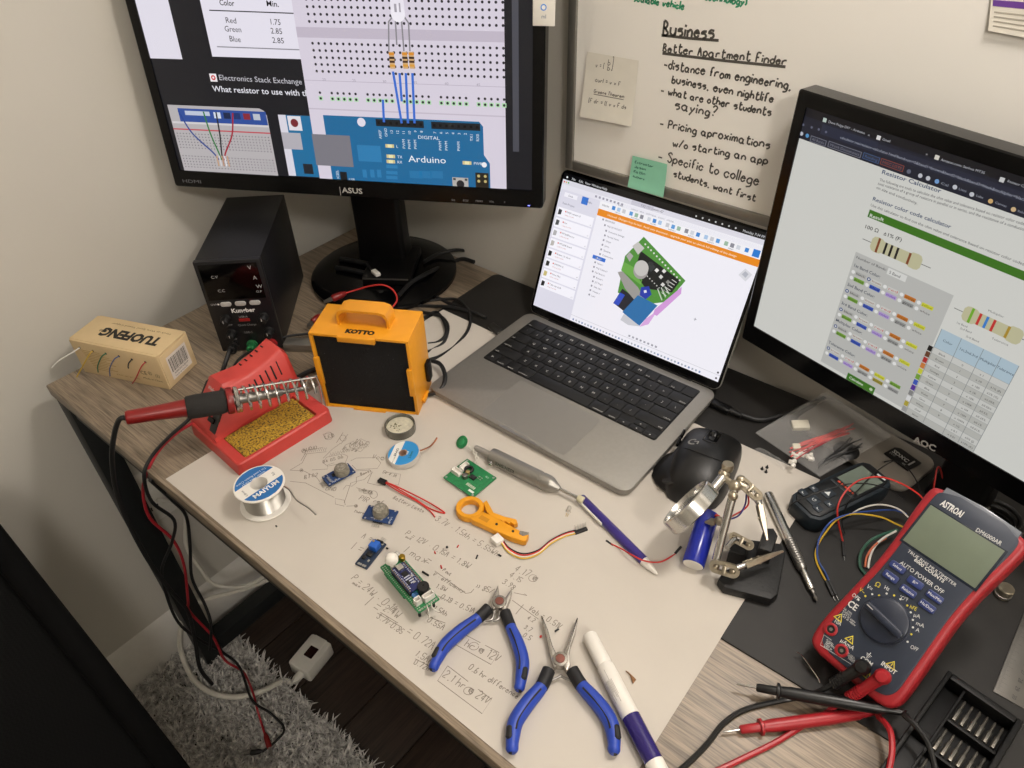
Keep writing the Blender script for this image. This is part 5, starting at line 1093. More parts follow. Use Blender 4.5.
t = thing('usb_c_plug', 'black plug pushed in the laptop right side', 'plug', at(712, 402, 8)); F = frame_z(at(735, 412, 8) - at(708, 399, 8)); MB().prism(rrect(13, 7.5, 3, 3), 0, 26, F, 1).build('body', m_satin, t); MB().lathe([(4.4, 26), (3, 42)], 12, F).build('strain_relief', m_rubber, t)
cable('black_cable', [at(728, 409, 8), at(744, 416, 7), at(762, 420, 6), at(785, 414, 6), at(805, 406, 6), at(825, 398, 6), at(845, 394, 6)], 3.0, m_cb, 'black charger cable running from the laptop right side toward the right monitor')
# ================================================================== small parts and tools on the paper
def reel(name, label, c0, tilt_axis, tilt, parts, cat, h0=PAPZ + .2):
    t = thing(name, label, cat, (c0.x, c0.y, h0)); t.rotation_euler = (R(tilt_axis[0] * tilt), R(tilt_axis[1] * tilt), 0); return t
m_wp = mat('white_reel_plastic', 'e6e2da', 0.4, var=0.02)
# solder reel
c0 = at(266, 503, PAPZ); t = thing('solder_reel', 'white reel of solder wire with a blue label standing near the desk edge', 'reel', (c0.x, c0.y, 1.2), 0)
HR = 33
for z0 in (0, HR - 2.4): MB().ring([(9.6, z0), (28, z0), (28.6, z0 + .6), (28.6, z0 + 1.8), (28, z0 + 2.4), (9.6, z0 + 2.4)], 44).build('flange', m_wp, t)
MB().ring([(9.6, 2.4), (12, 2.4), (12, HR - 2.4), (9.6, HR - 2.4)], 32).build('hub', m_wp, t)
q = MB(); pr = [(12.1, 2.6)] + [(22 + (1.0 if k % 2 else 0), 2.6 + k * .92) for k in range(31)] + [(12.1, HR - 2.6)]
q.ring(pr, 40).build('solder_wire', mat('solder', 'b4b1ab', 0.3, 0.95), t)
MB().tube([(-12, 22, 10), (0, 30, 14), (18, 38, 16), (36, 52, 20), (52, 62, 24)], .9, 6, 5, m=T(0, 0, 0, rz=-40)).build('wire_end', mat('solder', 'b4b1ab', 0.3, 0.95), t)
def ring_label(t, z, r0, r1, cols, words, ang, ms=1.0):
    c = Canvas(lambda u, v, zz: Vector((u, v, z + zz))); N = 56
    ca, sa = math.cos(R(ang)), math.sin(R(ang))
    def band(a): return abs(r1 * math.sin(a)) < r1 * .36
    for k in range(N):
        a, b = 2 * math.pi * k / N, 2 * math.pi * (k + 1) / N
        c.poly([(r * math.cos(x + R(ang)), r * math.sin(x + R(ang))) for r, x in ((r0, a), (r1, a), (r1, b), (r0, b))], cols[1], 1)
    def chord(y0, y1, col, n=10):
        for s_ in (1, -1):
            for i in range(n):
                ya, yb = y0 + (y1 - y0) * i / n, y0 + (y1 - y0) * (i + 1) / n
                def lim(y): return (math.sqrt(max(0, r0 * r0 - y * y)) if abs(y) < r0 else 0, math.sqrt(max(0, r1 * r1 - y * y)))
                (ia, oa), (ib, ob) = lim(ya), lim(yb)
                P = [(s_ * ia, ya), (s_ * oa, ya), (s_ * ob, yb), (s_ * ib, yb)]
                P = P if s_ > 0 else P[::-1]
                c.poly([(x * ca - y * sa, x * sa + y * ca) for x, y in P], col, 2)
    for y0, y1, col in cols[2]: chord(y0 * r1, y1 * r1, col)
    for s_, x, y, sz, col, rot, bd in words: c.text(s_, (x * ca - y * sa) * r1, (x * sa + y * ca) * r1, sz, col, 3, 'c', ang=ang + rot, bold=bd)
    c.build('paper_label', m_print, t)
_d = at(275.5, 476.6, 34) - at(240.3, 500, 34); SA = math.degrees(math.atan2(_d.y, _d.x))
ring_label(t, HR, 9.8, 26.5, ('', 'e4e0d8', ((.34, .985, '2469ab'), (-.985, -.34, '2469ab'))), (('MAIYUM', 0, -.64, 8.6, 'e8e8e6', 0, .03), ('Tin Lead Rosin Core', 0, .62, 4.6, 'd8dde6', 180, 0), ('Solder Wire 63/37', 0, .44, 4.0, 'd8dde6', 180, 0), ('0.8mm', -.68, -.05, 4.2, '4a4a4a', 90, 0), ('50g', .68, 0, 4.2, '4a4a4a', -90, 0)), SA)
# flux tin
c0 = at(401, 431, PAPZ); t = thing('flux_tin', 'open round tin of cream soldering flux behind the blue braid reel', 'tin', (c0.x, c0.y, 1.2))
MB().ring([(15.5, 1.2), (17.8, .2), (19.2, .8), (19.6, 6), (19.0, 12.6), (18.2, 13), (17.6, 12.4), (17.6, 2.2)], 40).build('rim', mat('grey_tin', '77766f', 0.25, 0.6), t)
MB().lathe([(0.1, 0), (16.5, 0), (17.3, 2), (17.3, 8.2), (12, 8.8), (0.1, 8.4)], 36).build('flux', mat('cream_flux', 'cfc9b4', 0.5, var=0.12, scale=200, bump=0.4, bscale=300), t)
rr_ = random.Random(8); q = MB()
for _ in range(16): q.ball(rr_.uniform(.5, 1.4), T(rr_.uniform(-10, 6), rr_.uniform(-10, 2), 8.8), 6, 4, .5)
q.build('residue', mat('flux_residue', '6f6a4c', 0.6), t, kind='stuff')
# desolder braid reel, tipped up on its own edge of braid
c0 = at(405, 458, PAPZ); t = thing('braid_reel', 'small reel of desoldering braid with a bright blue and white label', 'reel', (c0.x, c0.y, 2.2), rot=(R(7), R(-3), 0))
HB = 8
MB().ring([(5.5, 0), (19.6, 0), (20.2, .6), (20.2, HB - .6), (19.6, HB), (5.5, HB)], 44).build('case', mat('clear_reel_plastic', 'c4c0b8', 0.25, trans=0.25), t)
MB().ring([(4.2, .2), (5.4, .2), (5.4, HB + .05), (4.2, HB + .05)], 24).build('hub', mat('copper_brown_hub', '9c7a66', 0.5), t)
_d = at(405, 435, 12) - at(392.7, 458, 12); BA = math.degrees(math.atan2(_d.y, _d.x))
ring_label(t, HB, 5.6, 19.0, ('', '2f8fd0', ((-.62, .18, '2f8fd0'), (.22, .78, 'e6e4de'))), (('BRAID', 0, .4, 4.4, '3a4a5a', 0, .02), ('2.5mm', -.1, -.62, 4, '1f5a2c', 0, .02), ('oki', .02, -.34, 4, 'e6e8ea', 0, .02), ('NO CLEAN', -.62, .38, 2.4, '3a4a5a', 0, 0)), BA)
braid = [at(x, y, z) for x, y, z in ((421, 452, 8), (428, 450, 7), (432, 448, 3.5), (436, 444, 3.2), (438, 441, 4))]
MB().tube([(p.x - c0.x, p.y - c0.y, p.z - 2.2) for p in braid], 1.1, 6, 5, flat=.4).build('braid_end', mat('copper_braid', 'a4694a', 0.4, 0.7), t)

# ---- circuit boards
m_pin = mat('tin_pins', 'b9b6af', 0.35, 0.9); m_gold = mat('gold_pads', 'c8b078', 0.35, 0.8); m_chip = mat('chip_black', '131314', 0.5)
m_silk = print_mat('print')
def board(name, label, P, h, m, z=3.0, th=1.6, cat='circuit board'):
    """P: corner pixels in order; the first two run along the board's local x"""
    W_ = [at(x, y, h) for x, y in P]; o = sum(W_, Vector()) / 4
    u = ((W_[1] - W_[0]) + (W_[2] - W_[3])) / 2; v = ((W_[3] - W_[0]) + (W_[2] - W_[1])) / 2
    t = thing(name, label, cat, (o.x, o.y, PAPZ + .3), math.degrees(math.atan2(u.y, u.x)))
    sgn = 1 if u.x * v.y - u.y * v.x > 0 else -1
    MB().slab(u.length, v.length, th, .8, .15, T(0, 0, z)).build('board', m, t)
    return t, u.length, v.length, z + th, sgn
m_pcbb = mat('blue_pcb', '1d3a6a', 0.35, var=0.15, scale=300); m_pcbg = mat('green_pcb', '1f7a47', 0.35, var=0.15, scale=300)
def pads(t, spots, z, r=1.2): 
    q = MB()
    for x, y in spots: q.cyl(r, z, z + .15, T(x, y, 0), 8)
    q.build('solder_pads', m_pin, t, kind='stuff')
def chip(t, x, y, z, w_, d_, h_, m=None, name='chip', rz=0): return MB().slab(w_, d_, h_, .3, .2, T(x, y, z, rz=rz)).build(name, m or m_chip, t)
def header(t, x, y, z, n, L=6, rz=0, down=0, pitch=2.54):
    q = MB()
    for k in range(n):
        q.box(-.35 + k * pitch, .35 + k * pitch, -.35, .35, -down, 2.5 + L, T(x, y, z, rz=rz))
    hb = MB().box(-pitch / 2, (n - .5) * pitch, -1.2, 1.2, 0, 2.4, T(x, y, z, rz=rz), .2).build('pin_header', m_chip, t)
    q.build('pins', m_pin, hb, kind='stuff')
m_mesh_s = mat('sensor_steel', 'a8a294', 0.4, 0.5, var=0.3, scale=500)
def gas(name, label, P, silk, sx):
    t, w_, d_, z, sg = board(name, label, P, 5, m_pcbb)
    can = MB().lathe([(9.2, 0), (9.2, 4), (8.6, 5), (8.4, 7.6), (7.4, 9), (.1, 9.4)], 26, T(sx, 0, z)).build('sensor_can', mat('sensor_glassy', '8f8a7c', 0.3, 0.35, var=0.2, scale=300), t)
    MB().lathe([(5.4, 0), (5.2, .5), (.1, .7)], 20, T(sx, 0, z + 9.1)).build('mesh_cap', m_mesh_s, can)
    chip(t, -sx * 1.0, 2, z, 5, 4, 1.4); chip(t, -sx * 1.35, -d_ * .3, z, 2.4, 1.4, .8, m_pin, 'resistor')
    pads(t, [(x * w_ * .44, y * d_ * .4) for x in (-1, 1) for y in (-1, 1)] + [(-w_ * .36, -4 + 2.5 * k) for k in range(4)], z)
    q = MB()
    for k in range(4): q.box(-w_ / 2 - 6, -w_ / 2 + 2, -4.2 + 2.5 * k, -3.5 + 2.5 * k, 1.6, 2.3)
    hh = MB().box(-w_ / 2, -w_ / 2 + 2.4, -5.2, 5.2, .8, 3).build('pin_header', m_chip, t); q.build('pins', m_pin, hh, kind='stuff')
    c = Canvas(lambda u, v, zz: Vector((u, v, z + zz))); c.text(silk, -w_ * .2, -d_ * .42, 3.2, 'd8dce4', 1, 'c'); c.text('A0 D0 GND VCC', -w_ * .3, -6, 2, 'd8dce4', 1, 'l', ang=90); c.build('board_print', m_silk, t)
    return t
gas('gas_sensor', 'blue gas sensor module with a silver can lying on the circuit sketch', ((322.5, 476.5), (348.7, 463.2), (355, 472), (328, 487)), 'MQ-135', 5)
gas('gas_sensor', 'blue gas sensor module with a grey can behind the small blue trimmer board', ((363.5, 516), (371, 502.5), (397, 514), (390.4, 527)), 'MQ-2', 2)
t, w_, d_, z, sg = board('trimmer_board', 'small narrow dark blue module with a bright blue trimmer box', ((354.6, 562.8), (367.5, 570.8), (386.0, 543), (375.2, 540.4)), 3, mat('navy_pcb', '1b2c44', 0.35, var=0.2, scale=300), 1.2)
tb = MB().slab(9.5, 9.5, 8, .4, .3, T(0, d_ * .22, z)).build('trimmer', mat('trimmer_blue', '1f5cb8', 0.4), t); MB().cyl(1.4, 8, 8.6, T(-2.5, d_ * .22 + 2.5, z), 10).build('screw', m_gold, tb)
chip(t, 0, -2, z, 7, 5, 2, None, 'chip'); chip(t, -3, -8, z, 4, 4, 2.4, m_chip, 'inductor'); chip(t, 3.6, -9, z, 2, 3, 1, m_pin, 'capacitor')
pads(t, [(sx * 4, sy * (d_ / 2 - 2.2)) for sx in (-1, 1) for sy in (-1, 1)] + [(sx * 1.6, -d_ / 2 + 2.2) for sx in (-1, 1)], z, 1.5)
q = MB()
for k in range(3): q.box(-3 + 2.5 * k, -2.4 + 2.5 * k, d_ / 2 - 1, d_ / 2 + 7, .2, .8)
hh = MB().box(-4, 4, d_ / 2 - 2, d_ / 2 + .2, z, z + 1.8).build('pin_header', m_chip, t); q.build('pins', m_pin, hh, kind='stuff')
# main green board on its stack
t, w_, d_, z, sg = board('controller_board', 'green perforated board carrying a blue microcontroller and white dome sensor', ((379.5, 566), (417.3, 611.6), (441, 600), (400.6, 554.5)), 18, m_pcbg, 15)
L = w_ / 2; D_ = d_ / 2
MB().slab(w_ * .55, d_ * .86, 1.4, .6, .1, T(-L * .4, 0, 4)).build('lower_board', m_pcbg, t)
for sx in (-L * .85, L * .02):
    for sy in (-1, 1): MB().cyl(1.6, 0, 15.1, T(sx, sy * (D_ - 4), 0), 8).build('standoff', m_chip, t)
for sy in (-1, 1): MB().cyl(1.6, 0, 15.1, T(L * .8, sy * (D_ - 4), 0), 8).build('standoff', m_chip, t)
pads(t, [(-L + 3 + k * 2.54, sy * (D_ - 1.8 - j * 2.5)) for k in range(int(w_ / 2.54) - 1) for sy in (-1, 1) for j in (0, 1)], z, .7)
nano = MB().slab(36, 17, 1.6, .4, .1, T(-2, 0, z + 6)).build('microcontroller', mat('nano_pcb', '1a2258', 0.35, var=0.2, scale=300), t)
for sy in (-1, 1): MB().box(-19, 15, sy * 7.4 - 1.2, sy * 7.4 + 1.2, z, z + 6).build('pin_strip', m_chip, t)
for x, y, a, b_, h_, m in ((-4, 0, 6, 6, 1.2, m_chip), (7, -3, 5, 3, 1, m_chip), (-13.5, 0, 7, 6.4, 3, m_pin), (2, 4, 3, 1.6, .7, m_pin), (6, 3, 2, 1.4, .7, m_pin), (10, 2, 1.6, 3, .6, m_pin)): chip(t, -2 + x, y, z + 7.6, a, b_, h_, m, 'chip' if m is m_chip else 'component').parent = nano
q = MB()
for k in range(15):
    for sy in (-1, 1): q.cyl(.55, z + 7.6, z + 8.6, T(-19.3 + k * 2.4, sy * 7.4, 0), 6)
q.build('pin_tips', m_gold, nano, kind='stuff')
c = Canvas(lambda u, v, zz: Vector((u, v, z + 7.6 + zz))); 
for k, s_ in enumerate(('D12 D11 D10 D9 D8', 'D13 3V3 REF A0 A1')): c.text(s_, -18, -6.2 + 11 * k, 2.2, 'd8dce4', 1, fit=30)
for k in range(5): c.rect(-6 + 3 * k, -3.6, -4.6 + 3 * k, 3, 'b8bcc8', 1)
c.build('board_print', m_silk, nano)
d = MB().lathe([(3, 0), (3, 9), (6.6, 10.5), (6.9, 12.5), (6.4, 15.5), (4.8, 18.2), (2.5, 19.4), (.1, 19.8)], 26, T(-L + 9, -2, z)).build('dome_lens', mat('milky_lens', 'e8e4da', 0.3, var=0.01), t)
MB().ball(3.2, T(-L + 1.5, 8, z + 5), 12, 8).build('clear_led', mat('clear_led', 'e9e6de', 0.15, trans=0.5), t)
MB().lathe([(3.4, 0), (3.4, 5), (2.4, 6)], 14, T(-L + 7, 10.5, z)).build('brass_part', mat('brass', '9a7d2c', 0.35, 0.8), t)
bz = MB().lathe([(6, 0), (6, 9.5), (5.6, 10), (1.2, 10), (1.2, 9)], 24, T(L - 17, 5.5, z)).build('buzzer', m_chip, t)
for x, y, n_, w2 in ((L - 7.5, 4.5, 4, 12), (L - 10, -6.5, 2, 7)):
    j = MB(); j.box(x - 3, x + 3, y - w2 / 2, y + w2 / 2, z, z + 2); j.box(x + 2, x + 3, y - w2 / 2, y + w2 / 2, z + 2, z + 7); j.box(x - 3, x - 2, y - w2 / 2, y + w2 / 2, z + 2, z + 7); j.box(x - 3, x + 3, y - w2 / 2, y - w2 / 2 + 1, z + 2, z + 7); j.box(x - 3, x + 3, y + w2 / 2 - 1, y + w2 / 2, z + 2, z + 7); j.build('socket', m_wp, t)
for k in range(3): MB().rod((L - 21 + k * 2, -7, z + 1.2), (L - 21 + k * 2, -1, z + 1.2), .9, .9, 8).build('resistor', mat('resistor_blue', '3a78b4', 0.4), t)
q = MB()
for k in range(8): q.cyl(1.1, z, z + .5, T(L - 1.8, -D_ + 3 + k * (d_ - 6) / 7, 0), 8)
q.build('solder_joints', m_pin, t, kind='stuff')
for dy in (-2, 3): MB().tube([(L - 1, dy, z + .4), (L + 3, dy - 1, z - 2), (L + 6, dy + (3 if dy > 0 else -3), z - 9)], .6, 6, 4).build('loose_wire', m_cordw, t)
# small green board with connectors and its disc sensor
t, w_, d_, z, sg = board('amplifier_board', 'small green board with two white plugs left of the grey desoldering pump', ((444.6, 477.8), (474.5, 498.5), (495, 476.4), (465.7, 457.6)), 6, m_pcbg, 3.2)
L = w_ / 2; D_ = d_ / 2
for x, y, a, b_, rz in ((-L + 9, D_ - 14, 6, 12, 0), (-L + 8, -D_ + 15, 12, 7, 0)):
    j = MB(); j.box(x - a / 2, x + a / 2, y - b_ / 2, y + b_ / 2, z, z + 2.4); j.box(x - a / 2, x + a / 2, y - b_ / 2, y - b_ / 2 + 1, z + 2.4, z + 6); j.box(x - a / 2, x - a / 2 + 1, y - b_ / 2, y + b_ / 2, z + 2.4, z + 6); j.box(x - a / 2, x + a / 2, y + b_ / 2 - 1, y + b_ / 2, z + 2.4, z + 6); j.build('socket', m_wp, t)
MB().ring([(4.4 + 1.9 * math.cos(a), 2.2 + 1.9 * math.sin(a)) for a in [k * math.pi / 4 for k in range(8)]], 20, T(-L + 16, D_ - 13, z)).build('coil', m_chip, t)
chip(t, 3, 2, z, 8, 6, 1.8); MB().lathe([(3.4, 0), (3.4, 5), (2.6, 5.4)], 14, T(-4, -4, z)).build('capacitor', m_dull, t); MB().lathe([(2.6, 0), (2.6, 4), (1.6, 4.4)], 14, T(-6, 3, z)).build('capacitor', m_gold, t)
for k in range(4): chip(t, 8 + (k % 2) * 4, 8 - (k // 2) * 3, z, 2, 1.2, .7, m_pin, 'component')
c = Canvas(lambda u, v, zz: Vector((u, v, z + zz))); c.rect(L - 12, -D_ + 4, L - 4, -D_ + 7, 'dfe4dc', 1); c.text('B21', L - 11, D_ - 8, 3, 'dfe4dc', 1)
for k in range(8): c.rect(4 + k * 1.7, -D_ + 9, 5 + k * 1.7, -D_ + 13, 'c8ccb8', 1)
c.build('board_print', m_silk, t)
pads(t, [(sx * (L - 2.6), sy * (D_ - 2.6)) for sx in (-1, 1) for sy in (-1, 1)], z, 1.5)
wo_ = Vector(t.location) * 1000; ms = (Matrix.Translation((wo_.x, wo_.y, 0)) @ Matrix.Rotation(t.rotation_euler.z, 4, 'Z')).inverted()
for k in range(2): MB().tube([ms @ at(x + (1.5 if (i + k) % 2 else -1.5), y, zz) - Vector((0, 0, PAPZ + .3)) for i, (x, y, zz) in enumerate(((476, 463, 8), (477, 458, 10), (475, 453, 11), (472, 449, 11), (468, 446, 11)))], .8, 6, 4).build('twisted_wire', m_cordw, t)
dc = at(462, 442, 9.4); t = thing('disc_board', 'round green disc sensor standing on edge at the pump nozzle', 'sensor', (dc.x, dc.y, PAPZ + .4))
F = frame_z(CAMX[0] * -.55 + CAMX[1] * .35 + CAMX[2] * .75); F = Matrix.Translation((0, 0, 8.3)) @ F
MB().cyl(8.2, -.8, .8, F, 28, .2).build('board', m_pcbg, t); MB().cyl(4.4, .8, 1.6, F, 18, .2).build('pad', mat('green_pad', '2f8f58', 0.4), t); MB().cyl(3.0, -6, -.8, F, 14).build('plug', m_wp, t)

# ---- desoldering pump
def spear(t, a, b, prof, name, m, n=22):
    """a turned part whose axis runs from a to b (world), profile given as (radius, fraction of the length)"""
    o = Vector(t.location) * 1000; o.z -= DESK; L_ = (b - a).length
    return MB().lathe([(r, f * L_) for r, f in prof], n, Matrix.Translation(a - o) @ frame_z(b - a)).build(name, m, t)
pa, pb = at(490.5, 455, 11), at(551.5, 485, 11)
t = thing('desoldering_pump', 'grey metal desoldering pump lying in front of the laptop', 'pump', ((pa.x + pb.x) / 2, (pa.y + pb.y) / 2, 1))
m_gm = mat('gunmetal', '9b9892', 0.38, 0.75, var=0.04)
ax = (pb - pa).normalized()
spear(t, pa, pb, [(6, 0), (9.6, .02), (9.9, .05), (9.9, .82), (9.4, .825), (9.4, .86), (9.9, .865), (9.9, .95), (8.8, 1.0)], 'barrel', m_gm, 30)
spear(t, pa - ax * 24, pa, [(2.4, 0), (3.6, .06), (4.0, .9), (5, 1)], 'nozzle', mat('nozzle_grey', 'a39f98', 0.4, 0.3), 16)
spear(t, pb, pb + ax * 11, [(8.8, 0), (5.4, .6), (3, 1)], 'end_cone', m_gm)
spear(t, pb + ax * 10, pb + ax * 36, [(2.2, 0), (2.2, 1)], 'plunger', m_chrome, 12)
spear(t, pb + ax * 35, pb + ax * 43, [(3.0, 0), (4.2, .2), (4.2, .9), (3.4, 1)], 'knob', mat('ivory_plastic', 'cfc8a8', 0.4), 16)
bt_ = at(501, 467, 14); o = Vector(t.location) * 1000 - Vector((0, 0, DESK))
MB().lathe([(2.2, 0), (2.2, 3), (1.4, 3.8)], 12, Matrix.Translation(at(491, 462.5, 13) - o) @ frame_z(CAMX[2] + CAMX[0] * -.6 - CAMX[1] * .8)).build('release_button', m_chrome, t)
lm = Matrix.Translation(pa - o) @ frame_z(ax, CAMX[2]); 
c = Canvas(lambda u, v, zz: lm @ Vector((math.sin(v / 9.9 - 0.75) * (9.95 + zz), math.cos(v / 9.9 - 0.75) * (9.95 + zz), u)))
c.text('ENGINEER', 14, 0, 6, '2c2b2a', 0, bold=.02); c.build('lettering', m_print, t)

# ---- purple pen
pa, pb = at(581, 498, 6.3), at(644, 561, 6.3); ax = (pb - pa).normalized()
t = thing('ballpoint_pen', 'purple ballpoint pen with white tip lying right of the pump', 'pen', ((pa.x + pb.x) / 2, (pa.y + pb.y) / 2, 1))
m_pur = mat('purple_plastic', '372a78', 0.28, var=0.03)
spear(t, pa, pb, [(4.6, 0), (5.4, .01), (5.4, .97), (5.2, 1)], 'barrel', m_pur); spear(t, pb, pb + ax * 20, [(5.2, 0), (4.6, .3), (1.6, .9), (.6, 1)], 'tip', m_wp)
o = Vector(t.location) * 1000 - Vector((0, 0, DESK)); side = ax.cross(Vector((0, 0, 1))).normalized()
MB().box(-2.2, 2.2, -.8, .8, 2, 44, Matrix.Translation(pa - o + side * 6.0 + Vector((0, 0, 1.5))) @ frame_z(ax, side), .5).build('clip', m_wp, t, label='white pocket clip')
# ---- white marker
pa, pb = at(589, 635, 9.4), at(657, 768, 9.4); ax = (pb - pa).normalized(); L_ = (pb - pa).length
f = lambda y: (at(589 + (657 - 589) * (y - 635) / 133, y, 9.4) - pa).length / L_
t = thing('whiteboard_marker', 'white and purple dry erase marker lying right of the pliers', 'marker', ((pa.x + pb.x) / 2, (pa.y + pb.y) / 2, 1))
spear(t, pa, pb, [(6.2, 0), (7.2, .012), (7.6, f(662)), (7.4, f(664)), (7.0, f(665))], 'cap', m_wp, 26)
spear(t, pa, pb, [(6.6, f(665)), (8.0, f(667)), (8.3, f(675)), (8.3, f(717))], 'barrel', m_wp, 26)
spear(t, pa, pb, [(8.35, f(717)), (8.35, f(762))], 'colour_band', mat('deep_purple', '2a1f66', 0.25, var=0.03), 26)
spear(t, pa, pb, [(8.3, f(762)), (8.3, 1.03), (7.4, 1.05)], 'end_plug', m_wp, 26)
o = Vector(t.location) * 1000 - Vector((0, 0, DESK)); lm = Matrix.Translation(pa - o) @ frame_z(ax, CAMX[2])
c = Canvas(lambda u, v, zz: lm @ Vector((math.sin(v / 8.3 - .3) * (8.35 + zz), math.cos(v / 8.3 - .3) * (8.35 + zz), u)))
for k in range(9): c.rect(L_ * f(679) + 3, -6 + k * 1.1, L_ * f(679) + 14 + (k * 5) % 12, -5.6 + k * 1.1, 'a6a29a', 0)
c.line([(L_ * f(672), -6), (L_ * f(682), -6), (L_ * f(682), 1), (L_ * f(672), 1), (L_ * f(672), -6)], .4, 'a6a29a', 0); c.build('print', m_print, t)

# ---- wire stripper
KS = zoomed(440, 430, 5.12)
sc = at(*KS(270, 480), 5); t = thing('wire_stripper', 'small orange wire stripper with a finger ring lying on the paper', 'wire stripper', (sc.x, sc.y, 1.2))
m_ys = mat('orange_yellow_plastic', 'e39a16', 0.4, var=0.03)
def kpts(P, k, h): return [k(*p) for p in P]
body = rel(sc, kpts([(150, 455), (190, 452), (215, 430), (240, 440), (300, 470), (350, 498), (400, 525), (455, 545), (450, 562), (440, 580), (425, 583), (360, 562), (290, 532), (220, 500), (165, 475)], KS, 5), 5)
MB().prism(body, 0, 9, None, 1.2).build('body', m_ys, t)
ringc = at(*KS(154, 408), 5); MB().ring([(11.0, 0), (15.4, 0), (16, 1), (16, 8), (15.4, 9), (11.0, 9), (10.2, 8), (10.2, 1)], 32, T(ringc.x - sc.x, ringc.y - sc.y, 0)).build('finger_ring', m_ys, t)
lever = rel(sc, kpts([(222, 385), (240, 372), (252, 392), (275, 435), (330, 455), (392, 470), (398, 488), (380, 496), (362, 484), (352, 492), (336, 480), (326, 486), (310, 472), (298, 478), (280, 462), (262, 458), (240, 430)], KS, 5), 5)
MB().prism(lever, .5, 8.5, None, 1).build('lever', m_ys, t)
MB().prism(rel(sc, kpts([(410, 532), (456, 542), (452, 552), (425, 560), (405, 548)], KS, 5), 5), 3, 9.4).build('blade', m_chrome, t)
for x, y in ((290, 486), (374, 522)): p = at(*KS(x, y), 9); MB().cyl(1.5, 8.9, 9.5, T(p.x - sc.x, p.y - sc.y, 0), 10).build('rivet', m_chip, t)
MB().prism(rel(sc, kpts([(196, 455), (215, 440), (255, 462), (240, 478)], KS, 9), 9), 8.9, 9.2).build('moulded_panel', mat('orange_dark', 'c98510', 0.5), t)

# ---- pliers
m_bl = mat('blue_grip', '2443a8', 0.45, var=0.04); m_gr = mat('black_grip', '131316', 0.6); m_jaw = mat('polished_jaw', 'b4b0aa', 0.25, 0.95, var=0.06); m_cop = mat('copper_rivet', '8c5a50', 0.4, 0.6)
def pliers(name, label, k, pivot, hl, hr, jaws, rw, spring):
    pv = at(*k(*pivot), 9); t = thing(name, label, 'pliers', (pv.x, pv.y, 1.2))
    for hh in (hl, hr):
        P = [at(*k(*p), 8.5) - Vector((pv.x, pv.y, 1.2)) for p in hh]
        core = MB().tube(P, lambda f_: 3.2, 8, 5); core.build('handle_core', m_gr, t)
        S = smooth_path(P, 8); n = len(S)
        def seg(a, b, r0, nm, m, off=0.0, flat=1.1, par=None, dz=3.2):
            Q = S[int(a * (n - 1)):int(b * (n - 1)) + 1]
            if off:
                O = []
                for i, q_ in enumerate(Q):
                    d = (Q[min(len(Q) - 1, i + 1)] - Q[max(0, i - 1)]).normalized(); O.append(q_ + d.cross(Vector((0, 0, 1))) * off + Vector((0, 0, dz)))
                Q = O
            return MB().tube(Q, r0, 12, 1, flat=flat).build(nm, m, par or t)
        g = seg(.13, 1, lambda f_: rw * (.8 + .25 * math.sin(min(1, f_ * 1.15) * math.pi) - (.0 if f_ < .96 else (f_ - .96) * 9)), 'grip', m_bl)
        seg(.0, .2, lambda f_: rw * .92, 'grip_collar', m_gr)
        s_ = 1 if hh is hl else -1
        seg(.26, .74, .9, 'grip_line', m_gr, s_ * -rw * .4, 1, g, rw * .93)
        seg(.68, .85, lambda f_: rw * .5 * (1 if .05 < f_ < .95 else .5), 'grip_inlay', m_gr, s_ * rw * .38, .9, g, rw * .62)
    for nm, P, zt, taper in jaws:
        o_ = [(p.x - pv.x, p.y - pv.y) for p in (at(*k(*q_), 9) for q_ in P)]
        MB().prism(ccw(o_), 6 - zt, 6 + zt, None, 1.2).build(nm, m_jaw, t)
    MB().lathe([(7.2, 3.5), (7.2, 11), (6.6, 11.6), (4.6, 11.8), (4.4, 11.2), (.1, 11.2)], 24).build('pivot_boss', m_jaw, t)
    MB().lathe([(4.3, 11.1), (4.1, 12.2), (.1, 12.4)], 18).build('rivet', m_cop, t)
    for P in spring:
        Q = [at(*k(*p), 7) - Vector((pv.x, pv.y, 1.2)) for p in P]
        MB().tube(Q, 1.3, 8, 4).build('return_spring', m_dull, t)
    return t
pliers('cutting_pliers', 'blue handled side cutting pliers nearer the green board', KP, (470, 196), [(405, 225), (345, 283), (240, 362), (150, 445), (105, 520), (72, 592)], [(503, 250), (535, 335), (580, 440), (606, 545), (597, 640), (583, 715)],
       [('jaw', [(462, 92), (447, 125), (424, 165), (418, 215), (432, 240), (462, 222), (470, 170), (466, 120)], 4, 0), ('jaw', [(541, 116), (522, 140), (505, 165), (492, 190), (480, 230), (500, 250), (516, 215), (535, 165), (543, 130)], 4, 0)],
       6.2, [[(440, 240), (425, 290), (385, 300)], [(470, 245), (462, 290), (430, 300)]])
KL = zoomed(500, 600, 4.57)
pliers('long_nose_pliers', 'blue handled long nose pliers lying open beside the marker', KL, (275, 277), [(222, 322), (190, 395), (128, 470), (72, 555), (58, 630), (55, 700)], [(330, 322), (372, 390), (440, 465), (500, 550), (520, 630), (520, 705)],
       [('jaw', [(186, 72), (196, 82), (220, 140), (240, 210), (262, 258), (268, 300), (248, 312), (236, 280), (226, 230), (206, 150)], 4, 0), ('jaw', [(352, 82), (357, 88), (345, 150), (322, 215), (318, 250), (322, 300), (306, 330), (286, 300), (290, 250), (303, 215), (330, 140)], 4, 0)],
       6.8, [[(228, 372), (268, 352), (280, 345)], [(330, 372), (292, 355), (276, 345)]])
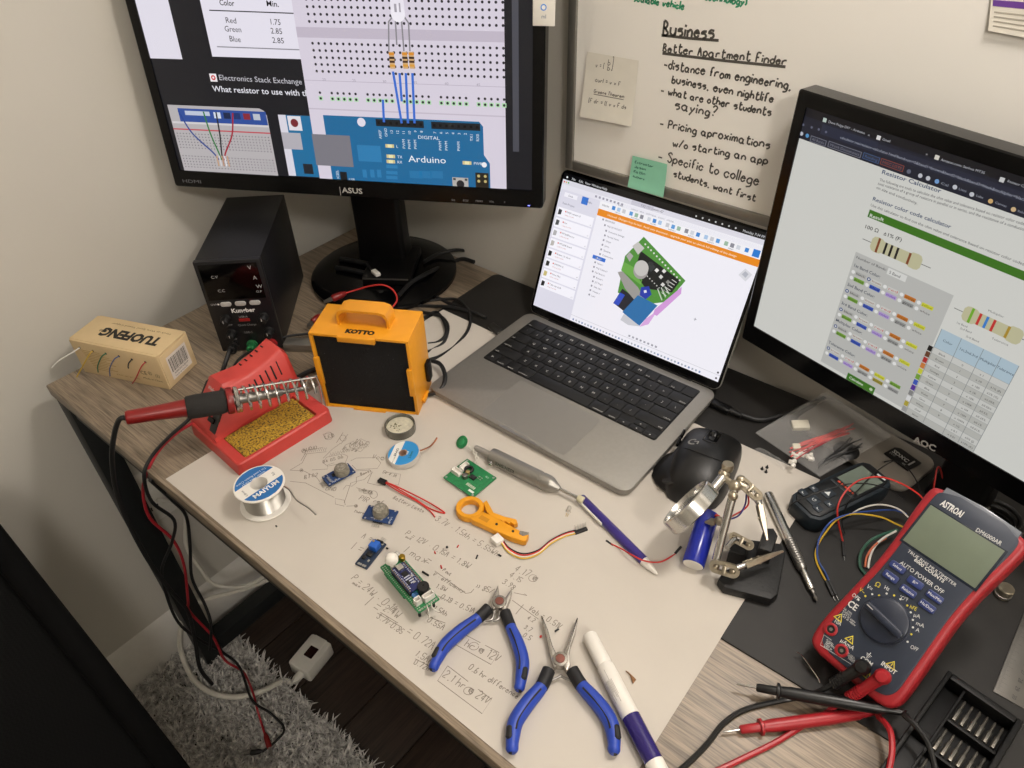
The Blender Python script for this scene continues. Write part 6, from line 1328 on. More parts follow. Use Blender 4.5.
# ---- loose wires and scraps
def wire_thing(name, label, runs, h, ends=(), cat='wires', group=None):
    o = at(*runs[0][1][0][:2], h); t = thing(name, label, cat, (o.x, o.y, 1.0)); 
    for m, P, r_ in runs:
        MB().tube([at(x, y, h + (P_[0] if P_ else 0)) - Vector((o.x, o.y, 1.0)) for x, y, *P_ in P], r_, 6, 6).build('wire', m, t)
    return t, o
m_wy, m_wb, m_wk, m_ww, m_wg, m_wo = mat('yellow_wire', 'd8b030', 0.45), mat('blue_wire', '2f4f9a', 0.45), mat('black_wire', '151516', 0.5), mat('white_wire', 'dcd8d0', 0.45), mat('green_wire', '2a5a48', 0.45), mat('orange_wire', 'c8643a', 0.45)
def bx(t, o, a, b, w_, h_, nm, m, z=1.8):
    a, b = at(*a, z), at(*b, z); F = Matrix.Translation(a - Vector((o.x, o.y, 1.0))) @ frame_z(b - a); L_ = (b - a).length
    return MB().prism(rrect(w_, h_, .3, 2), 0, L_, F).build(nm, m, t)
t, o = wire_thing('two_wire_lead', 'pair of red wires with a black end lying on the circuit sketch', [(m_wr2, [(384, 481, 3), (395, 487, 5), (415, 499, 2), (431, 509, 0), (445, 513, .5), (428, 502, 2), (400, 488, 4), (386, 482, 3)], .85), (m_wr2, [(384, 482, 3), (398, 491, 3), (418, 502, 1), (430, 511, .5), (435, 517, .5)], .8)], 1.4)
bx(t, o, (379, 480), (386, 483), 6, 4, 'plug', m_chip, 4)
KC = zoomed(440, 430, 5.12)
wr = []
for i, (m, d) in enumerate(((m_wk, -1.8), (m_wr2, -.4), (m_ww, 1.0), (m_wy, 2.4))):
    wr.append((m, [(*KC(310, 555 + d * 6), 3), (*KC(350, 610 + d * 6), 2), (*KC(420, 643 + d * 6), 1.5), (*KC(500, 625 + d * 5), 2), (*KC(570, 570 + d * 4), 2.5), (*KC(640, 535 + d * 4), 2.5), (*KC(695, 520 + d * 4), 3)], .8))
t, o = wire_thing('sensor_cable', 'four wire ribbon lead with a white plug curving under the wire stripper', wr, 1.2)
a_ = bx(t, o, KC(275, 575), KC(312, 550), 11, 6, 'white_plug', m_wp, 5); bx(t, o, KC(690, 527), KC(752, 505), 4, 3, 'pin_header', m_chip, 4)
q = MB()
for k in range(5): p0, p1 = at(*KC(700 + k * 12, 520 - k * 4), 4), at(*KC(690 + k * 14, 488 - k * 4), 5); q.rod(p0 - Vector((o.x, o.y, 1)), p1 - Vector((o.x, o.y, 1)), .35, .35, 5)
q.build('pins', m_pin, t, kind='stuff')
t, o = wire_thing('jumper_wire', 'red jumper wire with black ends lying across the white pen tip', [(m_wr2, [(611, 544, 1), (620, 548, 4), (632, 555, 11), (645, 561, 12), (660, 562, 6), (672, 556, 2), (678, 552, 1)], .85)], 1.6)
bx(t, o, (606, 541), (613, 546), 2.6, 2.6, 'plug', m_chip, 2); bx(t, o, (675, 554), (681, 547), 2.6, 2.6, 'plug', m_chip, 3)
p0, p1 = at(603, 537, 2), at(607, 541.5, 2); MB().rod(p0 - Vector((o.x, o.y, 1)), p1 - Vector((o.x, o.y, 1)), .4, .4, 6).build('pin', m_pin, t)
# clear LED
o = at(568, 509, 2.8); t = thing('clear_led', 'tiny clear LED with long legs lying between pump and connector', 'LED', (o.x, o.y, 1)); a, b = at(570, 506, 3.6), at(567.5, 513.5, 3.6); q0 = Vector((o.x, o.y, 1.0))
MB().lathe([(.1, 0), (1.8, .6), (2.5, 2.4), (2.5, 7.4), (3, 7.4), (3, 8.6), (.1, 8.6)], 14, Matrix.Translation(a - q0) @ frame_z(b - a)).build('lens', mat('clear_lens', 'f0ece2', 0.1, trans=0.6), t)
for dx in (-.8, 1.2): MB().tube([b - q0 + Vector((dx, 0, 0)), at(565 + dx, 520, 1.6) - q0, at(561.5 + dx * 1.5, 529, 1.2) - q0], .4, 5, 3).build('leg', m_gold, t)
# copper strand
o = at(632, 677, 1.5); t = thing('copper_strand', 'twisted scrap of bare copper wire right of the white marker', 'wire scrap', (o.x, o.y, 1))
for k in range(5): MB().tube([at(626 + k * .6, 671 + k * .4, 2) - Vector((o.x, o.y, 1)), at(631, 675 + k * .4, 3) - Vector((o.x, o.y, 1)), at(636 - k * .7, 680 + k * .8, 1.8) - Vector((o.x, o.y, 1))], .55, 5, 4).build('strand', mat('bare_copper', '8f6a4a', 0.4, 0.7), t)
SCR = [((446.6, 546.8), (447.4, 547.6), 'black', 1.3), ((457.2, 547.4), (458.6, 545.2), 'red', .7), ((476.2, 558.6), (477.6, 555.2), 'black', .9), ((498.5, 554.6), (501.0, 556.2), 'black', 1.1), ((434.6, 551.6), (435.4, 553.8), 'red', .8), ((440.8, 565.4), (441.8, 568.6), 'red', .8), ((422.4, 571.6), (428.6, 575.6), 'black', 1.1), ((386.4, 548), (388, 548.8), 'black', 1.0), ((521.0, 489.2), (522.2, 489.0), 'red', .7), ((540.2, 636.2), (541.4, 637.0), 'red', 1.4), ((555.0, 631.6), (558.6, 629.0), 'black', 1.0), ((619.4, 543), (621, 544.6), 'black', 1.2), ((482.8, 525.2), (484.6, 526.0), 'black', .9), ((448, 428.4), (449, 428.8), 'red', .6), ((275.8, 525.8), (276.8, 526.4), 'black', .8)]
WHERE = ['below the orange stripper ring', 'below the stripper body', 'left of the ribbon lead bend', 'beside the ribbon lead white plug', 'above the power formula', 'right of the green controller board, short', 'by the green controller board edge, longest', 'right of the blue trimmer board', 'below the grey pump', 'against the long nose plier tip', 'between the open plier tips', 'under the purple pen', 'under the stripper body', 'in front of the laptop left corner', 'in front of the solder reel']
for (a, b, cn, r_), wh in zip(SCR, WHERE):
    pa, pb = at(*a, r_ + 1), at(*b, r_ + 1); o_ = MB().rod((0, 0, r_), tuple(Vector((pb.x - pa.x, pb.y - pa.y, r_))), r_, r_, 8).build('wire_scrap', m_wk if cn == 'black' else m_wr2, None, (pa.x, pa.y, 1.15))
    tag(o_, '%s snipped wire scrap %s' % (cn, wh), 'wire scrap', 'snipped wire scraps on the paper')
# ================================================================== the right hand side of the desk
MATZ = 2.05
def onmat(o): return Vector((o.x, o.y, 0))
# ------------------------------------------------------------------ mouse
mo_, mf_ = at(688, 503, 3), at(716, 440, 6); md = mf_ - mo_; mc = (mo_ + mf_) / 2
t = thing('mouse', 'black gaming mouse with thumb rest and grey emblem right of the laptop', 'mouse', (mc.x, mc.y, 3.2), math.degrees(math.atan2(md.y, md.x)) - 90)
ML = 124
def lerp_tab(tab, y):
    for (a, va), (b, vb) in zip(tab, tab[1:]):
        if y <= b: k = (y - a) / (b - a); k = k * k * (3 - 2 * k) if False else k; return va + (vb - va) * k
    return tab[-1][1]
WT = [(-62, 26), (-59, 44), (-50, 60), (-35, 69), (-10, 73), (20, 73), (42, 70), (54, 64), (60, 54), (62, 44)]
HT = [(-62, 7), (-59, 16), (-50, 27), (-35, 36), (-14, 41), (5, 40), (25, 34), (42, 26), (56, 17), (60, 13), (62, 8)]
NE = 2.5
def msurf(x, y): w_, h_ = lerp_tab(WT, y), lerp_tab(HT, y); return h_ * max(0, 1 - abs(2 * x / w_) ** NE) ** (1 / NE)
rings = []
for y in [-62, -60.5, -58, -54, -50, -44, -38, -30, -20, -10, 0, 10, 20, 30, 40, 48, 54, 58, 60.5, 62]:
    w_, h_ = lerp_tab(WT, y), lerp_tab(HT, y); ring_ = []
    for k in range(19):
        a = math.pi * k / 18; ring_.append((w_ / 2 * math.copysign(abs(math.cos(a)) ** (2 / NE), math.cos(a)), y, 1 + (h_ - 1) * abs(math.sin(a)) ** (2 / NE)))
    rings.append(ring_ + [(-w_ / 2 + 2, y, 0), (w_ / 2 - 2, y, 0)])
m_mo = mat('mouse_black', '111112', 0.42, var=0.08)
MB().loft(rings).build('shell', m_mo, t, angle=50)
tr = []
for y, xo, z in ((-52, -30, 10), (-46, -42, 12), (-36, -50, 13), (-22, -52, 14), (-8, -50, 15), (4, -46, 16), (12, -38, 14)): tr.append([(-20, y, 0), (xo + 4, y, 0), (xo, y, 2.5), (xo + 1, y, 5), (xo + 8, y, z * .7), (-34, y, z + 6), (-20, y, z + 10)][::-1])
MB().loft(tr).build('thumb_rest', m_mo, t, angle=60)
def seam(pts, nm='seam', r_=.55, m=m_dk): MB().tube([(x, y, msurf(x, y) + .1) for x, y in pts], r_, 6, 4).build(nm, m, t)
seam([(-33, 0), (-22, -9), (-8, -14), (8, -15), (22, -11), (34, -2)]); seam([(8.5, 12), (8.5, 35), (8, 50), (7, 60)]); seam([(-8.5, 12), (-8.5, 35), (-8, 50), (-7, 60)]); seam([(-8.5, 12), (0, 9.5), (8.5, 12)])
MB().loft([[(x * 7, y, msurf(x * 7, y) + dz) for x, dz in ((-1, -1), (1, -1), (1, .3), (-1, .3))] for y in (14, 22, 30, 38, 46)]).build('wheel_channel', m_gloss, t)
MB().cyl(9.5, -3.4, 3.4, T(0, 33, msurf(0, 33) - 5, 0, 90, 0), 26, 1.2).build('scroll_wheel', m_satin, t)
MB().slab(6, 7, 2, 1, .6, T(0, 19, msurf(0, 19) - .9, -10)).build('mode_button', m_chip, t)
for y in (14, 30): MB().slab(3, 13, 5, 1, .8, T(-35.5, y, 17, 0, -8)).build('side_button', m_gloss, t)
c = Canvas(lambda u, v, z: Vector((u, v, msurf(u, v) + .15 + z)))
gx, gy = -17, 4
c.line([(gx + 5.2 * math.cos(R(a)), gy + 5 * math.sin(R(a))) for a in range(70, 300, 15)], 2.0, '8a8884', 1); c.line([(gx + .8, gy + .6), (gx + 5.6, gy + .6), (gx + 5.2, gy - 4)], 1.8, '8a8884', 1)
c.build('emblem', m_print, t)
# ------------------------------------------------------------------ battery cell
pa, pb = at(693, 565, 13), at(708.5, 514, 29); ax = (pb - pa).normalized()
t = thing('battery_cell', 'blue cylindrical battery cell with white end held by the helping hands', 'battery', (pa.x, pa.y, 3)); o = Vector((pa.x, pa.y, 3))
F = Matrix.Translation(pa - o) @ frame_z(ax); BL_ = (pb - pa).length
MB().lathe([(10.4, 0), (11.2, .5), (11.5, 1.5), (11.5, BL_ - 1.5), (11, BL_), (.1, BL_)], 32, F).build('wrap', mat('battery_blue', '1c2a9a', 0.22, var=0.05), t)
MB().lathe([(.1, -.3), (10.2, -.3), (10.5, .6)], 28, F).build('end_disc', m_wp, t); MB().lathe([(5, BL_ - .5), (5, BL_ + 2), (.1, BL_ + 2)], 20, F).build('positive_cap', m_dull, t)
cp = pb + ax * 2
for m, dx in ((m_wr2, 0), (m_pur, 3)): MB().tube([cp - o + Vector((dx - 2, 0, -1)), at(722 + dx, 519, 36) - o, at(738, 513 + dx, 42) - o, at(748 - dx, 505, 48) - o, at(748 - dx * .5, 494, 62) - o], .9, 6, 6).build('lead', m, t)
MB().slab(7, 4, 3, .6, .4, Matrix.Translation(at(716, 517, 34) - o)).build('solder_tab', m_wr2, t, label='red heat shrink tab')
# ------------------------------------------------------------------ helping hands with magnifier
m_cast = mat('black_cast_iron', '131313', 0.55, var=0.3, scale=200, bump=0.4, bscale=300); m_nick = mat('worn_nickel', 'b5ab98', 0.3, 0.9, var=0.12, scale=120)
hb = at(752, 578, 0); t = thing('helping_hands', 'helping hands stand with magnifier and metal clips on a black cast base', 'helping hands', (hb.x, hb.y, MATZ + 1)); o = Vector((hb.x, hb.y, MATZ + 1))
MB().prism(rel(hb, [(716, 588), (722, 596), (768, 608), (775, 603), (783, 560), (778, 552), (748, 548), (742, 556), (741, 574), (722, 578)]), 0, 12, None, 2.5).build('base', m_cast, t)
MB().prism(rel(hb, [(754, 562), (768, 566), (774, 548), (770, 541), (760, 541)], 12), 11.9, 32, None, 4, 0).build('base_lug', m_cast, t)
MB().prism(rel(hb, [(727, 558), (744, 562), (748, 548), (732, 543)], 12), 0.1, 20, None, 3, 0).build('base_lug', m_cast, t)
P0, P1 = at(716, 560, 30), at(735, 487, 88)
def rodw(a, b, r0, nm, m, r1=None, n=14): return MB().rod(a - o, b - o, r0, r1, n).build(nm, m, t)
rodw(P0, P1, 4.2, 'chrome_rod', m_chrome)
def joint(a, b, nm='joint_plates', w_=11, th=1.8, gap=7):
    """two slotted plates running from a to b, clamped by a screw"""
    d = b - a; L_ = d.length; F = Matrix.Translation(a - o) @ frame_z(d, CAMX[2])
    q = MB(); out = rrect(w_, L_ + w_, w_ / 2 - .1, 5)
    j = None
    for s_ in (-1, 1):
        inn = rrect(w_ * .42, L_ + w_ * .42, w_ * .2, 5); pl_ = MB().loft([[(x, -(y + L_ / 2), s_ * gap / 2 + z) for x, y in oo] for oo, z in ((out, -th / 2), (out, th / 2), (inn, th / 2), (inn, -th / 2))], F @ T(0, 0, 0, -90), close=True).build(nm, m_nick, t)
    sc_ = MB(); sc_.cyl(2.2, -gap / 2 - 3, gap / 2 + 3, F @ T(0, 0, L_ / 2, -90), 12); sc_.build('clamp_screw', m_nick, t)
    MB().prism(rrect(9, 3.2, 1.2, 3), gap / 2 + 3, gap / 2 + 9, F @ T(0, 0, L_ / 2, -90), .8).build('wing_nut', m_nick, t)
    for e in (0, L_): MB().ball(3.6, F @ T(0, 0, e), 14, 8).build('ball_end', m_nick, t)
def hclip(a, b, nm='clip'):
    """alligator clip: jaws from a (tip) to b (tail)"""
    d = b - a; L_ = d.length; F = Matrix.Translation(a - o) @ frame_z(d, CAMX[2])
    for s_ in (-1, 1):
        MB().loft([[(x, s_ * yy + (1.2 if q_ else 0) * s_, z) for x, q_ in ((-w_, 0), (w_, 0), (w_ * .7, 1), (-w_ * .7, 1))] for z, yy, w_ in ((0, .3, 1.0), (L_ * .3, .8, 2.4), (L_ * .6, 2.0, 3.4), (L_ * .95, 3.2, 3.2))]).build('clip_jaw', m_nick, t) if False else MB().loft([[(x, s_ * (yy + q_ * 1.3), z) for x, q_ in ((-w_, 0), (w_, 0), (w_ * .7, 1), (-w_ * .7, 1))] for z, yy, w_ in ((0, .2, 1.0), (L_ * .3, .8, 2.4), (L_ * .6, 2.0, 3.4), (L_ * .95, 3.2, 3.2))], F).build('clip_jaw', m_nick, t)
    MB().cyl(1.6, -4, 4, F @ T(0, 0, L_ * .6, 0, 90), 10).build('clip_pin', m_nick, t); MB().rod(F @ Vector((0, 0, L_ * .7)), F @ Vector((0, 0, L_ * 1.15)), 2.4, 3.4, 12).build('clip_socket', m_chrome, t)
joint(at(716, 566, 28), at(733, 571, 28), w_=13); hclip(at(783, 551, 40), at(743, 566, 34)); rodw(at(736, 570, 28), at(744, 567, 33), 3.2, 'arm', m_chrome)
joint(at(734, 537, 34), at(749, 545, 32), w_=10); rodw(at(727, 548, 34), at(735, 538, 34), 3, 'arm', m_chrome)
joint(at(744, 484, 84), at(757, 496, 80), w_=11); hclip(at(767, 540, 52), at(759, 503, 74))
rodw(at(752, 492, 81), at(759, 503, 75), 3.2, 'arm', m_chrome); rodw(at(738, 483, 86), at(746, 487, 84), 3.2, 'arm', m_nick)
for x, y, h_, r_ in ((735, 486, 88, 6.5), (724, 474, 88, 6), (741, 480, 86, 5), (733, 496, 84, 5), (719, 521, 44, 5)): MB().ball(r_, Matrix.Translation(at(x, y, h_) - o), 16, 10).build('ball_joint', m_nick, t)
MB().lathe([(5.5, 0), (6.2, 2), (6.2, 6), (5.5, 8)], 18, Matrix.Translation(at(727, 470, 91) - o) @ frame_z(CAMX[2] * .6 + CAMX[1])).build('thumb_screw', m_nick, t)
rodw(at(713, 489, 84), at(722, 478, 88), 5, 'magnifier_arm', m_chrome); rodw(at(722, 476, 88), at(735, 486, 88), 3.4, 'arm', m_nick)
hclip(at(705, 522, 38), at(716, 522, 42)); 
# magnifier: a thick rimmed lens, seen almost along its rim
mcn = at(690.5, 507, 74); MN = (CAMX[0] * -.70 + CAMX[1] * .70 - CAMX[2] * .12).normalized(); F = Matrix.Translation(mcn - o) @ frame_z(MN, CAMX[2])
MB().ring([(28.0, -8), (30.2, -8), (31, -7), (31, 7), (30.2, 8), (28.0, 8), (27.0, 4), (27.0, -4)], 48, F).build('magnifier_rim', m_chrome, t)
m_glass = mat('lens_glass', 'f2f6f4', 0.02, trans=1.0, ior=1.5, var=0.0)
MB().lathe([(.1, -2.6), (10, -2.3), (20, -1.4), (26.3, -.4), (26.3, .4), (20, 1.4), (10, 2.3), (.1, 2.6)], 40, F).build('lens', m_glass, t)
# ------------------------------------------------------------------ screwdriver
pa, pb = at(768, 494, 9), at(817, 601, 6); ax = (pb - pa).normalized(); L_ = (pb - pa).length
t = thing('precision_screwdriver', 'slim steel precision screwdriver lying on the black mat', 'screwdriver', ((pa.x + pb.x) / 2, (pa.y + pb.y) / 2, MATZ + .3))
fy = lambda y: (at(768 + 49 * (y - 494) / 107, y, 9 - 3 * (y - 494) / 107) - pa).length / L_
spear(t, pa, pb, [(4.6, 0), (5.4, .01), (5.4, fy(540))], 'shank', m_chrome, 20)
k_ = [(5.4, fy(540)), (5.0, fy(541))] + [(5.6 if i % 2 else 5.0, fy(541) + (fy(567) - fy(541)) * i / 22) for i in range(23)] + [(4.4, fy(570))]
spear(t, pa, pb, k_, 'knurled_grip', m_dull, 20)
spear(t, pa, pb, [(3.4, fy(570)), (3.2, fy(589)), (2.4, fy(590))], 'collet', m_chrome, 16); spear(t, pa, pb, [(2.0, fy(590)), (2.0, fy(593)), (1.2, fy(594)), (2.4, fy(598)), (.6, 1)], 'bit', m_dull, 10)
# ------------------------------------------------------------------ laser measure
LZ = 25.0
lc_ = [at(*p, LZ) for p in ((789, 499), (868.4, 458.5), (896.5, 480.4), (811, 519.5))]
lo_ = sum(lc_, Vector()) / 4; ld_ = (lc_[1] - lc_[0]) + (lc_[2] - lc_[3]); la = math.atan2(ld_.y, ld_.x)
t = thing('laser_measure', 'dark blue and black laser distance meter with grey screen lying on the mat', 'distance meter', (lo_.x, lo_.y, MATZ + .2), math.degrees(la))
LL, LW = 118, 44
o1 = [(-59, -13), (-52, -21), (-46, -22), (46, -22), (54, -20), (59, -14), (59, 14), (54, 20), (46, 22), (-46, 22), (-52, 21), (-59, 13)]
MB().prism(o1, 0, 21, None, 2.5, 2).build('body', mat('teal_black_rubber', '17222a', 0.55, var=0.1), t)
MB().prism(offset(o1, 4), 20.9, LZ - MATZ, None, 1.6, 0).build('face', mat('meter_face', '131518', 0.4), t)
lm = (Matrix.Translation((lo_.x, lo_.y, 0)) @ Matrix.Rotation(la, 4, 'Z')).inverted()
def lloc(px, py): p = lm @ at(px, py, LZ); return (p.x, p.y)
ZL = zoomed(770, 430, 4.267); fz = LZ - MATZ
a, b = lloc(*ZL(290, 210)), lloc(*ZL(470, 200))
MB().prism([(8, -15), (46, -15), (46, 15), (8, 15)], fz - .1, fz + .4, None, .3).build('screen', mat('lcd_grey_green', '6f7a70', 0.15, var=0.02), t)
m_lb = mat('meter_button', '2b333c', 0.5)
c = Canvas(lambda u, v, z: Vector((u, v, fz + 1.2 + z)))
for (px, py), w_, h_, s_ in (((140, 268), 8, 10, 'r'), ((185, 252), 8, 10, '='), ((248, 272), 14, 12, ''), ((186, 302), 13, 11, 'G'), ((203, 336), 8, 10, 'r'), ((252, 318), 8, 10, 'x')):
    u, v = lloc(*ZL(px, py)); MB().slab(w_, h_, 1.2, 2, .4, T(u, v, fz)).build('button', m_lb, t)
    if s_: c.text(s_, u - 2, v - 2, 6.5, 'd8dcdc', 0)
    else: c.poly([(u + 3, v), (u - 3, v + 3.4), (u - 3, v - 3.4)], 'd8dcdc', 0)
c.build('button_marks', m_print, t)
c = Canvas(lambda u, v, z: Vector((u, v, fz + .5 + z)))
for k in range(5): c.rect(3.2 - .2 * (k % 2), -13 + k * 5, 5.8, -9.6 + k * 5, 'c8482e', 0)
c.rect(49, -14, 51.6, -3, 'c4c8c8', 0)
for k, (x, wd) in enumerate(((-1.5, .8), (.4, .4), (7, .5))): c.rect(x, -16, x + wd, 16, '5a6266', 0)
c.build('face_print', m_print, t)
# ------------------------------------------------------------------ parts bag
m_film, nt, bs = nodes_of('clear_film')
trn = nt.nodes.new('ShaderNodeBsdfTransparent'); mixs = nt.nodes.new('ShaderNodeMixShader'); lwn = nt.nodes.new('ShaderNodeLayerWeight'); lwn.inputs['Blend'].default_value = 0.22
mth = nt.nodes.new('ShaderNodeMath'); mth.operation = 'MULTIPLY_ADD'; mth.inputs[1].default_value = 0.6; mth.inputs[2].default_value = 0.05
nt.links.new(lwn.outputs['Facing'], mth.inputs[0]); nt.links.new(mth.outputs[0], mixs.inputs['Fac'])
bs.inputs['Base Color'].default_value = (0.75, 0.74, 0.72, 1); bs.inputs['Roughness'].default_value = 0.14
nt.links.new(trn.outputs[0], mixs.inputs[1]); nt.links.new(bs.outputs[0], mixs.inputs[2]); nt.links.new(mixs.outputs[0], nt.nodes['Material Output'].inputs['Surface'])
tc = nt.nodes.new('ShaderNodeTexCoord'); nz = nt.nodes.new('ShaderNodeTexNoise'); nz.inputs['Scale'].default_value = 60; bpn = nt.nodes.new('ShaderNodeBump'); bpn.inputs['Strength'].default_value = 0.6; bpn.inputs['Distance'].default_value = 0.004
nt.links.new(tc.outputs['Object'], nz.inputs['Vector']); nt.links.new(nz.outputs['Fac'], bpn.inputs['Height']); nt.links.new(bpn.outputs['Normal'], bs.inputs['Normal'])
def film(t, o, C4, hfun, nm, N=22, seed=1, lo=False):
    rr = random.Random(seed); W_ = [at(x, y, 6) for x, y in C4]; q = MB(); vs = []
    ph = [(rr.uniform(0, 6), rr.uniform(4, 11), rr.uniform(4, 11), rr.uniform(.3, 1)) for _ in range(7)]
    for j in range(N + 1):
        for i in range(N + 1):
            a, b = i / N, j / N; p = W_[0].lerp(W_[1], a).lerp(W_[3].lerp(W_[2], a), b)
            z = hfun(a, b) + (0 if lo else sum(abs(math.sin(f0 + fa * a + fb * b)) * k for f0, fa, fb, k in ph) * .75 * min(1, 8 * a * (1 - a) + .25) * min(1, 8 * b * (1 - b) + .25))
            vs.append((p.x - o.x, p.y - o.y, z))
    fs = [(j * (N + 1) + i, j * (N + 1) + i + 1, (j + 1) * (N + 1) + i + 1, (j + 1) * (N + 1) + i) for j in range(N) for i in range(N)]
    return q.add(vs, fs).build(nm, m_film, t, angle=50)
bagq = ((754, 438), (824, 397), (890, 441), (818, 482)); bo = onmat(at(820, 440, 0))
t = thing('parts_bag', 'clear zip bag of red wires and white connectors lying under the right monitor', 'bag', (bo.x, bo.y, MATZ))
film(t, bo, bagq, lambda a, b: 13 + 8 * math.sin(math.pi * a) * math.sin(math.pi * b), 'bag_front', seed=4); film(t, bo, bagq, lambda a, b: 12.2, 'bag_back', 4, lo=True)
for nm, b_ in (('zip_seam', .0), ('zip_seam', .05)):
    A0, A1 = at(826, 399, 14), at(888, 440, 14); d = (A1 - A0).cross(Vector((0, 0, 1))).normalized() * (b_ * 90 + 3)
    MB().tube([A0 + d - bo, (A0 + A1) / 2 + d - bo + Vector((0, 0, 5)), A1 + d - bo], 1.0, 6, 6).build(nm, m_film, t)
rr = random.Random(12)
def bagwire(m, y0, y1, x0=(787, 806), x1=(838, 856), nm='wire'):
    a = rr.uniform(0, 1); b = rr.uniform(0, 1); xa, xb = rr.uniform(*x0), rr.uniform(*x1)
    ya = y0[0] + (y0[1] - y0[0]) * a; yb = y1[0] + (y1[1] - y1[0]) * b
    MB().tube([at(xa, ya, 14) - bo, at(xa + (xb - xa) * .33, ya + (yb - ya) * .3 - rr.uniform(0, 3), 19) - bo, at(xa + (xb - xa) * .7, ya + (yb - ya) * .65 - rr.uniform(-2, 3), 20) - bo, at(xb, yb, 14) - bo], .8, 5, 4).build(nm, m, t)
for k in range(13): bagwire(m_wr2 if k % 4 else m_wr, (448, 462), (424, 437))
for k in range(8): bagwire(m_wk, (462, 472), (436, 450), (815, 826), (846, 862))
for k in range(14):
    p = at(rr.uniform(790, 812), rr.uniform(450, 470), 13) ; MB().box(-2.4, 2.4, -1.7, 1.7, -1, 3.5, Matrix.Translation(p - bo) @ Euler((rr.uniform(-.5, .5), rr.uniform(-.5, .5), rr.uniform(0, 3))).to_matrix().to_4x4(), .3).build('connector', m_wp, t)
for x, y, w_, d_ in ((800, 427, 20, 13), (796, 449, 9, 8)): p = at(x, y, 13); MB().slab(w_, d_, 6, 1, .5, Matrix.Translation(p - bo) @ T(0, 0, -2, 5, -4, 35)).build('connector_block', mat('ivory_connector', 'd6d0bc', 0.5), t)
MB().ball(15, Matrix.Translation(at(846, 452, 13) - bo), 16, 8, .35).build('black_pouch', m_rubber, t)
so2 = onmat(at(772, 460, 0)); t = thing('plastic_strip', 'torn strip of clear plastic beside the paper corner below the bag', 'plastic', (so2.x, so2.y, 4))
film(t, so2, ((753, 449), (760, 447), (789, 464), (784, 471)), lambda a, b: 1, 'film', 12, 9)
for k, (x, y) in enumerate(((762, 469), (767, 467.5), (766, 472))):
    p = at(x, y, 4); o_ = MB().cyl(1.9, 0, 1.2, None, 10, .3); o_.cyl(.9, 1.2, 4); ob = o_.build('screw', m_chip, None, (p.x, p.y, 3.4)); tag(ob, '%s of three tiny black screws on the paper corner' % ('leftmost', 'uppermost', 'lowermost')[k], 'screw', 'tiny black screws')
# ------------------------------------------------------------------ memory card
q4 = [at(x, y, 13) for x, y in ((884, 453), (898, 446.5), (921.5, 463), (908, 470.5))]; cc = sum(q4, Vector()) / 4; dv = q4[3] - q4[0]
t = thing('memory_card', 'black memory card with white marks lying near the right monitor stand', 'memory card', (cc.x, cc.y, 11.4), math.degrees(math.atan2(dv.y, dv.x)))
w_, d_ = dv.length, (q4[1] - q4[0]).length
MB().prism([(-w_ / 2, -d_ / 2), (w_ / 2, -d_ / 2), (w_ / 2, d_ / 2), (-w_ / 2 + 5, d_ / 2), (-w_ / 2, d_ / 2 - 5)], 0, 2.2, None, .3).build('card', m_satin, t)
c = Canvas(lambda u, v, z: Vector((u, v, 2.2 + z)))
c.text('SDXC', -w_ * .1, -d_ * .12, 8, 'c8c8c4', 1, 'c', ang=90 if False else 0, bold=.02); c.text('4K', w_ * .14, -d_ * .4, 4.6, 'a8a8a4', 1); c.text('EVO', -w_ * .42, -d_ * .3, 4, 'a8a8a4', 1); c.rect(-w_ * .42, d_ * .1, -w_ * .2, d_ * .14, 'b0b0ac', 1); c.rect(w_ * .3, -d_ * .2, w_ * .36, d_ * .3, 'b0b0ac', 1)
c.build('print', m_print, t)
# ------------------------------------------------------------------ multimeter
MW, MH, MT = 81.6, 175.0, 36.0
ma = Vector((987.4, 246.0, 33.5)); my = R(-13.6); mb2_ = ma + Vector((math.cos(my), math.sin(my), 0)) * MW
mbase = Vector((1035, 300, MATZ)); t = thing('multimeter', 'red and navy digital multimeter propped up on the black mat at the right', 'multimeter', mbase)
Mp = Panel(ma, mb2_, 50, mbase); uv = Mp.uv
half = [(0, 0, 16), (2.0, 40, 0), (3.4, 80, 0), (2.4, 120, 0), (-.5, 150, 0), (-1.5, MH - 6, 0)]
def outline(ins=0.0, top=0.0):
    top -= 5
    l_ = [(12 + ins, ins - 3), (2 + ins, ins), (-2.5 + ins, ins + 8), (-3.5 + ins, 28), (-1 + ins, 62), (1 + ins, 92), (1 + ins, 120), (-1 + ins, 148), (-1.5 + ins, MH - 12 - top), (0 + ins, MH - 4 - top), (5 + ins, MH - 1 - top), (22, MH + 2.5 - top)]
    r_ = [(14 + ins, ins - 3), (5 + ins, ins), (.5 + ins, ins + 8), (.5 + ins, 28), (2.5 + ins, 62), (4 + ins, 92), (3 + ins, 120), (0 + ins, 148), (-1.5 + ins, MH - 12 - top), (0 + ins, MH - 4 - top), (5 + ins, MH - 1 - top), (22, MH + 2.5 - top)]
    sm = lambda Q: [tuple(q)[:2] for q in smooth_path([(x, y, 0) for x, y in Q], 3)]
    return [(MW - x, y) for x, y in sm(r_)] + [(x, y) for x, y in sm(l_)[::-1]]
m_hol = mat('red_rubber_holster', '9c1b24', 0.42, var=0.04); m_nav = mat('navy_plastic', '28303f', 0.42, var=0.04)
MB().prism(outline(), -MT, 0, Mp.m, 5, 6, 3).build('holster', m_hol, t)
MB().prism(outline(7.0, 1.0), -1, 1.4, Mp.m, 1.0, 0).build('face', m_nav, t)
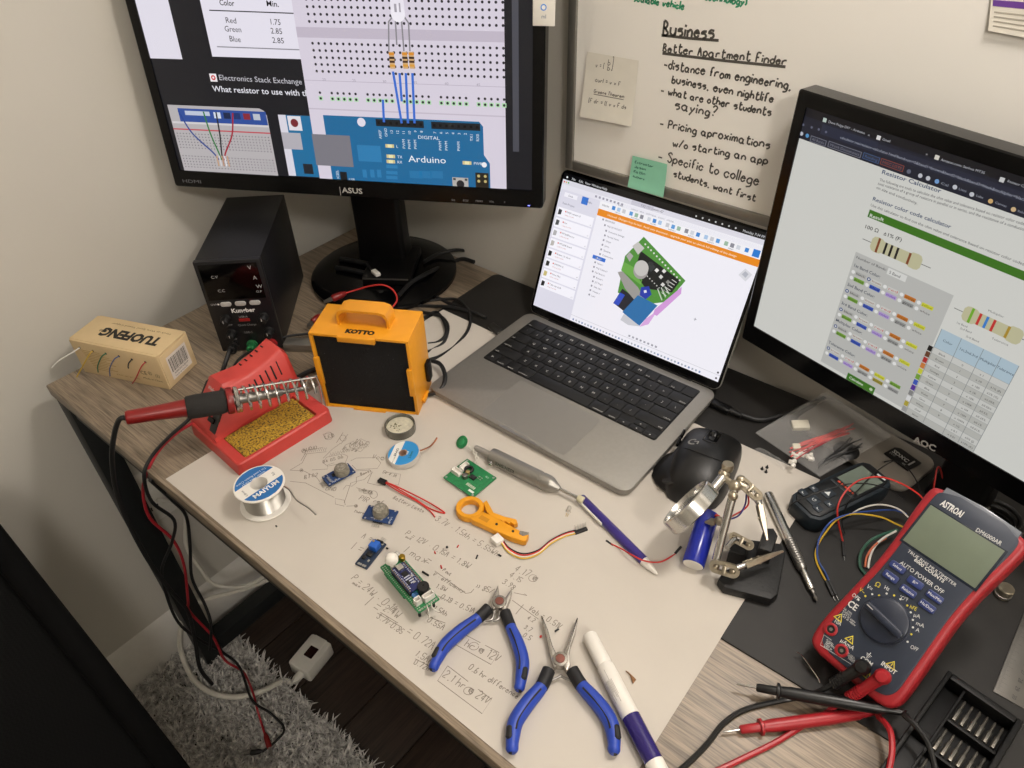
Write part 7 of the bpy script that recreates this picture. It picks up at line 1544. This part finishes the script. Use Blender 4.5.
MB().prism([(8, MH - 3), (MW - 8, MH - 3), (MW - 9, MH + 7.6), (MW / 2, MH + 9.6), (9, MH + 7.6)], -MT + 6, .8, Mp.m, 1.5).build('top_cap', mat('smoke_grey_plastic', '6f747c', 0.25), t)
ZM = zoomed(800, 470, 3.2); w0 = 1.4
a, b, c3 = uv(*ZM(330, 225)), uv(*ZM(655, 262)), uv(*ZM(408, 106))
lu0, lv0 = a; lu1, lv1 = b[0], c3[1]
MB().prism([(lu0 - 2, lv0 - 2), (lu1 + 2, lv0 - 2), (lu1 + 2, lv1 + 1), (lu0 - 2, lv1 + 1)], w0 - .1, w0 + .4, Mp.m, .3).build('screen_frame', mat('navy_dark', '1d2430', 0.25), t)
MB().prism([(lu0, lv0), (lu1, lv0), (lu1, lv1), (lu0, lv1)], w0 + .35, w0 + .7, Mp.m, .2).build('screen', mat('lcd_olive', '6c7666', 0.12, var=0.02), t)
c = Canvas(lambda u, v, z: Mp.m @ Vector((u, v, w0 + z)), lift=.1)
wht, ylw = 'd4d4d0', 'd8c63a'
c.text('\u01a7', 0, 0, .01, wht, 0)
for s_, p, q_, cp, col, bd in (('ASTROAI', (448, 112), (514, 153), 6.6, wht, .03), ('DM6000AR', (560, 196), (641, 243), 4.4, wht, .0), ('TRUE RMS MULTIMETER', (343, 262), (497, 374), 3.2, wht, 0), ('6000 COUNTS', (364, 290), (458, 362), 3.4, wht, .02), ('AUTO POWER OFF', (318, 300), (455, 398), 4.2, wht, .0), ('OFF', (165, 402), (186, 420), 4.2, wht, 0), ('OFF', (352, 570), (376, 582), 4.2, wht, .0), ('CE', (150, 432), (178, 452), 7, wht, .02), ('10A', (108, 486), (130, 500), 4.4, wht, 0), ('\u00b5AmA', (128, 548), (170, 578), 4.4, wht, 0), ('COM', (192, 605), (228, 630), 4.8, wht, .02), ('INPUT', (258, 622), (304, 656), 4.8, wht, .02), ('\u00b5A', (362, 468), (384, 476), 4, wht, 0), ('mA', (370, 494), (396, 506), 4, wht, 0), ('A', (370, 516), (382, 520), 4, wht, 0), ('hFE', (350, 442), (372, 452), 4, ylw, 0), ('\u00b0C/\u00b0F', (318, 412), (344, 422), 4, wht, 0), ('V~', (188, 386), (204, 398), 4.2, ylw, 0), ('V=', (212, 376), (228, 388), 4.2, wht, 0), ('\u03a9', (238, 370), (254, 378), 5, ylw, 0), ('Hz', (268, 380), (284, 388), 4, wht, 0)):
    pv0 = Vector(uv(*ZM(*p))); pv1 = Vector(uv(*ZM(*q_))); ptext(c, uv, s_, ZM(*p), ZM(*q_), cp, col, 0, bd)
for x, y, col in ((188, 416, wht), (210, 404, ylw), (232, 398, wht), (254, 402, ylw), (278, 396, wht), (302, 402, ylw), (322, 414, wht), (344, 434, ylw), (355, 456, wht), (362, 480, wht), (362, 504, wht), (357, 526, ylw), (345, 550, wht)): a = uv(*ZM(x, y)); c.disc(a[0], a[1], .9, col, 1, 8)
for x, y in ((126, 472), (162, 542), (294, 624), (216, 658)):
    a = uv(*ZM(x, y)); 
    for r_, col, l_ in ((4.2, ylw, 0), (2.9, '28303f', 1)): c.poly([(a[0] - r_, a[1] - r_ * .6), (a[0] + r_, a[1] - r_ * .6), (a[0], a[1] + r_)], col, l_)
    c.rect(a[0] - .35, a[1] - 1, a[0] + .35, a[1] + 1.6, ylw, 2)
a = uv(*ZM(222, 592)); 
for k in range(4): c.rect(a[0] - 2.4 + k * .6, a[1] - k * 1.1, a[0] + 2.4 - k * .6, a[1] - k * 1.1 + .4, wht, 0)
c.rect(a[0] - .3, a[1], a[0] + .3, a[1] + 2.4, wht, 0)
a = uv(*ZM(75, 548)); b = uv(*ZM(112, 585))
c.line([uv(*ZM(165, 622)), uv(*ZM(66, 560)), uv(*ZM(78, 528)), uv(*ZM(102, 545))], .35, wht, 0)
for k in range(5): p0 = uv(*ZM(84 - k * 2, 545 + k * 5)); c.text(('FUSED', '10A MAX', '10sec', 'CAT III', '600V')[k], p0[0], p0[1], 2.4, wht, 0)
for k in range(4): p0 = uv(*ZM(140 - k * 3, 445 + k * 7)); c.text(('UL STD', '61010-1', 'CAT IV 600V', 'CAT III 1000V')[k], p0[0], p0[1], 2.4, wht, 0)
for k in range(3): p0 = uv(*ZM(152, 588 + k * 7)); c.text(('FUSED', '600mA', '1000V')[k], p0[0], p0[1], 2.4, wht, 0)
c.build('face_print', m_print, t, kind='stuff')
m_mb = mat('blue_button', '28366e', 0.4)
cb = Canvas(lambda u, v, z: Mp.m @ Vector((u, v, w0 + 2.0 + z)), lift=.1)
for x, y, s_ in ((313, 312, 'Select'), (291, 342, 'Range'), (370, 362, 'B/*'), (347, 389, 'Relative'), (432, 407, 'Max/Min'), (408, 437, 'Hz/Duty')):
    a = uv(*ZM(x, y)); MB().prism([(a[0] + u, a[1] + v) for u, v in rrect(13.4, 6.6, 1.6, 3)], w0 - .1, w0 + 2.0, Mp.m, .7, 0).build('button', m_mb, t); cb.text(s_, a[0], a[1] - 1.1, 3.4, 'dcdcd8', 0, 'c')
cb.build('button_print', m_print, t)
a = uv(*ZM(272, 482)); DRm = 19.5
dm = Mp.m @ T(a[0], a[1], w0)
MB().lathe([(DRm + 1, -.2), (DRm + 1, .6), (DRm, .8), (DRm - .6, 3.6), (DRm - 1.6, 4.2), (.1, 4.0)], 48, dm).build('dial', mat('dial_navy', '202737', 0.38), t)
dang = math.degrees(math.atan2(*[(Vector(uv(*ZM(203, 415))) - Vector(uv(*ZM(340, 545))))[k] for k in (1, 0)]))
dk = MB().prism(rrect(DRm * 2 - 2, 6.6, 2.4, 3), 3.8, 11, dm @ T(0, 0, 0, rz=dang), 1.6, 0).build('dial_grip', mat('dial_navy', '202737', 0.38), t)
MB().prism(rrect(6, .8), 11, 11.15, dm @ T(-(-DRm + 6) if False else DRm - 6, 0, 0) if False else dm @ T(0, 0, 0, rz=dang) @ T(DRm - 6, 0, 0)).build('pointer', m_btn, t)
jk = [uv(*ZM(100, 510)), uv(*ZM(134, 578)), uv(*ZM(206, 632)), uv(*ZM(270, 662))]
for k, a in enumerate(jk):
    j_ = MB().ring([(3.4, -.5), (5.8, -.5), (5.8, .8), (5.2, 1.2), (3.8, 1.2), (3.4, .6)], 26, Mp.m @ T(a[0], a[1], w0)).build('jack', m_hol if k != 2 else m_chip, t); MB().cyl(3.4, -.4, .1, Mp.m @ T(a[0], a[1], w0), 18).build('jack_hole', m_dk, j_)
    if k < 2: MB().cyl(1.5, 0, .4, Mp.m @ T(a[0], a[1], w0), 12).build('jack_pin', m_dull, j_)
bk = Mp.pt(MW / 2, 128, -MT) ; q = MB(); f0, f1 = Mp.pt(20, 132, -MT + .5), Mp.pt(MW - 20, 132, -MT + .5); g = Vector((0, 40, 0)); 
e0_, e1_ = Vector((f0.x + 14, f0.y + 34, 0)), Vector((f1.x + 14, f1.y + 34, 0)); n_ = (f1 - f0).normalized(); thk = Vector((0, 4, 0))
q.loft([[f0, f1, f1 + thk, f0 + thk], [e0_, e1_, e1_ + thk, e0_ + thk]]); q.build('tilt_stand', m_nav, t)
# ------------------------------------------------------------------ test probes, plugs and leads
m_pr, m_pk = mat('probe_red', 'a01e26', 0.38, var=0.04), mat('probe_black', '121213', 0.36, var=0.08)
def plug(a, e, m, cn):
    pw_ = Mp.m @ Vector((a[0], a[1], w0 + 1.3)) + mbase; end = e
    t = thing('banana_plug', '%s right angled plug pushed in the multimeter lowest sockets' % cn, 'plug', pw_); o = pw_
    MB().lathe([(5.2, 0), (6.2, 1), (6.6, 8), (6.2, 13), (4.4, 15.5), (.1, 16)], 22, frame_z(Mp.F)).build('head', m, t)
    s_ = Mp.F * 9; MB().rod(s_, end - o, 5.6, 3.8, 16).build('barrel', m, t)
    d = (end - o - s_); 
    for k in range(6): p = s_ + d * (.62 + k * .07); MB().ring([(3.2, -1), (5.2, -.9), (5.2, .9), (3.2, 1)], 14, Matrix.Translation(p) @ frame_z(d)).build('strain_ridge', m, t)
    return t
pe_b = at(833, 684, 27); pe_r = at(849, 698, 22)
plug(jk[2], pe_b, m_pk, 'black'); plug(jk[3], pe_r, m_pr, 'red')
def probe(name, label, tip, m0, col_, end, m, h0, h1):
    pa, pb = at(*tip, h0), at(*end, h1); ax = (pb - pa).normalized(); L_ = (pb - pa).length
    t = thing(name, label, 'probe', (pa.x, pa.y, 1)); 
    def fr(px): return min((i / 300 for i in range(301)), key=lambda f: abs(proj_x(pa + (pb - pa) * f) - px))
    a, b = fr(m0), fr(col_)
    spear(t, pa, pb, [(.2, 0), (1.0, .02), (1.0, a + .01)], 'needle', m_chrome, 10)
    spear(t, pa, pb, [(2.6, a), (3.6, a + .01), (4.0, b)], 'nose', m, 18); spear(t, pa, pb, [(4, b), (7, b + .004), (7, b + .02), (4.6, b + .03)], 'finger_guard', m, 22)
    spear(t, pa, pb, [(4.6, b + .03), (5.4, b + .1), (5.6, .75), (4.4, .97), (3.4, 1.0)], 'handle', m, 20)
    spear(t, pa, pb, [(3.4, 1.0), (2.2, 1.12)], 'strain_relief', m, 12); return pb + ax * (L_ * .11)
be = probe('test_probe', 'black test probe lying across the red one, nearer the mat', (735.9, 684), 756, 776.5, (888, 710), m_pk, 12, 25)
re_ = probe('test_probe', 'red test probe with its needle on the bare desk', (722, 732), 740, 759, (862, 714), m_pr, 6, 8)
cable('probe_lead', [pe_b, at(822, 690, 20), at(806, 696, 8), at(790, 699, 3.6), at(774.5, 702, 3), at(744, 710, 3), at(723, 724, 3), at(708, 743, 3), at(686, 765, 3), at(660, 785, 3)], 2.4, m_pk, 'black probe lead curving over the desk front to the bottom edge', 'cable')
cable('probe_lead', [pe_r, at(838, 704, 12), at(822, 716, 3.4), at(808, 723, 3), at(796, 730, 3), at(774.5, 743, 3), at(744, 758, 3), at(723, 768, 3), at(700, 778, 3)], 2.5, m_pr, 'red probe lead running under the red probe to the bottom edge', 'cable')
cable('probe_lead', [be, at(905, 716, 28), at(915, 725, 30), at(928, 744, 28), at(935, 768, 26), at(938, 790, 24)], 2.4, m_pk, 'black probe lead hanging over the bit case', 'cable')
cable('probe_lead', [re_, at(879, 717, 14), at(886, 724, 20), at(891, 734, 23), at(892, 752, 23), at(889, 770, 22), at(884, 790, 20)], 2.5, m_pr, 'red probe lead bending over the bit case left part', 'cable')
# ------------------------------------------------------------------ bit case
co = Vector((1093, 306, 0)); t = thing('bit_case', 'open black case of steel screwdriver bits at the lower right below the multimeter', 'case', (co.x, co.y, MATZ + .2), -9)
CW_, CL, CHh = 63, 158, 17
m_case = mat('bit_case_black', '050505', 0.5, var=0.1, spec=0.3)
def cas(x0, x1, y0, y1, z0, z1, nm, ch=.6): MB().box(x0, x1, y0, y1, z0, z1, ch=ch).build(nm, m_case, t)
cas(0, CW_, -CL, 0, 0, 3, 'floor_panel'); cas(0, 4, -CL, 0, 3.01, CHh, 'side_wall', 1); cas(CW_ - 5, CW_, -CL, 0, 3.01, CHh, 'side_wall', 1.2); cas(4.01, CW_ - 5.01, -7, 0, 3.01, CHh, 'end_wall', 1.2); cas(4.01, CW_ - 5.01, -CL, -CL + 5, 3.01, CHh, 'end_wall', 1)
cas(17, 19, -CL + 5.1, -7.1, 3.01, CHh - 3, 'divider', .3)
for k in range(4): cas(19.01, CW_ - 5.01, -7.2 - 36 * (k + 1), -4.2 - 36 * (k + 1), 3.01, CHh - 4, 'bit_rack', .4)
cas(4.01, 16.99, -70, -64, 3.01, CHh - 5, 'rack_bar', .4); cas(4.01, 16.99, -120, -114, 3.01, CHh - 5, 'rack_bar', .4)
bits_m = mat('bit_steel', '8a857c', 0.35, 0.85, var=0.08)
cm = Matrix.Translation((co.x, co.y, MATZ + .2)) @ Matrix.Rotation(R(-9), 4, 'Z')
bsrc = None
for r_ in range(4):
    for k in range(6):
        p = cm @ Vector((22.6 + k * 6.3, -10.5 - 36 * r_, 7))
        if bsrc is None:
            b_ = thing('screwdriver_bit', 'x', 'bit', p, -9, 'steel bits in the black case'); bsrc = b_
            MB().lathe([(.4, 0), (1.3, 3), (1.3, 12), (2.1, 13.5), (2.1, 26), (1.8, 27)], 6, T(0, 0, 0, 90 - 6)).build('shaft', bits_m, b_)
        else:
            b_ = copy_tree(bsrc); b_.location = (p.x / 1000, p.y / 1000, (p.z + DESK) / 1000)
        b_['label'] = 'steel screwdriver bit, %s from the left in the %s row of the black case' % (('first', 'second', 'third', 'fourth', 'fifth', 'last')[k], ('top', 'second', 'third', 'bottom')[r_])
# ------------------------------------------------------------------ ruler
t = thing('steel_ruler', 'steel ruler on the mat at the right edge beside the bit case', 'ruler', (1131, 322, MATZ + .1), -2)
MB().slab(32, 268, .9, 1, .2, T(16, 134, 0)).build('blade', mat('ruler_steel', '5e5b56', 0.4, 0.6, var=0.05), t)
c = Canvas(lambda u, v, z: Vector((u, v, .9 + z)))
for k in range(260):
    L_ = 7 if k % 10 == 0 else 5 if k % 5 == 0 else 3; c.rect(0.6, 4 + k, .6 + L_, 4.18 + k, '2a2a2a', 0)
for k in range(25): c.text(str(30 - k), 14, 4 + k * 10 + 2, 5, '2a2a2a', 0, 'c', ang=-90)
c.build('graduation', m_print, t)
# ------------------------------------------------------------------ jumper wires round the meter
def jump(label, m, pts, r_=.95, plug_=None):
    o = at(*pts[0][:2], pts[0][2]); oz = Vector((o.x, o.y, MATZ)); t = thing('jumper_wire', label, 'wire', oz)
    MB().tube([at(x, y, z) - oz for x, y, z in pts], r_, 6, 7).build('wire', m, t)
    if plug_:
        a, b, z = plug_; a, b = at(*a, z + 1), at(*b, z); MB().prism(rrect(2.8, 2.8, .3, 2), 0, (b - a).length, Matrix.Translation(a - oz) @ frame_z(b - a)).build('plug', m_chip, t)
        d = (b - a).normalized(); MB().rod(b - oz, b - oz + d * 6, .45, .3, 6).build('pin', m_chrome, t)
jump('red jumper wire arching over the laser meter with its black plug on the mat', m_wr2, [(924, 500, 30), (917, 493, 36), (900, 483, 44), (880, 477, 48), (860, 480, 48), (846, 491, 44), (838, 506, 36), (838, 520, 24), (841, 534, 10), (843, 542, 4)], .95, ((843, 542), (844, 556), 3.6))
jump('yellow jumper wire bending left of the multimeter top', m_wy, [(905, 528, 14), (896, 524, 18), (880, 517, 24), (855, 514, 28), (838, 519, 26), (826, 532, 18), (817, 547, 8), (815.5, 558, 4), (820, 570, 3.6), (826, 581, 3.8)], .95, ((826, 581), (833, 596), 3.6))
jump('blue jumper wire running beside the yellow one', m_wb, [(906, 514, 12), (893, 510, 18), (872, 511, 24), (850, 514, 28), (832, 521, 26), (821, 535, 16), (817, 550, 8), (819, 562, 4), (825, 572, 3.6), (829, 581, 3.8)], .95, ((829, 581), (836, 595), 3.8))
jump('white jumper wire arching behind the yellow one', m_ww, [(908, 517, 12), (900, 510, 20), (888, 505.5, 26), (874, 505, 28), (860, 509, 26), (850, 515, 18)], .95)
jump('thick green wire loop tucked at the multimeter left edge', m_wg, [(897, 530, 16), (884, 534, 20), (870, 541, 18), (861, 553, 10), (860, 566, 5), (866, 575, 4)], 1.6)
jump('orange wire loop tucked at the multimeter left edge', m_wo, [(886, 538, 16), (875, 545, 15), (867, 556, 9), (865, 567, 5)], 1.1)
jump('white wire loop beside the orange one at the multimeter edge', m_ww, [(896, 531, 18), (885, 537, 18), (875, 546, 14), (870, 557, 9), (868, 568, 5)], 1.2)
jump('thin black wire looping over the laser meter buttons', m_wk, [(788, 510, 10), (792, 504, 26), (806, 497, 36), (826, 490, 42), (848, 484, 44), (870, 484, 42), (890, 490, 34), (905, 499, 22)], .7)
jump('black wire running from the memory card down past the laser meter', m_wk, [(893, 461, 16), (884, 466, 22), (872, 475, 32), (860, 488, 38), (850, 499, 36), (845, 510, 24), (842, 522, 12), (845, 534, 5)], .7)
jump('black wire bending from the memory card behind the multimeter', m_wk, [(884, 462, 14), (895, 461, 18), (908, 469, 18), (916, 480, 16), (921, 492, 14), (924, 500, 12)], .8)
jump('red wire loop standing up behind the multimeter top', m_wr2, [(933, 492, 20), (935, 480, 34), (937, 469, 44), (940, 468, 44), (943, 480, 30), (944, 490, 18)], .9)
jump('bare tinned wire standing on the mat left of the multimeter foot', m_chrome, [(797, 652, 10), (803, 657, 6), (811, 668, 3), (818, 678, 2.8), (820, 683, 2.8)], .7)
# ------------------------------------------------------------------ things half hidden behind the multimeter
p = at(994, 520, 14); t = thing('cable_coil', 'black coil half hidden behind the multimeter top right', 'coil', (p.x, p.y, MATZ + .3)); 
for k in range(4): MB().tube([((20 + (k % 2) * 3) * math.cos(a * .5236), (20 + (k % 2) * 3) * math.sin(a * .5236), 2.6 + k * 5) for a in range(12)], 2.6, 8, 3, True).build('turn', m_cb, t)
p = at(970, 505, 12); t = thing('clear_box', 'small clear grey plastic box behind the multimeter top', 'box', (p.x, p.y, MATZ + .2), -20); MB().slab(34, 22, 15, 3, 2).build('lid', mat('smoke_clear_plastic', '8f8d86', 0.2, trans=0.4), t); MB().slab(35, 23, 2, 3, .5, None, z0=5).build('rim', mat('smoke_grey_plastic', '6f747c', 0.25), t)
p = at(1004, 592, 8); t = thing('cap', 'small pale metal cap beside the multimeter right edge', 'cap', (p.x, p.y, MATZ + .2)); MB().lathe([(6, 0), (7.4, 1), (7.4, 12), (6.6, 13), (.1, 13)], 22).build('shell', m_nick, t); MB().ring([(7.3, 3), (7.9, 3.2), (7.9, 5), (7.3, 5.2)], 22).build('band', m_dull, t)
